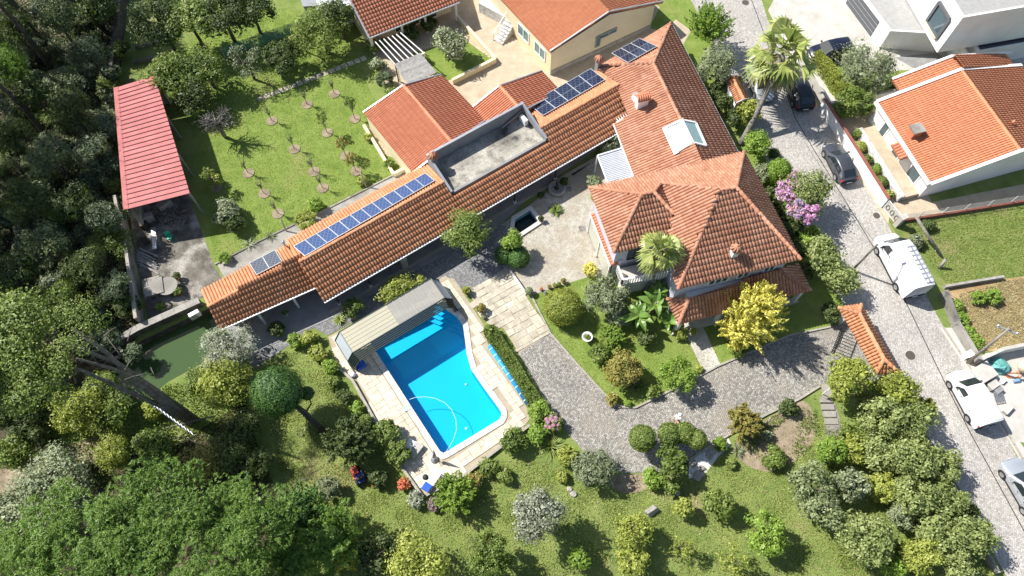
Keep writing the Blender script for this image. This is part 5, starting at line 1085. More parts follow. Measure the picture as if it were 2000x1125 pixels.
for a in (('dense', 550, 112, 38, 1.7, 'leaf_dark', 'round dark green orange tree left of the fence corner'), ('broad', 628, 62, 62, 2.8, 'leaf_mid', 'large dark lemon tree shading the stepping stones'), ('broad', 660, 30, 44, 3.0, 'leaf_dark', 'dark tree against the salmon roofed house'), ('broad', 335, 150, 54, 2.8, 'leaf_mid', 'glossy citrus tree right beside the red shed'), ('broad', 400, 135, 52, 2.6, 'leaf_mid', 'citrus tree with pale leaves next to the shed citrus'),
          ('broad', 372, 190, 44, 2.0, 'leaf_dark', 'low dark citrus crown below the two shed citrus trees'), ('dense', 312, 45, 58, 3.6, 'leaf_dark', 'dark rounded tree at the top beyond the red shed'), ('broad', 372, 45, 58, 3.4, 'leaf_mid', 'green tree in the row along the top left garden'), ('broad', 435, 30, 60, 3.4, 'leaf_dark', 'dark spreading tree at the top of the orchard'), ('broad', 490, 20, 50, 3.0, 'leaf_dark', 'rightmost dark tree at the top of the orchard'), ('sparse', 482, 122, 44, 2.3, 'leaf_grey', 'half bare grey tree beside the turquoise fence'),
          ('sparse', 590, 75, 28, 1.9, 'leaf_yellow', 'thin yellowish citrus beside the lemon tree'), ('broad', 875, 88, 40, 1.9, 'leaf_grey', 'small fruit tree on the lawn of the cream house')):
    tree(*a, flat=.85)
p = at(440, 268); e = empty('bare_tree', p, 'leafless tangled grey tree at the shady lawn edge', 'tree'); put('trunk', trunk_mesh(3, True), 'bark_pale', e, scale=(2.0, 2.0, 2.6)); put('branches', trunk_mesh(4, True), 'bark_pale', e, (0, 0, .3), (2.2, 2.2, 2.0), 2.0)
for i, (k, x, y, r, m_, lab) in enumerate((('broad', 440, 412, 30, 'leaf_grey', 'grey leaved shrub in the lower left orchard corner'), ('sparse', 418, 352, 18, 'leaf_yellow', 'thin yellowish shrub at the edge of the shed shade'), ('broad', 462, 436, 24, 'leaf_dark', 'dark shrub beside the spiky palms'), ('dense', 600, 430, 22, 'leaf_yellow', 'yellow green shrub by the orchard path'), ('broad', 617, 400, 17, 'leaf_bright', 'light green shrub right of the yellow one by the path'), ('broad', 706, 352, 12, 'leaf_yellow', 'small shrub by the path near the annex'), ('dense', 438, 505, 12, 'leaf_bright', 'tiny green shrub at the path corner'),
        ('broad', 738, 128, 18, 'leaf_grey', 'grey plants in the bed below the pergola'), ('fine', 752, 158, 20, 'leaf_fern', 'feathery plants in the narrow bed by the annex'), ('broad', 726, 92, 16, 'leaf_mid', 'climber beside the salmon house corner'), ('broad', 766, 182, 14, 'leaf_mid', 'green plants at the lower end of the narrow bed'), ('broad', 720, 268, 10, 'leaf_yellow', 'small plants behind the low cream wall'), ('broad', 760, 320, 11, 'leaf_mid', 'plants at the corner of the low cream wall'), ('broad', 800, 65, 22, 'leaf_dark', 'dark shrubs below the cream veranda'), ('broad', 838, 46, 20, 'leaf_dark', 'shrubs beside the white veranda post'), ('broad', 826, 112, 12, 'leaf_bright', 'creeper on the corner of the white pergola'), ('broad', 748, 86, 13, 'leaf_mid', 'vine at the eave end of the pergola'))):
    bush(k, x, y, r, m_, lab)
# ------------------------------------------------------------------ street side, upper right
for a in (('feather', 1382, 62, 44, 1.7, 'leaf_bright', 'feathery light green conifer by the upper street'), ('fine', 1395, 132, 44, 1.8, 'leaf_grey', 'large grey green bush between villa and street'), ('broad', 1432, 165, 20, 1.2, 'leaf_dark', 'dark shrub behind the tiny tiled shelter'), ('broad', 1462, 222, 28, 1.4, 'leaf_yellow', 'yellow green shrub at the foot of the tall palm'), ('broad', 1478, 285, 30, 1.4, 'leaf_bright', 'fresh green shrub below the tall palm by the street'), ('fine', 1490, 338, 22, 1.0, 'leaf_grey', 'grey shrub beside the clipped green bush'),
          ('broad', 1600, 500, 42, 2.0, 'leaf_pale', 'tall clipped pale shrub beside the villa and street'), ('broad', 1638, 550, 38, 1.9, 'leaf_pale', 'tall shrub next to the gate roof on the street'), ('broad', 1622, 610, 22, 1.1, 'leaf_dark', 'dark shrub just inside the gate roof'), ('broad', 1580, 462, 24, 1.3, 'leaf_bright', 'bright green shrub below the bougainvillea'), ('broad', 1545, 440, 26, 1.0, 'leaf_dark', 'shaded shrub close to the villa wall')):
    bush(a[0], a[1], a[2], a[3], a[5], a[6], flat=1.0)
bush('ball', 1520, 338, 24, 'leaf_bright', 'clipped egg shaped bright green bush by the street', flat=1.2)
bush('fine', 1512, 300, 14, 'leaf_dark', 'small dark shrub above the clipped bush'); 
bg_ = bush('broad', 1572, 380, 56, 'leaf_pale', 'bougainvillea with magenta flowers beside the street', flat=.9, name='bougainvillea', rz=0); 
for i, (dx, dy, s_) in enumerate(((-.75, -.3, .36), (-.5, -.75, .42), (-.1, -.9, .4), (-.45, .1, .3), (-.3, .55, .24), (-.8, .1, .3))): put('blossom', crown('sparse', .8, i % 3), ('bloom_magenta', 'bloom_pink', 'bloom_magenta')[i % 3], bg_, (dx, dy, 1.0), (s_, s_, s_ * .9), i)
for i, (x, y, r) in enumerate(((1400, 175, 20), (1415, 205, 20), (1432, 236, 18), (1498, 382, 18), (1515, 412, 20), (1535, 452, 22), (1556, 492, 20), (1575, 530, 20))): bush('broad', x, y, r, 'leaf_dark', ['topmost dark shrub behind the rear roof', 'dark shrub left of the tiny tiled shelter', 'dark shrub at the foot of the leaning palm', 'dark shrub below the clipped green bush', 'dark shrub left of the bougainvillea', 'dark shrub under the bougainvillea', 'dark shrub at the villa eave', 'lowest dark shrub at the villa corner'][i], flat=1.1)  # row of dark shrubs added to fill in the house shadow along this strip
# ------------------------------------------------------------------ villa garden
cy = tree('spire', 1470, 620, 60, 2.9, 'leaf_gold', 'tall golden yellow cypress in front of the villa', flat=1.15, name='golden_cypress', wide=1.0)
put('side_crown', crown('spire', 1.8, 1), 'leaf_gold', cy, (-.9, -.7, .3), (1.5, 1.4, 1.5), 1); put('top_crown', crown('spire', 1.8, 2), 'leaf_gold', cy, (.3, .5, 2.8), (1.6, 1.6, 1.6), 2)
tree('fine', 1182, 578, 48, 2.0, 'leaf_grey', 'grey green olive like tree beside the balcony', flat=.95); bush('fine', 1208, 616, 26, 'leaf_grey', 'grey shrub below the grey tree by the balcony')
bush('ball', 1100, 600, 36, 'leaf_yellow', 'round clipped yellow green bush on the villa lawn', flat=.85)
bush('feather', 1196, 660, 24, 'leaf_bright', 'feathery lime green clump on the villa lawn', flat=.7); bush('broad', 1168, 690, 24, 'leaf_mid', 'loose shrub beside the stone urn'); bush('dense', 1216, 722, 38, 'leaf_rust', 'large clipped bush with browned top at the drive bend', flat=.95); bush('broad', 1240, 750, 18, 'leaf_dark', 'dark undergrowth behind the browned bush')
tree('dense', 1322, 732, 36, 1.9, 'leaf_bright', 'round green tree at the drive edge in front of the villa')
bush('dense', 1152, 527, 15, 'leaf_gold', 'small orange yellow bush at the villa corner'); bush('broad', 1275, 765, 16, 'leaf_mid', 'low shrub at the lower lawn tip'); bush('dense', 1330, 650, 15, 'leaf_yellow', 'small clipped shrub by the entrance path'); bush('broad', 1365, 720, 9, 'leaf_yellow', 'tiny shrub at the foot of the entrance path'); bush('broad', 1262, 662, 20, 'leaf_dark', 'dark shrubs below the banana plants'); bush('dense', 1440, 680, 18, 'leaf_mid', 'low green shrub under the golden cypress')
bush('broad', 1195, 780, 14, 'leaf_rust', 'reddish low plants at the drive bend'); bush('broad', 1226, 788, 8, 'leaf_bright', 'tiny bright plant at the tip of the lawn')
# banana plants
def strap_leaf(m, p, d, L, W, droop=.6, n=6, fold=.15):
    """a long leaf arching out of p along d"""
    d = Vector(d).normalized(); s_ = d.cross(Vector((0, 0, 1)));  s_ = s_.normalized() if s_.length > .01 else Vector((1, 0, 0)); V = []
    for i in range(n + 1):
        t = i / n; c = p + d * L * t + Vector((0, 0, -droop * L * t * t)); w_ = W * math.sin(math.pi * min(1, .08 + .92 * t) ** .8) * .5 + .004
        V += [c - s_ * w_ + Vector((0, 0, fold * w_)), c, c + s_ * w_ + Vector((0, 0, fold * w_))]
    m.add(V, [f for i in range(n) for f in ((3 * i, 3 * i + 1, 3 * i + 4, 3 * i + 3), (3 * i + 1, 3 * i + 2, 3 * i + 5, 3 * i + 4))])
def banana(x, y, h, n, sc, label):
    b = at(x, y); e = empty('banana_plant', b, label, 'banana plant'); MB().tube([b, b + Vector((.05, .03, h * .6)), b + Vector((0, 0, h))], [.16, .12, .08], 9).build('stem', M['bark_pale'], e)
    for k in range(int(n * 1.5)):
        a = 6.28 * k / n + random.uniform(-.3, .3); m = MB(); strap_leaf(m, b + Vector((0, 0, h * random.uniform(.7, 1))), (math.cos(a), math.sin(a), random.uniform(.3, 1.6)), sc * random.uniform(.55, 1.0), .42 * sc / 1.6 * random.uniform(.7, 1.1), random.uniform(.25, .8), 6, .5); m.build('leaf', M['leaf_banana'], e)
banana(1240, 632, 1.7, 10, 2.1, 'banana plant with broad leaves left of the villa porch'); banana(1272, 612, 2.1, 11, 2.3, 'taller banana plant next to the villa corner'); banana(1280, 588, 2.2, 8, 1.7, 'yellowing banana plant under the small palm'); banana(1300, 640, 1.3, 8, 1.7, 'low banana plant by the porch edge')
# palms
def fan(m, c, d, L, blades=13, spread=2.3, droop=.25):
    L = L * random.uniform(.85, 1.1)
    d = Vector(d).normalized(); x = d.cross(Vector((0, 0, 1))); x = x.normalized() if x.length > .01 else Vector((1, 0, 0)); up = x.cross(d)
    for k in range(blades):
        a = (k / (blades - 1) - .5) * spread; v_ = d * math.cos(a) + x * math.sin(a); s_ = (v_.cross(up)).normalized() * .035 * L / .8; mid = c + v_ * L * .6 - Vector((0, 0, .04 * L)); tip = c + v_ * L * random.uniform(.88, 1.1) - Vector((0, 0, droop * L * random.uniform(.6, 1.5)))
        m.add([c, mid - s_ * 1.6, tip, mid + s_ * 1.6], [(0, 1, 2, 3)])
def palm(base, top, label, n=34, L=1.0, pet=1.0, tr=.2, dead=16):
    base, top = Vector(base), Vector(top); e = empty('palm_tree', base, label, 'palm tree'); mid = base.lerp(top, .5) + Vector((.25, -.1, -.1)) * (top - base).length * .12
    pa = [base.lerp(mid, t).lerp(mid.lerp(top, t), t) for t in np.linspace(0, 1, 9)]; MB().tube(pa, [tr * 1.15, tr, tr * .95, tr * .9, tr * .9, tr * .95, tr * 1.15, tr * 1.3, tr * 1.1], 10).build('trunk', M['bark_pale'], e)
    for k in range(n + dead):
        a = k * 2.4; el = (1.5 - 2.0 * (k / n)) if k < n else random.uniform(-1.35, -.75); d = Vector((math.cos(a) * math.cos(el), math.sin(a) * math.cos(el), math.sin(el))); pl_ = pet * random.uniform(.55, 1.25) * (1 if k < n else .7)
        p1 = top + d * pl_ - Vector((0, 0, .1 * pl_)); m = MB(); m.tube([top, p1], [.025, .015], 4); fan(m, p1, (d + Vector((random.uniform(-.25, .25), random.uniform(-.25, .25), random.uniform(-.5, 0)))).normalized(), L * random.uniform(.7, 1.25), 11, random.uniform(1.5, 2.6), random.uniform(.15, .5) if k < n else .5); m.build('frond' if k < n else 'dead_frond', M['leaf_palm' if k < n * .85 or k % 3 else 'frond_dead'] if k < n else M['frond_dead'], e)
palm(at(1446, 282), at(1528, 108, 6.0), 'tall leaning fan palm with shaggy dead fronds by the street', 28, 1.75, 1.7, .26, 26)
pt_ = at(1292, 490, 6.9); palm(Vector((pt_.x - .1, pt_.y - .2, 0)), pt_, 'shorter fan palm in front of the villa balcony', 22, 1.1, .9, .17, 16)
# spiky rosettes
def rosette(x, y, r, n, mat, label, up=.7, w_=.09, droop=.5, name='agave'):
    b = at(x, y); Rm = r * mpp(x, y); m = MB()
    for k in range(n): a = k * 2.4; el = random.uniform(.1, up * 1.9); strap_leaf(m, b + Vector((0, 0, .06)), (math.cos(a), math.sin(a), math.tan(min(el, 1.3))), Rm * random.uniform(.85, 1.15) * (1.0 if el < .8 else .8), w_, droop, 4)
    thing_mesh(name, m, M[mat], label, 'plant', base=b)
rosette(1075, 872, 30, 70, 'leaf_palm', 'spiky yucca rosette beside the hydrangea', .7, .07, .25, 'yucca'); rosette(1085, 412, 22, 60, 'leaf_mid', 'spiky strap leaved plant in the courtyard', .7, .11, .55, 'clivia'); rosette(1440, 882, 17, 60, 'leaf_grey', 'grey spiky rosette in the stony bed', .6, .05, .3); rosette(487, 478, 20, 34, 'leaf_grey', 'spiky palm seedling beside the orchard path', .5, .05, .4, 'cycad'); rosette(530, 462, 16, 26, 'leaf_dark', 'dark spiky plant further up the orchard path', .5, .05, .4, 'cycad'); rosette(664, 626, 19, 46, 'leaf_palm', 'cycad under the portico eave', .6, .08, .4, 'cycad'); rosette(313, 600, 14, 36, 'leaf_bright', 'bright green rosette by the pond wall', .6, .09, .4); rosette(1925, 1120, 24, 50, 'leaf_palm', 'yucca at the lower street corner', .7, .07, .3, 'yucca'); rosette(905, 425, 14, 20, 'leaf_palm', 'little palm shoot at the courtyard tree', .6, .06, .3, 'cycad')
# ------------------------------------------------------------------ courtyard and poolside
tree('broad', 910, 455, 52, 2.6, 'leaf_mid', 'leafy green tree against the wing eave in the courtyard', flat=.8); tree('broad', 1000, 468, 24, 2.0, 'leaf_bright', 'small leafy tree beside the blue basin', flat=.9)
bush('ball', 1012, 502, 22, 'leaf_topiary', 'dark clipped ball in a pot by the drain', flat=.9); bush('ball', 985, 498, 18, 'leaf_topiary', 'second dark clipped ball beside the basin tree', flat=1.0)
bush('fine', 1186, 278, 26, 'leaf_grey', 'flowering shrub between wing and rear range', flat=1.0); bush('fine', 1160, 356, 17, 'leaf_grey', 'grey green shrub under the louvred canopy'); bush('broad', 1162, 384, 9, 'leaf_yellow', 'small potted shrub at the villa corner')
bush('broad', 775, 562, 34, 'leaf_yellow', 'spreading yellow green shrub behind the pool enclosure', wide=1.25, rz=.55, flat=.6); bush('broad', 820, 548, 14, 'leaf_yellow', 'small shrub at the end of the enclosure'); bush('dense', 690, 602, 22, 'leaf_mid', 'green shrub at the portico posts')
hedge(pts(0, (958, 652), (1000, 716), (1044, 790)), 1.0, 1.0, 'leaf_mid', 'clipped green hedge between pool deck and driveway')
bush('dense', 957, 648, 15, 'leaf_mid', 'rounded upper end of the pool hedge', flat=1.0)
hyd = bush('dense', 1080, 826, 20, 'leaf_mid', 'hydrangea with faded pink flower heads', name='hydrangea')
for i in range(14): a = i * 2.4; put('flower_head', crown('ball', .5, i % 2), 'bloom_pink', hyd, (.75 * math.cos(a) * (i / 14) ** .5, .75 * math.sin(a) * (i / 14) ** .5, 1.55 - .5 * (i / 14)), (.2, .2, .17), i)
for i, (k, x, y, r, m_, lab) in enumerate((('broad', 1052, 800, 24, 'leaf_bright', 'loose green shrub at the lower end of the pool hedge'), ('broad', 1004, 862, 30, 'leaf_mid', 'shrub at the lower right corner of the pool deck'), ('broad', 1050, 848, 22, 'leaf_bright', 'fresh green shrub between the deck and hydrangea'), ('dense', 1108, 890, 20, 'leaf_yellow', 'yellow green shrub beside the yucca'), ('broad', 1098, 930, 14, 'leaf_yellow', 'small shrub with a red flower by the lower lawn'), ('fine', 1160, 918, 46, 'leaf_grey', 'large grey green bush at the lower end of the drive'),
        ('feather', 888, 968, 40, 'leaf_bright', 'bright green spreading juniper below the pool deck'), ('dense', 790, 946, 13, 'leaf_red', 'small orange red shrub by the deck edge'), ('dense', 811, 976, 17, 'leaf_silver', 'pale blue green shrub at the deck corner'), ('dense', 848, 986, 14, 'leaf_purple', 'dark purple shrub at the deck corner'), ('broad', 925, 940, 20, 'leaf_rust', 'rusty shrub beside the bright juniper'), ('broad', 955, 912, 22, 'leaf_mid', 'low shrubs along the lower deck edge'), ('broad', 985, 930, 18, 'leaf_mid', 'shrub on the lawn below the deck'),
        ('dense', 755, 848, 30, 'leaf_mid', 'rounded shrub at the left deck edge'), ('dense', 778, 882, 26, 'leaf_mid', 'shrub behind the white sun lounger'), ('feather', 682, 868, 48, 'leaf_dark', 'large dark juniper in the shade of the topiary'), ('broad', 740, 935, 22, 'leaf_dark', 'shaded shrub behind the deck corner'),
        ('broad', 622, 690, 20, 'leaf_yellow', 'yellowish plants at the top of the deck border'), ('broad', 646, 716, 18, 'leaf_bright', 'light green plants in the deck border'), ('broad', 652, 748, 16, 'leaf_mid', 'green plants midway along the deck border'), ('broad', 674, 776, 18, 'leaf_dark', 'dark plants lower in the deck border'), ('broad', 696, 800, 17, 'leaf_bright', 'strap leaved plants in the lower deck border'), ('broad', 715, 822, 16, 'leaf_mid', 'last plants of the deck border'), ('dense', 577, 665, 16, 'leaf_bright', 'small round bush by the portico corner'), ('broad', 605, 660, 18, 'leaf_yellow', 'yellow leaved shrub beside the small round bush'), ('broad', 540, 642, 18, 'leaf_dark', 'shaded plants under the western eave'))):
    bush(k, x, y, r, m_, lab)
# great topiary ball on a leaning trunk
tb = at(629, 842); tc = at(541, 765, 4.2); e = empty('topiary_tree', tb, 'big clipped topiary ball on a leaning trunk with a small side ball', 'tree'); Rm = 53 * mpp(541, 765, 4.2); mid = tb.lerp(tc, .45) + Vector((.25, 0, .35))
MB().tube([tb, tb.lerp(mid, .5) + Vector((.05, -.05, 0)), mid, mid.lerp(tc, .6)], [.32, .26, .22, .15], 10).build('trunk', M['bark'], e)
put('crown', crown('ball', 2.6, 0), 'leaf_topiary', e, tc - tb - Vector((0, 0, Rm)), (Rm, Rm, Rm * .95)); sc_ = at(600, 768, 3.0); r2 = 14 * mpp(600, 768, 3.0)
put('side_ball', crown('ball', .5, 1), 'leaf_topiary', e, sc_ - tb - Vector((0, 0, r2)), (r2, r2, r2)); MB().tube([mid - Vector((0, 0, .2)), mid.lerp(sc_, .5) + Vector((.35, 0, -.2)), sc_], [.08, .06, .03], 6).build('side_branch', M['bark'], e)
tree('fine', 446, 680, 60, 2.4, 'leaf_silver', 'silvery leaved tree beside the green pond', flat=.8, bark='bark_pale')
# ------------------------------------------------------------------ pollarded trees on the drive
for x, y, r, lab in ((1255, 856, 26, 'leftmost clipped ball tree on the driveway'), (1308, 848, 22, 'clipped ball tree just below the walking person'), (1338, 846, 21, 'clipped ball tree in the middle of the drive trio'), (1361, 858, 19, 'rightmost clipped ball tree of the drive trio')): tree('ball', x, y, r, 2.0, 'leaf_mid', lab, 'clipped ball trees on the driveway', name='clipped_tree', flat=.9, bark='bark')
tree('dense', 1310, 902, 34, 1.8, 'leaf_mid', 'larger clipped tree at the lower edge of the driveway')
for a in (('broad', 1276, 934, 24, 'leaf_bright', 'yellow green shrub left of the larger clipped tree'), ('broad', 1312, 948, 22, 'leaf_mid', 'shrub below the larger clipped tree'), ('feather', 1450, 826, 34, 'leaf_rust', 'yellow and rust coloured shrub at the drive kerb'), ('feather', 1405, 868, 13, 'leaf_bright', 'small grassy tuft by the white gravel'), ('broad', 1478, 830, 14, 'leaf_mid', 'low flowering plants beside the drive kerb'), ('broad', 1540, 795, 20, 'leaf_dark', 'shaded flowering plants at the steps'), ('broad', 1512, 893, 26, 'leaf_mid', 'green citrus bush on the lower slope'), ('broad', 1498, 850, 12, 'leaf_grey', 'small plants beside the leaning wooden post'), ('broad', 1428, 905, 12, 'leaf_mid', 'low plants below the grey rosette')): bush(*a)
# ------------------------------------------------------------------ lower garden
for a in (('broad', 1048, 1010, 62, 3.4, 'leaf_silver', 'tall silvery tree on the lower lawn'), ('dense', 955, 1082, 48, 2.2, 'leaf_mid', 'dense round tree at the bottom edge'), ('broad', 1240, 1045, 44, 2.0, 'leaf_yellow', 'yellow green tree at the bottom of the garden'), ('dense', 1238, 1095, 34, 1.8, 'leaf_yellow', 'bright lower crown below the yellow green tree'), ('sparse', 1333, 1066, 26, 1.7, 'leaf_yellow', 'thin young tree on the lower lawn'), ('broad', 1335, 990, 22, 1.3, 'leaf_yellow', 'small yellowish tree right of the stone block'), ('broad', 1405, 986, 34, 1.6, 'leaf_mid', 'citrus tree in the middle of the lower lawn'), ('dense', 1494, 1040, 46, 1.9, 'leaf_bright', 'bright green citrus tree on the lower lawn'), ('sparse', 1432, 1092, 36, 1.8, 'leaf_yellow', 'thin yellowish tree near the bottom edge'), ('broad', 1130, 1090, 24, 1.6, 'leaf_bright', 'small shaded tree near the bottom edge'), ('broad', 1582, 950, 50, 2.4, 'leaf_slate', 'grey leaved tree on the lower slope'), ('broad', 1604, 1000, 44, 2.4, 'leaf_slate', 'second grey leaved tree just below the first'), ('dense', 1690, 1050, 56, 2.4, 'leaf_pale', 'large pale round tree near the lower street'), ('broad', 1625, 878, 30, 1.6, 'leaf_bright', 'light green citrus tree on a tilted stem'), ('broad', 1660, 742, 50, 2.4, 'leaf_yellow', 'large yellow green leafy tree beside the gate roof')): tree(*a, flat=.9)
LH = 'overgrown shrubs along the lower street'
for i, (k, x, y, r, m_, lab) in enumerate((('broad', 1752, 765, 40, 'leaf_yellow', 'yellow green shrub just below the gate roof'), ('broad', 1722, 815, 46, 'leaf_pale', 'broad leaved shrub second below the gate roof'), ('broad', 1785, 830, 44, 'leaf_pale', 'leafy shrub facing the lower white van'), ('feather', 1800, 800, 20, 'leaf_yellow', 'narrow yellow conifer at the street edge'), ('broad', 1668, 875, 30, 'leaf_yellow', 'yellowing shrub on the inner side of the street hedge'), ('broad', 1718, 885, 40, 'leaf_pale', 'pale green shrub in the middle of the street hedge'), ('broad', 1778, 895, 46, 'leaf_pale', 'pale broad leaved shrub in the street hedge'), ('broad', 1835, 910, 40, 'leaf_pale', 'outermost shrub opposite the grey car'), ('broad', 1660, 950, 36, 'leaf_grey', 'grey green shrub behind the pale round tree'), ('dense', 1722, 955, 30, 'leaf_yellow', 'round yellow shrub in the street hedge'), ('broad', 1782, 968, 46, 'leaf_pale', 'large leafy shrub right of the yellow one'), ('broad', 1846, 975, 42, 'leaf_pale', 'leafy shrub at the street in the lower hedge'), ('fine', 1762, 1012, 32, 'leaf_grey', 'silver grey shrub between two leafy ones'), ('fine', 1884, 1000, 28, 'leaf_dark', 'dark fine leaved shrub at the street edge'), ('broad', 1835, 1042, 46, 'leaf_pale', 'big shrub in the lowest stretch of the hedge'), ('broad', 1895, 1050, 44, 'leaf_pale', 'leafy shrub bulging onto the lowest street'), ('dense', 1795, 1082, 40, 'leaf_yellow', 'bright yellow leaved shrub near the bottom right'), ('broad', 1862, 1105, 40, 'leaf_pale', 'lowest green shrub of the street hedge'), ('broad', 1745, 1110, 26, 'leaf_bright', 'small bright shrub at the bottom below the round tree'), ('broad', 1690, 800, 22, 'leaf_dark', 'shaded shrub under the yellow green leafy tree'), ('broad', 1655, 840, 16, 'leaf_mid', 'small shrub beside the concrete path'))): bush(k, x, y, r, m_, lab, LH, flat=1.15)
# ------------------------------------------------------------------ neighbours on the right
tree('fine', 1690, 132, 66, 2.2, 'leaf_grey', 'big grey olive tree in front of the modern house', flat=.85); hedge(pts(0, (1586, 120), (1612, 152), (1638, 190)), .9, 1.5, 'leaf_yellow', 'yellow green hedge along the modern house wall'); hedge(pts(0, (1730, 172), (1800, 164)), .7, .9, 'leaf_mid', 'low hedge behind the big olive tree')
bush('broad', 1668, 204, 38, 'leaf_mid', 'dark green shrub between the two white houses', wide=1.2); bush('broad', 1645, 215, 20, 'leaf_bright', 'bright shrub at the corner of the white wall')
for i, (k, x, y, r, m_, lab) in enumerate((('broad', 1676, 262, 12, 'leaf_mid', 'first small plant in the bed of the white house'), ('ball', 1680, 288, 12, 'leaf_yellow', 'round clipped bush in the bed of the white house'), ('broad', 1694, 312, 12, 'leaf_mid', 'leafy plant below the round clipped bush'), ('broad', 1710, 332, 13, 'leaf_bright', 'bright plant in the middle of the bed'), ('ball', 1720, 356, 13, 'leaf_mid', 'lower round bush in the bed of the white house'), ('broad', 1735, 380, 12, 'leaf_yellow', 'last yellowish plant of the bed'), ('broad', 1748, 278, 10, 'leaf_mid', 'potted plant on the veranda of the white house'), ('fine', 1718, 242, 12, 'leaf_grey', 'grey plant at the veranda end'))): bush(k, x, y, r, m_, lab)
for i, (x, y, r, lab) in enumerate(((1868, 596, 14, 'topmost'), (1880, 622, 14, 'second'), (1893, 645, 12, 'third'), (1908, 668, 15, 'lowest'))): bush('dense', x, y, r, 'leaf_bright', f'{lab} small box bush along the retaining wall', 'box bushes of the straw plot')
bush('dense', 1911, 582, 15, 'leaf_bright', 'left box bush at the top of the straw plot', 'box bushes of the straw plot'); bush('dense', 1940, 579, 16, 'leaf_bright', 'right box bush at the top of the straw plot', 'box bushes of the straw plot'); bush('broad', 1790, 470, 16, 'leaf_grey', 'weeds beside the field pillar'); bush('broad', 1812, 440, 14, 'leaf_dark', 'shaded weeds under the leaning pole')
# ------------------------------------------------------------------ woodland on the left
rw = random.Random(3)
WOODS = 'tall trees of the woodland'
def tall(x, y, h, r, kind, mat, label, lean=(0, 0)):
    b = at(x, y); e = empty('woodland_tree', b, label, 'tree', WOODS); t = b + Vector((lean[0], lean[1], h)); m = MB(); m.tube([b - Vector((0, 0, .2)), b.lerp(t, .4) + Vector((.2, .1, 0)), b.lerp(t, .75), t], [.26, .2, .15, .07], 9)
    for k in range(9): a = k * 2.4; p = b.lerp(t, .55 + .045 * k); m.tube([p, p + Vector((math.cos(a), math.sin(a), .5)) * r * .45, p + Vector((math.cos(a), math.sin(a), .35)) * r * .85], [.07, .045, .015], 5)
    m.build('trunk', M['bark'], e); put('crown', crown(kind, r, rw.randrange(3)), mat, e, t - b - Vector((0, 0, r * .9)), (r, r, r * .75), rw.uniform(0, 6)); return e
wl_ = 'tall dark tree rising out of the left frame edge in the woodland'
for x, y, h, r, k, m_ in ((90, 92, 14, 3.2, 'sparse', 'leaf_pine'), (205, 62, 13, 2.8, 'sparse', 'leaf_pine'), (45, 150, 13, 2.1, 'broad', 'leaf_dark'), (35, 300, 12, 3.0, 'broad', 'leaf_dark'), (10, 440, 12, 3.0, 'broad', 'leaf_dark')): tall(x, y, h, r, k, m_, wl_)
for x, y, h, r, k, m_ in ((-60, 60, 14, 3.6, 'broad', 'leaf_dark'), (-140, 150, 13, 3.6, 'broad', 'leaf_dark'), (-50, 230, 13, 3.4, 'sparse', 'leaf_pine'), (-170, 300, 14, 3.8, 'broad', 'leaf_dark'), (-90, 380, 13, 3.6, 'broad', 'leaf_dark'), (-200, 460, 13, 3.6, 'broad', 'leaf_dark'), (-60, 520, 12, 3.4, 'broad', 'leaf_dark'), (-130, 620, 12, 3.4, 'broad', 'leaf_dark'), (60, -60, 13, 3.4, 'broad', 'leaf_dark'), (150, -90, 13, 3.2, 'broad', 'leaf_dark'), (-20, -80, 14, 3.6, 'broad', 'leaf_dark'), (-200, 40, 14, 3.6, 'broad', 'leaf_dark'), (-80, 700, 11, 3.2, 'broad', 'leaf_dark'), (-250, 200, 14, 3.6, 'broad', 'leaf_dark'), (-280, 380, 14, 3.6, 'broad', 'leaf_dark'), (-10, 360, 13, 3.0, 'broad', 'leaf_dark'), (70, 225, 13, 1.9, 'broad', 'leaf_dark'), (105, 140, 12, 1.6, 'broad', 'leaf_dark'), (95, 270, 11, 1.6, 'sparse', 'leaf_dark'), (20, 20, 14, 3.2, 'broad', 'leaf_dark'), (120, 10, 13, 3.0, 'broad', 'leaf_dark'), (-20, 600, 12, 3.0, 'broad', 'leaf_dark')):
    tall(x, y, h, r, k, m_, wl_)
SCR = 'bracken and bramble clumps of the woodland floor'
def in_px(x, y, poly): return inside((x, y), poly)
wp1 = [(-40, -40), (222, -40), (222, 170), (246, 410), (272, 600), (190, 690), (60, 720), (-40, 700)]
cnt = 0; placed = []
while cnt < 110:
    x, y = rw.uniform(-40, 275), rw.uniform(-40, 720)
    if not in_px(x, y, wp1) or any((x - a) ** 2 + (y - b) ** 2 < 19 ** 2 for a, b in placed): continue
    placed.append((x, y)); cnt += 1; k = rw.choice(['scrub', 'fine', 'fine', 'broad']); m_ = rw.choice(['leaf_fern', 'leaf_fern', 'leaf_slate', 'leaf_dark', 'leaf_mid'])
    bush(k, x, y, rw.uniform(13, 36), m_, 'bracken and bramble clump on the dark woodland floor', SCR, flat=rw.uniform(.5, .9), name='bracken_clump', cat='undergrowth')
for a in (('fine', 222, 250, 34, 'leaf_grey', 'pale fern thicket leaning against the red shed wall'), ('fine', 215, 330, 36, 'leaf_fern', 'fern thicket below the pale one by the shed'), ('fine', 235, 200, 26, 'leaf_fern', 'ferns at the upper corner of the red shed'), ('broad', 205, 30, 30, 'leaf_dark', 'ivy covered mass at the top of the woodland wall'), ('fine', 240, 100, 20, 'leaf_dark', 'ivy strip on the woodland wall')): bush(*a, flat=1.1)
WC = 'feathery woodland crowns'
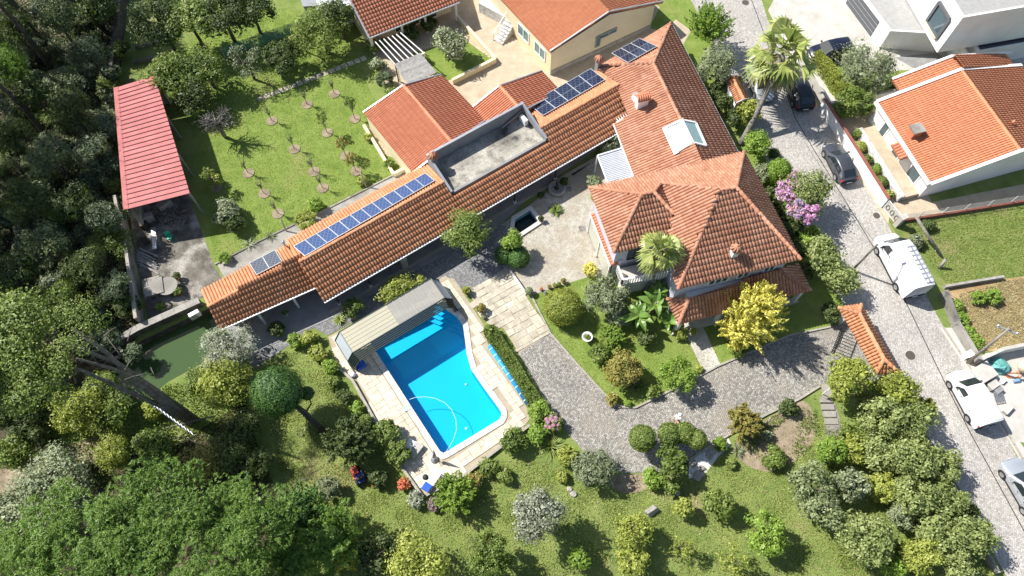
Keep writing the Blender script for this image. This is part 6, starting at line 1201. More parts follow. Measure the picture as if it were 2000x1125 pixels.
for i, (x, y, r, z, k, m_) in enumerate(((30, 60, 50, 4.5, 'fine', 'leaf_dark'), (110, 40, 46, 4.0, 'fine', 'leaf_slate'), (175, 110, 44, 4.0, 'fine', 'leaf_fern'), (60, 180, 48, 4.5, 'broad', 'leaf_dark'), (140, 220, 50, 4.0, 'fine', 'leaf_dark'), (20, 270, 50, 4.5, 'fine', 'leaf_dark'), (100, 310, 48, 4.0, 'fine', 'leaf_slate'), (185, 300, 40, 3.2, 'fine', 'leaf_fern'), (50, 390, 50, 4.0, 'fine', 'leaf_dark'), (140, 400, 46, 3.6, 'fine', 'leaf_dark'), (205, 430, 40, 3.0, 'fine', 'leaf_fern'), (90, 480, 48, 3.6, 'fine', 'leaf_slate'), (170, 520, 46, 3.2, 'fine', 'leaf_dark'), (30, 540, 50, 4.0, 'fine', 'leaf_dark'), (225, 560, 34, 2.4, 'fine', 'leaf_fern'), (120, 590, 46, 3.2, 'fine', 'leaf_mid'), (190, 20, 40, 4.0, 'broad', 'leaf_dark'), (20, 135, 40, 6.0, 'pine', 'leaf_pine'))):
    tree(k, x, y, r, z, m_, 'feathery green tree crown in the dark woodland', WC, flat=1.0, name='woodland_tree')
# banks round the pond
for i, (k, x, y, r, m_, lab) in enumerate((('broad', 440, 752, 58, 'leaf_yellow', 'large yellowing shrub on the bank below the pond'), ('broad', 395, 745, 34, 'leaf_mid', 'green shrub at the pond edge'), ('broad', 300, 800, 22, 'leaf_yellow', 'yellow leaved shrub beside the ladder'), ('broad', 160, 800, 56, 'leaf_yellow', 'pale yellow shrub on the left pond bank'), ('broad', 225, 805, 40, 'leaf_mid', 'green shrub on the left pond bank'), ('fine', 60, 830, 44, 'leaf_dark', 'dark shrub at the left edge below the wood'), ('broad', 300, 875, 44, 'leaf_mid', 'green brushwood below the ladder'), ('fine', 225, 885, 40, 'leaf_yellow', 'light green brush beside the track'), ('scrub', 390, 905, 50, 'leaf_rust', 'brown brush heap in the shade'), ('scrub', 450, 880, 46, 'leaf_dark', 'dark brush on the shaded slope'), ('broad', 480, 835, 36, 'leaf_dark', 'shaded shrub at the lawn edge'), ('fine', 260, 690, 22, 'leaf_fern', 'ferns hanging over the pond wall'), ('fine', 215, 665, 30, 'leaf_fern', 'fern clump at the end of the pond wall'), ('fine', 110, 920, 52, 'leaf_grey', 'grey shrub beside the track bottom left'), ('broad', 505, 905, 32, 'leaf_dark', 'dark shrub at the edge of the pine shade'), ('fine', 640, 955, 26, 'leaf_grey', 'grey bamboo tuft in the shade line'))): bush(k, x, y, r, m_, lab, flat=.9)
sheet('track', pts(.007, (-60, 930), (60, 905), (130, 868), (205, 850), (190, 900), (120, 925), (-60, 1000)), M['soil'])
# old leaning multi-stemmed tree with ladder
ob_ = at(372, 828); e = empty('old_tree', ob_, 'old leaning tree with several bare grey stems over the pond', 'tree')
for j, (mx, my, mz, tx, ty, tz, r0) in enumerate(((262, 742, 7.0, 140, 640, 13, .3), (285, 750, 6.0, 150, 700, 12, .25), (250, 765, 6.5, 60, 690, 12, .22), (235, 712, 7.5, 20, 640, 13, .2))):
    o_ = Vector((.15 * j, .12 * j, 0)); MB().tube([ob_ + o_, ob_.lerp(at(mx, my, mz), .5) + o_ * .5 + Vector((0, 0, .15)), at(mx, my, mz), at(mx, my, mz).lerp(at(tx, ty, tz), .5) + Vector((.2, .1, .2)), at(tx, ty, tz)], [r0, r0 * .85, r0 * .7, r0 * .5, r0 * .25], 9).build('stem', M['bark_old'], e)
for k in range(40): p = at(rw.uniform(60, 300), rw.uniform(640, 790), rw.uniform(7, 11)); d = Vector((rw.uniform(-1, 1), rw.uniform(-1, 1), rw.uniform(0, 1))); MB().tube([p, p + d * .7, p + d * 1.3 + Vector((.1, -.1, 0))], [.05, .03, .012], 5).build('twig', M['bark_old'], e)
for q, (x, y, z, r, kd) in enumerate(((95, 690, 12, 3.4, 'sparse'), (15, 650, 12.5, 3.6, 'broad'), (60, 745, 11, 3.0, 'broad'), (150, 640, 12.5, 2.6, 'sparse'), (-60, 720, 12, 3.6, 'broad'))): c = at(x, y, z); put('crown', crown(kd, 3.6, q % 3), 'leaf_mid', e, c - ob_ - Vector((0, 0, r * .7)), (r, r, r * .7), q)
la, lb_ = at(380, 850, 1.0), at(268, 768, 5.2); e = empty('ladder', la, 'aluminium ladder leaning against the old tree', 'ladder'); sd_ = Vector((.17, -.2, 0))
for s_ in (-1, 1): MB().bar(la + sd_ * s_, lb_ + sd_ * s_, .05, .07).build('rail', M['zinc'], e)
for k in range(16): p = la.lerp(lb_, (k + .7) / 16.5); MB().bar(p - sd_, p + sd_, .06, .04).build('rung', M['aluminium'], e)
for i, (k, x, y, r, m_, lab) in enumerate((('fine', 20, 800, 50, 'leaf_dark', 'dark shrub beside the lower track'), ('broad', 30, 880, 40, 'leaf_mid', 'green shrub at the left frame edge by the track'), ('fine', 105, 745, 44, 'leaf_fern', 'feathery shrub under the old leaning tree'), ('fine', 200, 760, 36, 'leaf_mid', 'loose shrub on the bank left of the pond'), ('broad', 15, 740, 46, 'leaf_mid', 'leafy shrub at the left edge above the track'))): bush(k, x, y, r, m_, lab, flat=1.0)
for a, b, r in ((at(420, 812, .6), at(230, 880, 1.0), .07), (at(330, 857, .5), at(395, 870, .7), .05), (at(560, 960, .5), at(612, 935, .9), .04)): thing_mesh('fallen_branch', MB().tube([a, a.lerp(b, .5) + Vector((0, .3, .3)), b], [r, r * .8, r * .3], 6), M['bark_pale'], {.07: 'long pale fallen branch below the ladder', .05: 'short broken branch in the brushwood', .04: 'bare branch at the shade line below the lawn'}[r], 'branch')
# pines and trees at the bottom left
PN = 'umbrella pines at the bottom left'
for x, y, r, z, lab in ((140, 1085, 150, 8.5, 'umbrella pine filling the bottom left corner'), (305, 1010, 115, 8.5, 'umbrella pine with tufted crown right of the corner pine'), (480, 1005, 95, 8.0, 'rightmost umbrella pine beside the shaded lawn'), (400, 1110, 130, 8.5, 'lower umbrella pine at the bottom edge'), (10, 1120, 110, 8.0, 'umbrella pine cut by the left corner'), (230, 1130, 100, 9.0, 'umbrella pine between the corner pine and its right neighbour')): tree('pine', x, y, r, z, 'leaf_pine', lab, PN, flat=.62, name='umbrella_pine', tw=.8)
for a in (('broad', 100, 975, 95, 4.0, 'leaf_grey', 'broad grey green tree behind the umbrella pines'), ('broad', 20, 1005, 60, 4.0, 'leaf_grey', 'grey green crown at the left edge behind the pines'), ('spire', 640, 1050, 66, 3.6, 'leaf_pine', 'dark conifer with golden tips at the bottom'), ('spire', 585, 1010, 56, 3.6, 'leaf_topiary', 'dark conifer beside the rightmost umbrella pine'), ('broad', 820, 1105, 72, 2.4, 'leaf_yellow', 'pale green loose tree at the bottom edge'), ('broad', 735, 1085, 50, 2.4, 'leaf_dark', 'dark shaded tree at the bottom edge'), ('pine', 560, 1100, 70, 5.0, 'leaf_pine', 'small pine between the umbrella pines and the golden conifer')): tree(*a, flat=.9)
bush('spire', 668, 1052, 26, 'leaf_gold', 'golden tipped sprays on the dark conifer side', flat=1.6); bush('spire', 680, 1092, 22, 'leaf_gold', 'lower golden sprays beside the dark conifer', flat=1.8)
# ------------------------------------------------------------------ ground cover nobody could count
def scatter(name, polys, n, L, W, mat, z=.02, lift=.5, label=None, seed=1, avoid=(), clump=0):
    rng = np.random.default_rng(seed); P_ = []
    ar = [abs(sum(p[i - 1].x * p[i].y - p[i].x * p[i - 1].y for i in range(len(p)))) / 2 for p in polys]
    for p, a in zip(polys, ar):
        x0, x1, y0, y1 = min(q.x for q in p), max(q.x for q in p), min(q.y for q in p), max(q.y for q in p); k = int(n * a / sum(ar)); q = np.zeros((0, 2))
        while len(q) < k:
            c = rng.uniform((x0, y0), (x1, y1), (k * 3, 2))
            if clump: s_ = np.sin(c[:, 0] * 1.7 + np.sin(c[:, 1] * 1.1) * 2) + np.sin(c[:, 1] * 1.9 + np.sin(c[:, 0] * .8) * 2); c = c[s_ + rng.normal(0, .6, len(s_)) > clump]
            m_ = np.ones(len(c), bool)
            for poly, keep in [(p, True)] + [(a_, False) for a_ in avoid]:
                X = np.array([v_.x for v_ in poly]); Y = np.array([v_.y for v_ in poly]); ins = np.zeros(len(c), bool); j = len(X) - 1
                for i in range(len(X)):
                    cr = ((Y[i] > c[:, 1]) != (Y[j] > c[:, 1])) & (c[:, 0] < (X[j] - X[i]) * (c[:, 1] - Y[i]) / (Y[j] - Y[i] + 1e-12) + X[i]); ins ^= cr; j = i
                m_ &= ins if keep else ~ins
            q = np.concatenate([q, c[m_]])
        P_.append(q[:k])
    P_ = np.concatenate(P_); n = len(P_); C = np.column_stack([P_, np.full(n, z) + rng.uniform(0, L * .3, n)]); N = rdir(rng, n) * (1 - lift) + np.array([0, 0, lift])
    o = link(name, qmesh(name, quads(C, N, L, W, rng)), M[mat], None); tag(o, label, None, None, 'stuff'); o['category'] = 'ground cover' if not label else label.split()[-1]; return o
leafm('grass_blade', [(.10, .135, .024), (.14, .178, .034), (.185, .215, .05), (.23, .24, .075)], .3, .6); leafm('grass_dry', [(.13, .145, .04), (.18, .185, .06), (.24, .225, .085), (.3, .265, .115)], .3, .7)
ORCH = pts(0, (385, 262), (300, 160), (420, 30), (560, 15), (690, 90), (782, 338), (700, 372), (508, 469), (420, 516)); GARD = pts(0, (1042, 580), (1100, 556), (1150, 542), (1230, 560), (1300, 610), (1400, 640), (1500, 640), (1400, 712), (1350, 740), (1240, 793), (1182, 768), (1130, 712), (1078, 652)); LOW = pts(0, (500, 700), (620, 680), (690, 790), (760, 900), (830, 985), (960, 900), (1080, 900), (1180, 950), (1340, 940), (1480, 850), (1620, 800), (1720, 900), (1900, 1180), (480, 1180), (560, 980)); FLD = pts(0, (1760, 440), (2050, 395), (2050, 530), (1960, 543), (1850, 558))
SOILS = [arc_smooth(pts(0, *a)) for a in [((1195, 925), (1290, 928), (1330, 912), (1320, 940), (1270, 950), (1240, 965), (1205, 960), (1188, 945)), ((1430, 860), (1510, 810), (1580, 770), (1600, 860), (1520, 930), (1440, 905))]]
scatter('lawn_grass', [ORCH, GARD], 42000, .11, .035, 'grass_blade', .02, .35, 'short green grass of the lawns', 1, avoid=PITS)
scatter('rough_grass', [LOW], 46000, .14, .045, 'grass_dry', .02, .35, 'rough drying grass of the lower garden', 2, avoid=SOILS + [DECK])
scatter('green_grass', [LOW], 34000, .14, .05, 'grass_blade', .02, .35, 'green patches of grass in the lower garden', 9, avoid=SOILS + [DECK], clump=.4)
scatter('field_grass', [FLD], 12000, .16, .05, 'grass_blade', .02, .35, 'uneven grass of the open field', 3)
scatter('fallen_leaves', [LOW], 900, .15, .09, 'leaf_litter', .05, .8, 'scattered dry fallen leaves', 4, avoid=[DECK])
scatter('straw_stubble', [pts(0, (1870, 575), (1960, 550), (2050, 535), (2050, 668), (1925, 682))], 9000, .3, .03, 'straw_blade' if 'straw_blade' in M else 'leaf_litter', .03, .6, 'dry straw stubble', 5)
WF = pts(0, (-60, -60), (224, -60), (226, 170), (246, 410), (275, 620), (200, 700), (60, 730), (-60, 760)); scatter('woodland_ferns', [WF], 26000, .34, .10, 'leaf_fern', .12, .4, 'low ferns of the woodland floor', 6, clump=-.2); scatter('woodland_litter', [WF], 9000, .22, .13, 'leaf_litter', .03, .8, 'brown leaf litter of the woodland', 7)
scatter('bank_weeds', [pts(0, (60, 810), (190, 805), (330, 750), (480, 740), (500, 860), (540, 960), (300, 960), (100, 950))], 9000, .24, .09, 'leaf_mid', .1, .4, 'weeds on the shaded bank', 8)
scatter('bed_plants', [pts(0, (1430, 862), (1510, 812), (1590, 772), (1600, 860), (1520, 930), (1440, 905)), pts(0, (1600, 860), (1660, 770), (1740, 760), (1930, 1110), (1640, 1110))], 7000, .2, .08, 'leaf_mid', .06, .4, 'low plants covering the garden slope', 10, clump=.2)
# ------------------------------------------------------------------ vehicles
def paint(name, col, metal=.0, rough=.3):
    m, T, b = new_mat(name); b.inputs['Base Color'].default_value = (*col, 1); b.inputs['Metallic'].default_value = metal; b.inputs['Roughness'].default_value = rough; b.inputs['Coat Weight'].default_value = .6; b.inputs['Coat Roughness'].default_value = .08; return m
paint('car_white', (.74, .75, .76)); paint('car_black', (.012, .014, .018), .1); paint('car_grey', (.09, .095, .11), .5); paint('car_silver', (.50, .53, .56), .5); paint('car_blue', (.012, .016, .035), .3)
plain('car_glass', (.02, .028, .032), .05, 0, .9); plain('tyre', (.015, .015, .016), .85); plain('rim_metal', (.42, .43, .44), .35, .7); plain('trim_black', (.02, .02, .022), .7); plain('lamp_red', (.38, .02, .02), .25); plain('lamp_clear', (.65, .68, .7), .12, 0, .8)
PROF = {  # station: x (0 front .. 1 rear), half width, low, belt, top, half width at top
 'hatch': [(0, .62, .28, .52, .56, .5), (.035, .80, .2, .62, .70, .62), (.10, .87, .2, .70, .80, .68), (.25, .90, .2, .84, .93, .72), (.43, .90, .2, .90, 1.40, .60), (.58, .90, .2, .91, 1.45, .61), (.80, .89, .2, .93, 1.38, .58), (.94, .84, .22, .95, 1.0, .62), (1, .74, .3, .84, .88, .62)],
 'suv': [(0, .66, .3, .62, .68, .55), (.03, .85, .24, .76, .84, .68), (.10, .92, .24, .86, .95, .74), (.24, .94, .24, .98, 1.06, .78), (.40, .94, .24, 1.02, 1.58, .66), (.6, .94, .24, 1.03, 1.64, .67), (.86, .93, .24, 1.05, 1.58, .64), (.965, .88, .26, 1.05, 1.12, .68), (1, .8, .32, .92, .96, .68)],
 'van': [(0, .68, .3, .66, .72, .56), (.03, .86, .24, .82, .92, .68), (.09, .91, .24, .92, 1.04, .76), (.20, .92, .24, 1.06, 1.16, .8), (.34, .92, .24, 1.12, 1.76, .74), (.45, .92, .24, 1.12, 1.84, .76), (.97, .91, .24, 1.12, 1.82, .76), (1, .88, .28, 1.05, 1.70, .74)],
 'bigvan': [(0, .78, .34, .82, .92, .66), (.025, .95, .28, 1.0, 1.12, .8), (.08, 1.0, .28, 1.1, 1.24, .86), (.13, 1.01, .28, 1.2, 1.36, .88), (.25, 1.02, .28, 1.35, 2.26, .84), (.32, 1.02, .28, 1.35, 2.40, .86), (.985, 1.01, .28, 1.35, 2.40, .86), (1, .99, .32, 1.3, 2.34, .86)]}
GLS = {'hatch': (3, 4, 6, 7), 'suv': (3, 4, 6, 7), 'van': (3, 4, 6, 7), 'bigvan': (3, 4, 6, 7)}
def car(kind, wf_, wr_, L, side, col, label, cargo=False):
    """wf_, wr_: ground points of the front and rear wheel on the visible side; side +1 when that side is the car's left"""
    wf_, wr_ = Vector(wf_), Vector(wr_); f = (wf_ - wr_).normalized(); lft = Vector((-f.y, f.x, 0)); st = PROF[kind]; W = max(s[1] for s in st); c = (wf_ + wr_) / 2 - lft * side * (W - .1) + f * .06
    c.z = 0; e = empty('parked_car' if 'van' not in kind else 'parked_van', c, label, 'car' if 'van' not in kind else 'van')
    Pt = lambda x, y, z: c + f * (L / 2 - x * L) + lft * y + Vector((0, 0, z))
    rows = []
    for x, w_, lo, be, tp, wt in st: rows.append([Pt(x, w_ * .88, lo), Pt(x, w_, lo + .14), Pt(x, w_ * 1.0, (lo + be) * .55), Pt(x, w_ * .97, be), Pt(x, wt + (w_ - wt) * .12, tp - .05), Pt(x, wt * .85, tp), Pt(x, 0, tp + .025), Pt(x, -wt * .85, tp), Pt(x, -wt - (-(-w_ + wt)) * -.12 if False else -(wt + (w_ - wt) * .12), tp - .05), Pt(x, -w_ * .97, be), Pt(x, -w_ * 1.0, (lo + be) * .55), Pt(x, -w_, lo + .14), Pt(x, -w_ * .88, lo)])
    n = 13; V = [p for r in rows for p in r]; F = [(i * n + k, i * n + k + 1, (i + 1) * n + k + 1, (i + 1) * n + k) for i in range(len(rows) - 1) for k in range(n - 1)] + [(i * n + n - 1, i * n, (i + 1) * n, (i + 1) * n + n - 1) for i in range(len(rows) - 1)] + [tuple(range(n)), tuple(range((len(rows) - 1) * n, len(rows) * n))[::-1]]
    m = MB().add(V, F, True); b = m.build('body', M[col], e); bv = b.modifiers.new('bevel', 'BEVEL'); bv.width = .03; bv.segments = 2; bv.limit_method = 'ANGLE'; bv.angle_limit = R(35)
    def pane(name, q, mat='car_glass', inset=.06, off=.015):
        ctr = sum(q, Vector()) / len(q); nn = (q[1] - q[0]).cross(q[2] - q[0]).normalized(); 
        if nn.dot(ctr - (c + Vector((0, 0, .8)))) < 0: nn = -nn
        q = [p + (ctr - p).normalized() * min(inset, (ctr - p).length * .4) for p in q]; MB().hull([p - nn * .01 for p in q], [p + nn * off for p in q]).build(name, M[mat], e)
    a, b2, r0, r1 = GLS[kind]
    pane('windscreen', [rows[a][4].lerp(rows[a][5], .6), rows[b2][4].lerp(rows[b2][5], .6), rows[b2][8].lerp(rows[b2][7], .6), rows[a][8].lerp(rows[a][7], .6)], inset=.05, off=.07)
    if not cargo: pane('rear_window', [rows[r0][4].lerp(rows[r0][5], .5), rows[r1][4].lerp(rows[r1][5], .5), rows[r1][8].lerp(rows[r1][7], .5), rows[r0][8].lerp(rows[r0][7], .5)], inset=.07, off=.06)
    for s3, s4 in ((3, 4), (9, 8)):
        if not cargo:
            pane('side_window', [rows[a][s3].lerp(rows[b2][s3], .35), rows[b2][s4].lerp(rows[b2][s3], .12), rows[5][s4].lerp(rows[5][s3], .08), rows[5][s3].lerp(rows[5][s4], .06)]); pane('side_window', [rows[5][s3].lerp(rows[5][s4], .06), rows[5][s4].lerp(rows[5][s3], .08), rows[6][s4].lerp(rows[6][s3], .12), rows[6][s3].lerp(rows[7][s3], .3)])
        else: pane('side_window', [rows[a][s3].lerp(rows[b2][s3], .35), rows[b2][s4].lerp(rows[b2][s3], .15), rows[5][s4].lerp(rows[5][s3], .15).lerp(rows[6][s4], .06), rows[5][s3].lerp(rows[6][s3], .06)])
    rw_ = .33 if kind != 'bigvan' else .36
    for sx in (1, -1):
        for wx in (.185, .80):
            ctr = Pt(wx, sx * (W - .10), rw_); ax = lft * sx; tr_ = empty_part('wheel', e, ctr); t = MB(); x_ = f; z_ = Vector((0, 0, 1)); pr = [(rw_ * .62, -.1), (rw_ * .95, -.1), (rw_, -.05), (rw_, .08), (rw_ * .95, .125), (rw_ * .62, .125)]; nn = 20
            V = [ctr + ax * d + (x_ * math.cos(2 * math.pi * k / nn) + z_ * math.sin(2 * math.pi * k / nn)) * r for r, d in pr for k in range(nn)]; t.add(V, [(i * nn + k, i * nn + (k + 1) % nn, (i + 1) * nn + (k + 1) % nn, (i + 1) * nn + k) for i in range(5) for k in range(nn)], True); t.build('tyre', M['tyre'], tr_)
            t = MB(); V = [ctr + ax * .12 + (x_ * math.cos(2 * math.pi * k / nn) + z_ * math.sin(2 * math.pi * k / nn)) * rw_ * .64 for k in range(nn)]; t.add(V + [ctr + ax * .10], [(k, (k + 1) % nn, nn) for k in range(nn)], False); t.build('rim', M['rim_metal'], tr_)
            MB().add([ctr + ax * .03 + (x_ * math.cos(2 * math.pi * k / nn) + z_ * max(-.6, math.sin(2 * math.pi * k / nn))) * rw_ * 1.17 + ax * .072 for k in range(nn)] , [tuple(range(nn))]).build('wheel_arch', M['trim_black'], e)
        x0 = st[1]; hl = Pt(.045, sx * x0[1] * .78, (x0[2] + x0[4]) * .66); MB().box(hl, (.2, .26, .13), M=Matrix((f, lft, Vector((0, 0, 1)))).transposed()).build('headlight', M['lamp_clear'], e, .03)
        xr = st[-2]; MB().box(Pt(.985, sx * xr[1] * .86, xr[3] * .82), (.14, .2, .22 if kind in ('hatch', 'suv') else .4), M=Matrix((f, lft, Vector((0, 0, 1)))).transposed()).build('taillight', M['lamp_red'], e, .02)
        MB().box(Pt(st[a][0] + .085, sx * (W + .09), st[a][3] + .12), (.14, .2, .13), M=Matrix((f, lft, Vector((0, 0, 1)))).transposed()).build('mirror', M[col if not cargo else 'trim_black'], e, .03)
        for xs_ in (.33, .52, .70) if not cargo else (.30, .47, .72): MB().bar(Pt(xs_, sx * (W + .002), .42), Pt(xs_ + .01, sx * (W * .985 + .002), st[a][3] + .02), .012, .012, up=f).build('door_seam', M['trim_black'], e); MB().bar(Pt(xs_ - .035, sx * (W * .99 + .012), st[a][3] - .06), Pt(xs_ - .01, sx * (W * .99 + .012), st[a][3] - .06), .03, .035).build('door_handle', M['trim_black'], e)
        MB().bar(Pt(.28, sx * (W + .005), .3), Pt(.71, sx * (W + .005), .3), .03, .12).build('sill', M['trim_black'], e)
    for xe, sg in ((0, 1), (1, -1)): q = st[0] if xe == 0 else st[-1]; MB().box(Pt(xe, 0, q[2] + .14) + f * sg * .02, (.1, q[1] * 1.9, .2), M=Matrix((f, lft, Vector((0, 0, 1)))).transposed()).build('bumper', M['trim_black' if cargo else col], e, .03); MB().box(Pt(xe, 0, q[2] + .24) + f * sg * .07, (.02, .5, .11), M=Matrix((f, lft, Vector((0, 0, 1)))).transposed()).build('number_plate', M['white_paint'], e)
    return e, Pt, f, lft
def empty_part(name, parent, loc):
    o = bpy.data.objects.new(name, None); COL.objects.link(o); o.parent = parent; o.location = Vector(loc) - wloc(parent); o.empty_display_size = .1; WORLD[o.name] = Vector(loc); return o
G_ = lambda x, y: at(x, y, .3)
v1, Pt, f, lft = car('bigvan', G_(1714, 492), G_(1752, 564), 5.7, 1, 'car_white', 'large white panel van with a roof rack parked on the street', True)
rk = MB()
for y_ in (-.78, -.15): rk.bar(Pt(.36, y_, 2.5), Pt(.97, y_, 2.5), .05, .05)
rk.bar(Pt(.36, -.46, 2.49), Pt(.97, -.46, 2.49), .16, .03)
for k in range(9): rk.bar(Pt(.37 + .074 * k, -.8, 2.5), Pt(.37 + .074 * k, -.12, 2.5), .05, .05)
rk.build('roof_rack', M['zinc'], v1)
for k in range(2): MB().box(Pt(.36 + .035 * k, 1.015, 1.5), (.1, .02, .1), M=Matrix((f, lft, Vector((0, 0, 1)))).transposed()).build('side_vent', M['trim_black'], v1)
MB().bar(Pt(.998, 0, .5), Pt(.998, 0, 2.2), .03, .03, up=f).build('door_seam', M['trim_black'], v1)
v2, Pt, f, lft = car('van', G_(1853, 747), G_(1896, 827), 4.45, 1, 'car_white', 'small white delivery van parked beside the building yard', True)
for k in range(6): MB().bar(Pt(.5 + .075 * k, -.62, 1.85), Pt(.5 + .075 * k, .62, 1.85), .08, .012).build('roof_rib', M['car_white'], v2)
car('suv', G_(1957, 924), G_(2004, 1006), 4.4, 1, 'car_silver', 'pale silver off-roader cut by the right edge')
car('hatch', G_(1611, 303), G_(1633, 348), 4.2, 1, 'car_grey', 'dark grey hatchback parked along the white street wall')
car('suv', G_(1532, 160), G_(1550, 206), 4.5, 1, 'car_black', 'black off-roader parked under the tall palm')
car('hatch', G_(1474, 186), G_(1457, 146), 4.2, -1, 'car_silver', 'silver hatchback parked behind the palm trunk')
car('suv', G_(1604, 122), G_(1655, 112), 4.4, 1, 'car_blue', 'dark blue car in the forecourt of the modern house')
# ------------------------------------------------------------------ person
plain('skin', (.45, .27, .19), .6); plain('cloth_white', (.78, .78, .78), .85); plain('cloth_tan', (.48, .3, .16), .9); plain('shoe_brown', (.16, .07, .04), .7)
def skin(name, verts, edges, rad, mat, parent, root=0):
    me = bpy.data.meshes.new(name); o0 = wloc(parent); me.from_pydata([tuple(Vector(v_) - o0) for v_ in verts], edges, []); o = link(name, me, mat, parent); md = o.modifiers.new('skin', 'SKIN'); md.use_smooth_shade = True
    if not me.skin_vertices: me.skin_vertices.new() if hasattr(me.skin_vertices, 'new') else None
    sv = me.skin_vertices[0].data
    for i, r in enumerate(rad): sv[i].radius = r if isinstance(r, tuple) else (r, r); sv[i].use_root = i == root
    s = o.modifiers.new('sub', 'SUBSURF'); s.levels = 1; s.render_levels = 2; return o
pb_ = at(1317, 826); pe_ = empty('person', pb_, 'person in white cap and shirt and tan trousers walking on the driveway', 'person'); hd = R(55)
pf_ = Vector((math.cos(hd), math.sin(hd), 0)); pl_ = Vector((-pf_.y, pf_.x, 0)); Q = lambda x, y, z: pb_ + pf_ * x + pl_ * y + Vector((0, 0, z))
bv_ = [Q(0, 0, .95), Q(.04, 0, 1.15), Q(.10, 0, 1.38), Q(.14, 0, 1.5), Q(.19, 0, 1.6), Q(.21, 0, 1.72), Q(.10, .19, 1.40), Q(.02, .25, 1.12), Q(.2, .24, .92), Q(.24, .23, .84), Q(.10, -.19, 1.40), Q(.12, -.26, 1.12), Q(.34, -.22, 1.02), Q(.42, -.2, 1.0), Q(0, .1, .88), Q(.2, .1, .5), Q(.28, .1, .09), Q(.42, .1, .05), Q(0, -.1, .88), Q(-.1, -.1, .48), Q(-.42, -.1, .14), Q(-.34, -.1, .04)]
be_ = [(0, 1), (1, 2), (2, 3), (3, 4), (4, 5), (2, 6), (6, 7), (7, 8), (8, 9), (2, 10), (10, 11), (11, 12), (12, 13), (0, 14), (14, 15), (15, 16), (16, 17), (0, 18), (18, 19), (19, 20), (20, 21)]
skin('body', bv_, be_, [(.13, .1), (.13, .1), (.14, .1), .05, .09, .08, .06, .045, .038, .03, .06, .045, .038, .03, .085, .06, .042, .035, .085, .06, .042, .035], M['skin'], pe_)
skin('shirt', [bv_[0] + Vector((0, 0, .02)), bv_[1], bv_[2], bv_[6], bv_[7], bv_[10], bv_[11], bv_[3] - Vector((0, 0, .05))], [(0, 1), (1, 2), (2, 3), (3, 4), (2, 5), (5, 6), (2, 7)], [(.18, .15), (.18, .15), (.19, .15), .09, .075, .09, .075, .08], M['cloth_white'], pe_)
skin('trousers', [bv_[0], bv_[14], bv_[15], bv_[16] + Vector((0, 0, .06)), bv_[18], bv_[19], bv_[20] + Vector((.0, 0, .06))], [(0, 1), (1, 2), (2, 3), (0, 4), (4, 5), (5, 6)], [(.17, .14), .12, .095, .075, .12, .095, .075], M['cloth_tan'], pe_)
skin('shoe', [bv_[16], bv_[17]], [(0, 1)], [.06, .05], M['shoe_brown'], pe_); skin('shoe', [bv_[20], bv_[21]], [(0, 1)], [.06, .05], M['shoe_brown'], pe_)
MB().lathe(bv_[5] - Vector((0, 0, .03)), [(.15, 0), (.15, .02), (.108, .03), (.10, .09), (.05, .12)], 14).build('cap', M['cloth_white'], pe_)
# ------------------------------------------------------------------ poolside things
def lounger(a, b, label, cush=None, back=.0, col='white_plastic'):
    """a: head end, b: foot end"""
    a, b = Vector(a), Vector(b); e = empty('sun_lounger', (a + b) / 2, label, 'sun lounger'); d = (b - a).normalized(); s_ = Vector((-d.y, d.x, 0)); L = (b - a).length; z = .34
    for k in (-1, 1): MB().bar(a + s_ * .3 * k + Vector((0, 0, z)), b + s_ * .3 * k + Vector((0, 0, z)), .05, .07).build('side_rail', M[col], e)
    for t in (.12, .88):
        for k in (-1, 1): p = a.lerp(b, t) + s_ * .29 * k; MB().bar(p, p + Vector((0, 0, z)), .06, .06).build('leg', M[col], e)
    n = 13
    for k in range(n): t = (k + .5) / n; p = a.lerp(b, t) + Vector((0, 0, z + .03 + (max(0, .42 - t) * back * L))); MB().bar(p - s_ * .29, p + s_ * .29, .10, .025).build('slat', M[col], e)
    if cush: p0, p1 = a.lerp(b, -.02), a.lerp(b, .34); MB().bar(p0 + Vector((0, 0, z + .12 + .3 * back)), p1 + Vector((0, 0, z + .12 + .1 * back)), .6, .12).build('cushion', M['blue_fabric'], e, .03)
lounger(at(786, 897, .08), at(808, 862, .08), 'white sun lounger with folded blue cushion near the shrubs', True, .3); lounger(at(831, 960, .08), at(856, 922, .08), 'white slatted sun lounger with blue cushion at the deck corner', True, .35); 
lounger(at(802, 893, .08), at(822, 868, .08), 'shaded grey sun lounger beside the white one', False, 0, 'concrete_light')
p = at(849, 898, .08); e = empty('folded_parasol', p, 'folded grey parasol standing in a round base by the pool', 'parasol'); MB().lathe(p, [(.3, 0), (.3, .05), (.1, .1), (.05, .3)], 18).build('base', M['grey_metal'], e); MB().tube([p + Vector((0, 0, .1)), p + Vector((.1, .25, 2.0))], .025, 8).build('pole', M['aluminium'], e); MB().tube([p + Vector((.03, .07, .7)), p + Vector((.06, .15, 1.2)), p + Vector((.1, .24, 2.05))], [.14, .12, .03], 9).build('canopy', M['wall_grey'], e)
thing_mesh('side_table', MB().lathe(at(832, 934, .08), [(.05, 0), (.06, .38), (.22, .40), (.22, .43)], 16), M['trim_black'], 'small round black table beside the corner lounger', 'table')
p = [at(x, y, -.075) for x, y in ((800, 780), (812, 776), (830, 775), (850, 778), (868, 786), (882, 800), (890, 818), (892, 838), (886, 858), (877, 874), (870, 884))]
thing_mesh('pool_hose', MB().tube(p + [at(866, 888, .1), at(860, 884, .12)], .018, 7), M['pale_hose'], 'pale floating hose curving across the pool', 'hose')
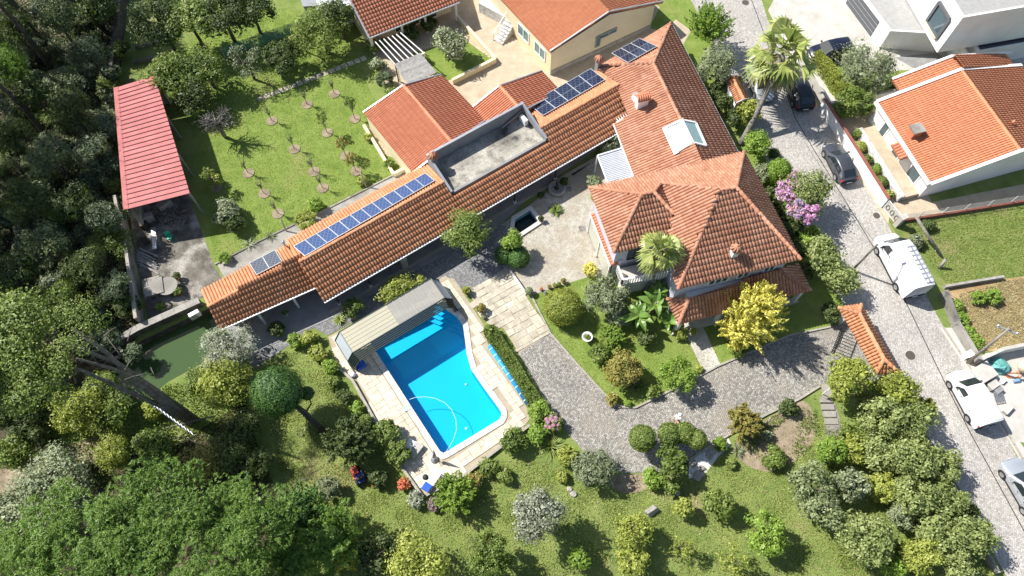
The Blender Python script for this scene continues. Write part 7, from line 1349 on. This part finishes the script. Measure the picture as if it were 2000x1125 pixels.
e = empty('pool_net', at(795, 797, .09), 'small blue and white skimmer net lying on the deck', 'pool net'); MB().prism(pts(.09, (787, 795), (799, 790), (803, 799), (791, 804)), .04).build('net', M['white_plastic'], e)
for k in range(3): MB().bar(at(789 + 4 * k, 794 - 1.6 * k, .14), at(792 + 4 * k, 803 - 1.6 * k, .14), .05, .02).build('strip', M['blue_vinyl'], e)
MB().tube([at(797, 802, .11), at(820, 842, .11)], .015, 6).build('handle', M['aluminium'], e)
a, b = at(956, 676, .3), at(1031, 788, .3); e = empty('pool_cover_roller', (a + b) / 2 - Vector((0, 0, .3)), 'long roll of blue pool cover along the hedge', 'pool cover'); MB().tube([a, b], .19, 14).build('cover_roll', M['blue_vinyl'], e)
for k in range(9): q = a.lerp(b, (k + .5) / 9); d = (b - a).normalized(); MB().tube([q - d * .03, q + d * .03], .2, 14).build('strap', M['pale_hose'], e)
for q in (a, b): MB().bar(q - Vector((0, 0, .22)), q + Vector((0, 0, .1)), .1, .3).build('stand', M['zinc'], e)
thing_mesh('storage_box', MB().box(at(705, 713, .3), (.7, .5, .45), R(34)), M['blue_fabric'], 'blue box under the left end of the enclosure', 'box', bevel=.03)
thing_mesh('pool_pump_cover', MB().lathe(at(690, 733, .08), [(.2, 0), (.22, .2), (.15, .3), (.02, .34)], 12), M['white_plastic'], 'white pump cover at the foot of the enclosure', 'pump')
thing_mesh('hatch_cover', MB().prism(pts(.082, (945, 866), (954, 860), (960, 868), (951, 874)), .012), M['coping'], 'square hatch in the lower pool deck', 'hatch')
# garden tractor in the shade
p = at(704, 925); e = empty('garden_tractor', p, 'small red and blue garden tractor parked in the shade', 'tractor'); plain('tractor_red', (.4, .05, .03), .45); plain('tractor_blue', (.03, .06, .3), .5); plain('orange_plastic', (.75, .2, .05), .5)
MB().box(p + Vector((-.35, .1, .5)), (.7, .5, .35), R(-60)).build('bonnet', M['tractor_red'], e, .05); MB().box(p + Vector((.1, -.35, .42)), (.8, .6, .2), R(-60)).build('deck', M['tractor_blue'], e, .03); MB().box(p + Vector((.15, -.5, .7)), (.15, .45, .45), R(-60)).build('seat', M['trim_black'], e, .04)
for dx, dy, r in ((-.55, -.05, .22), (-.15, .35, .22), (-.1, -.75, .3), (.45, -.35, .3)): q = p + Vector((dx, dy, r)); ax = Vector((.87, .5, 0)) * .08; MB().tube([q - ax, q + ax], r, 14).build('wheel', M['tyre'], e)
for x, y, lab in ((695, 932, 'orange plastic can on the grass left of the tractor'), (731, 948, 'orange plastic tub on the grass below the tractor')): thing_mesh('plastic_tub', MB().lathe(at(x, y), [(.14, 0), (.18, .2), (.14, .2), (.1, .04)], 12), M['orange_plastic'], lab, 'tub')
# ------------------------------------------------------------------ courtyard things
c = at(1087, 371); e = empty('stone_fountain', c, 'round stone basin with dark hand pump in the courtyard', 'fountain'); MB().lathe(c, [(.78, 0), (.8, .35), (.74, .42), (.62, .42), (.58, .3), (.05, .28)], 22).build('bowl', M['granite'], e); MB().lathe(c + Vector((0, 0, .3)), [(.2, 0), (.14, .3), (.1, .7), (.12, .95), (.03, 1.1)], 12).build('pump', M['dark_metal'], e); MB().tube([c + Vector((0, 0, .95)), c + Vector((-.3, -.3, .8))], .04, 7).build('spout', M['dark_metal'], e)
surf('terracotta', [(.3, .12, .06), (.4, .17, .09)], 3, .9, .1)
def pot(x, y, r, h, mat, plant, pr, label, kind='dense', z=0):
    b = at(x, y, z); e = empty('flower_pot', b, label, 'flower pot'); MB().lathe(b, [(r * .7, 0), (r, h), (r * 1.08, h), (r * .9, h - .03), (r * .1, h - .05)], 14).build('pot', M[mat], e)
    if plant: put('plant', crown(kind, .5, VN[0] % 3), plant, e, (0, 0, h - .08), (pr, pr, pr * .8), x)
for a in ((1057, 567, .13, .22, 'terracotta', 'leaf_red', .16, 'pot of orange flowers at the lawn corner'), (1065, 574, .15, .2, 'white_paint', 'leaf_silver', .15, 'white bowl at the lawn corner'), (1073, 563, .14, .22, 'terracotta', 'leaf_rust', .2, 'third pot along the courtyard edge'), (1083, 560, .14, .22, 'terracotta', 'leaf_yellow', .22, 'yellow leaved pot along the courtyard edge'), (1091, 558, .14, .22, 'terracotta', 'leaf_mid', .22, 'green pot along the courtyard edge'), (1100, 552, .16, .25, 'terracotta', 'leaf_rust', .26, 'last pot before the low stone edge'), (1033, 573, .2, .3, 'granite', 'leaf_grey', .36, 'stone pot with grey ball plant at the drain end', 'ball'), (911, 572, .2, .3, 'terracotta', 'leaf_yellow', .4, 'potted shrub at the head of the stone walk'), (940, 607, .22, .3, 'terracotta', 'leaf_rust', .45, 'potted shrub midway along the stone walk'), (945, 622, .13, .22, 'terracotta', 'leaf_grey', .2, 'small pot below the potted shrub of the walk'), (1056, 432, .2, .3, 'terracotta', 'leaf_dark', .3, 'terracotta pot at the corner of the blue basin'), (1056, 386, .2, .25, 'terracotta', 'leaf_dark', .35, 'potted plant under the wing eave'), (1101, 362, .22, .3, 'blue_vinyl', 'leaf_dark', .45, 'plant in a blue pot beside the stone fountain'), (560, 615, .22, .35, 'white_paint', 'leaf_mid', .25, 'white pot under the western eave'), (830, 548, .16, .4, 'white_paint', None, 0, 'white pot behind the enclosure'), (1012, 516, .25, .3, 'terracotta', None, 0, 'terracotta pot under the clipped ball'), (1352, 652, .2, .3, 'concrete_light', 'leaf_yellow', .35, 'potted plant at the villa entrance'), (1740, 285, .2, .3, 'granite', 'leaf_mid', .35, 'stone pot on the veranda of the white house')): pot(*a)
c = at(1146, 663); e = empty('stone_urn', c, 'round white stone urn on the villa lawn', 'urn'); MB().lathe(c, [(.25, 0), (.2, .2), (.42, .55), (.45, .62), (.36, .62), (.3, .5), (.05, .48)], 18).build('bowl', M['wall_white'], e); put('plant', crown('dense', .5, 1), 'leaf_mid', e, (0, 0, .42), (.26, .26, .2))
for x, y, lab in ((1110, 370, 'square inspection cover beside the stone fountain'), (1137, 447, 'square inspection cover in the sunny courtyard')): thing_mesh('inspection_cover', MB().bar(at(x - 6, y, .03), at(x + 6, y - 1, .03), .5, .02), M['concrete_old'], lab, 'cover')
thing_mesh('inspection_cover', MB().lathe(at(1166, 498, .02), [(.3, 0), (.3, .02)], 18), M['ochre_paving'], 'round inspection cover beside the glass screen', 'cover')
# ------------------------------------------------------------------ street furniture
for x, y, r, lab in ((1778, 694, .38, 'rusty manhole cover in the street below the big van'), (1456, 5, .36, 'manhole cover at the top of the street'), (1712, 421, .3, 'manhole cover near the ornamental gate')): thing_mesh('manhole_cover', MB().lathe(at(x, y, .014), [(r, 0), (r, .012), (r * .86, .012), (r * .86, .006), (.02, .006)], 22, False), M['iron'], lab, 'manhole cover')
surf('pole_wood', [(.17, .15, .125), (.26, .235, .2), (.35, .32, .28)], 3, .9, .3, 16, .1)
a, t = at(1889, 709), at(1972, 641, 5.9); e = empty('utility_pole', a, 'wooden utility pole with crossarm beside the straw plot', 'pole'); MB().tube([a, t], [.13, .09], 9).build('pole', M['pole_wood'], e); MB().bar(t + Vector((-.7, .35, -.3)), t + Vector((.7, -.35, -.3)), .09, .09).build('crossarm', M['zinc'], e)
for k in (-.6, 0, .6): MB().lathe(t + Vector((k, -k / 2, -.26)), [(.04, 0), (.06, .06), (.03, .14)], 8).build('insulator', M['white_plastic'], e)
tA = t
a, t = at(1664, 528), at(1713, 478, 4.4); e = empty('lamp_post', a, 'grey lamp post at the hedge beside the big van', 'lamp post'); MB().tube([a, t], [.11, .08], 9).build('pole', M['concrete_old'], e); MB().tube([t - Vector((0, 0, .1)), t + Vector((.5, .1, .15)), t + Vector((.95, .2, .12))], [.04, .04, .03], 7).build('arm', M['zinc'], e); MB().box(t + Vector((1.1, .22, .1)), (.45, .18, .09), R(12)).build('lamp_head', M['grey_metal'], e, .03)
tB_ = t
a, t = at(1840, 503), at(1787, 420, 2.6); e = empty('leaning_pole', a, 'old leaning timber pole with a stub in the field', 'pole'); MB().tube([a, t], [.13, .12], 9).build('pole', M['pole_wood'], e); q = at(1834, 524); MB().tube([q, q + Vector((.1, .3, 1.0))], [.14, .12], 8).build('stub', M['concrete_old'], e)
tC_ = t
def cable(p, q, sag, label): 
    pa = [p.lerp(q, t) - Vector((0, 0, sag * 4 * t * (1 - t))) for t in np.linspace(0, 1, 14)]; thing_mesh('overhead_cable', MB().tube(pa, .012, 5), M['trim_black'], label, 'cable')
cable(tB_, tA, .4, 'overhead cable from the lamp post to the utility pole'); cable(tB_, at(1560, 260, 4.2) + Vector((0, 0, .1)), .3, 'overhead cable running up the street from the lamp post'); cable(tA + Vector((.4, -.2, 0)), at(2080, 560, 6.0), .4, 'overhead cable leaving the utility pole to the right'); cable(tC_, at(2080, 400, 3.5), .2, 'thin wire from the leaning field pole to the right')
m = MB(); b = at(1606, 770); thing_mesh('sign_board', MB().bar(b + Vector((-.35, -.2, 1.0)), b + Vector((.35, .25, 1.0)), .03, .45).bar(b, b + Vector((0, 0, 1.0)), .05, .05), M['white_paint'], 'blank white board on a post at the garden steps', 'sign')
for k in range(5): MB().prism([at(1600 + 3 * k, 776 + 14 * k, .01), at(1624 + 4 * k, 776 + 14 * k, .01), at(1625 + 4 * k, 787 + 14 * k, .01), at(1601 + 3 * k, 787 + 14 * k, .01)], .16 - .03 * k).build('path_step', M['concrete_old'])['kind'] = 'structure'
a = at(1493, 835); thing_mesh('leaning_post', MB().tube([a, a + Vector((.25, .5, 1.0))], [.09, .08], 8), M['pole_wood'], 'short leaning wooden post in the slope bed', 'post')
a = at(1612, 905); thing_mesh('tree_stake', MB().tube([a, a + Vector((.35, .3, .7))], [.06, .05], 7), M['bark'], 'short stake under the light green citrus', 'stake')
thing_mesh('stone_block', MB().hull(pts(0, (1260, 1004), (1280, 988), (1290, 996), (1270, 1012)), pts(.55, (1258, 998), (1276, 985), (1284, 992), (1266, 1004))), M['granite'], 'rough granite block on the lower lawn', 'stone', bevel=.04)
for i, (x, y, r) in enumerate(((1352, 905, .3), (1370, 915, .25), (1385, 890, .3), (1362, 930, .35), (1395, 880, .2), (1322, 962, .25), (1120, 965, .25), (1112, 955, .2))):
    rg = random.Random(i); m = MB().lathe(at(x, y), [(r, 0), (r * 1.05, r * .3), (r * .8, r * .6), (r * .2, r * .7)], 8, False); m.v = [(v_[0] + rg.uniform(-.05, .05), v_[1] + rg.uniform(-.05, .05), v_[2] * rg.uniform(.8, 1.1)) for v_ in m.v]; thing_mesh('garden_rock', m, M['granite'], 'pale garden rock ' + ['at the tip of the gravel bed', 'in the middle of the gravel bed', 'beside the drive kerb in the gravel', 'largest in the gravel bed', 'small at the upper gravel end', 'below the larger clipped tree', 'right of a pair on the lower lawn', 'left of a pair on the lower lawn'][i], 'rock')
# leaning posts by the orchard path
for x0, y0, x1, y1, z, lab in ((716, 366, 704, 338, 1.6, 'leaning timber post by the annex end of the path'), (560, 452, 548, 428, 1.5, 'leaning timber post by the lower orchard path')): thing_mesh('timber_post', MB().tube([at(x0, y0), at(x1, y1, z)], [.07, .06], 7), M['pole_wood'], lab, 'post')
# ------------------------------------------------------------------ shed yard clutter
e = empty('log_pile', at(335, 425), 'heap of cut grey logs in the shed yard', 'log pile'); rg = random.Random(8)
for k in range(34): p = at(335 + rg.uniform(-24, 24), 425 + rg.uniform(-15, 15), .08 + rg.uniform(0, .45)); a = rg.uniform(0, 3.14); d = Vector((math.cos(a), math.sin(a), rg.uniform(-.15, .15))) * rg.uniform(.25, .5); MB().tube([p - d, p + d], rg.uniform(.04, .07), 6).build('log', M['bark_pale'], e)
e = empty('plank_heap', at(288, 500), 'loose bundle of weathered planks by the yard wall', 'planks')
for k in range(16): p = at(278 + rg.uniform(-8, 8), 488 + k * 2.2, .5 - .02 * k); d = Vector((1.3, -.55 + rg.uniform(-.2, .2), -.16)) * rg.uniform(.7, 1); MB().bar(p - d * .3, p + d, .1, .03).build('plank', M['grey_plank'], e)
b = at(334, 467); e = empty('garden_chair', b, 'green plastic chair in the shed yard', 'chair'); plain('green_plastic', (.02, .36, .2), .5); MB().box(b + Vector((0, 0, .42)), (.45, .45, .05), .5).build('seat', M['green_plastic'], e); MB().box(b + Vector((-.1, .2, .68)), (.45, .06, .5), .5).build('backrest', M['green_plastic'], e)
for dx, dy in ((-.2, -.2), (.2, -.2), (.2, .2), (-.2, .2)): MB().bar(b + Vector((dx, dy, 0)), b + Vector((dx, dy, .42)), .05, .05).build('leg', M['green_plastic'], e)
thing_mesh('metal_sheet', MB().prism(pts(.35, (296, 446), (304, 444), (307, 486), (299, 488)), .12), M['zinc'], 'long pale metal trough along the yard wall', 'trough')
c = at(334, 566); e = empty('stone_table', c, 'round concrete table in the corner of the shed yard', 'table'); MB().lathe(c, [(.3, 0), (.25, .65), (.3, .68)], 14).build('pedestal', M['concrete_old'], e); MB().lathe(c + Vector((0, 0, .69)), [(.82, 0), (.84, .09), (.02, .1)], 22, False).build('table_top', M['concrete_old'], e)
thing_mesh('concrete_tank', MB().box(at(300, 560, .4), (1.4, 1.4, .8), R(18)).box(at(300, 560, .83), (1.5, 1.5, .08), R(18)), M['concrete_old'], 'square concrete tank beside the round table', 'tank')
for x, y, mm, lab in ((350, 545, 'leaf_dark', 'terracotta pot above the round table'), (352, 575, 'leaf_mid', 'terracotta pot right of the round table'), (318, 552, 'leaf_dark', 'pot between tank and round table')): pot(x, y, .22, .32, 'terracotta', mm, .4, lab)
ac_unit(at(384, 618, 0), R(34), 'white box unit on the outside of the western gable'); bpy.data.objects[-1] if False else None
for i, (x, y, w_, d_, h) in enumerate(((282, 440, .6, .5, .7), (290, 425, .8, .5, .9), (284, 470, .5, .6, .5), (322, 400, 1.2, .6, .8))): thing_mesh('old_crate', MB().box(at(x, y, h / 2), (w_, d_, h), R(18 + 9 * i)), M['grey_plank' if i % 2 else 'dark_wood'], ['grey weathered', 'dark', 'pale', 'long dark'][i] + ' crate ' + ['midway along the yard wall', 'against the yard wall under the shed edge', 'lower along the yard wall', 'just under the red roof edge'][i], 'crate', bevel=.02)
for i, (x, y) in enumerate(((290, 90), (286, 120))): wall_line('garden_terrace', ['upper low block wall beside the woodland wall', 'lower low block wall beside the woodland wall'][i], pts(0, (x - 24, y + 6), (x + 30, y - 8)), .2, .4, 'concrete_old')
# ------------------------------------------------------------------ building yard
plain('tarp_teal', (.12, .36, .33), .7, var=.2); plain('pallet_blue', (.2, .33, .5), .6)
m = MB().lathe(at(1950, 716), [(.75, 0), (.7, .25), (.4, .5), (.1, .55)], 9, False); rg = random.Random(4); m.v = [(v_[0] + rg.uniform(-.15, .15), v_[1] + rg.uniform(-.12, .12), v_[2] + rg.uniform(0, .08)) for v_ in m.v]; thing_mesh('tarpaulin', m, M['tarp_teal'], 'crumpled teal tarpaulin in the building yard', 'tarpaulin')
for i, (x, y, w_, d_, h, mm) in enumerate(((1918, 730, 1.7, 1.3, .75, 'concrete_light'), (1938, 752, .9, .6, .5, 'concrete_light'), (1948, 762, .7, .5, .4, 'concrete_grey'), (1958, 744, .5, .35, .25, 'white_paint'), (1968, 800, .9, .4, .35, 'concrete_light'))): thing_mesh('concrete_block', MB().box(at(x, y, h / 2), (w_, d_, h), R(28 + 3 * i)), M[mm], ['large pale concrete block at the yard corner', 'smaller concrete block beside the small van', 'grey block in the building yard', 'white slab near the teal tarpaulin', 'long low block at the yard mouth'][i], 'concrete block', bevel=.03)
e = empty('wire_rack', at(1948, 776), 'grey wire mesh rack lying beside the small van', 'rack'); 
for k in range(6): MB().bar(at(1940 + 3.2 * k, 766 - .5 * k, .3), at(1946 + 3.2 * k, 786 - .5 * k, .3), .04, .04).build('bar', M['grey_metal'], e)
for k in range(4): MB().bar(at(1940 + 2 * k, 767 + 6 * k, .32), at(1957 + 2 * k, 764 + 6 * k, .32), .04, .04).build('cross_bar', M['grey_metal'], e)
c = at(1990, 722); e = empty('cement_mixer', c, 'pale drum cement mixer at the right edge', 'cement mixer'); MB().lathe(c + Vector((0, 0, .35)), [(.25, 0), (.5, .2), (.5, .55), (.3, .85), (.26, .85)], 16).build('drum', M['wall_cream'], e)
for dx, dy in ((-.4, -.3), (.4, -.3), (0, .45)): MB().bar(c + Vector((dx, dy, 0)), c + Vector((dx * .4, dy * .4, .5)), .06, .06).build('leg', M['orange_plastic'], e)
pa = [at(1975 + 14 * math.cos(t) + t, 733 + 5 * math.sin(t), .06) for t in np.linspace(0, 9, 30)]; thing_mesh('orange_hose', MB().tube(pa, .03, 6), M['orange_plastic'], 'coiled orange hose in the building yard', 'hose')
thing_mesh('blue_sack', MB().hull(pts(0, (1976, 742), (1994, 738), (1996, 748), (1980, 750)), pts(.25, (1979, 741), (1992, 738), (1993, 744), (1981, 746))), M['pallet_blue'], 'blue and white sack beside the orange hose', 'sack', bevel=.06)
p = at(1884, 697); thing_mesh('meter_box', MB().box(p + Vector((0, 0, .35)), (.5, .4, .7), R(25)).box(p + Vector((0, 0, .73)), (.6, .5, .07), R(25)), M['white_paint'], 'white meter box at the foot of the utility pole', 'meter box')
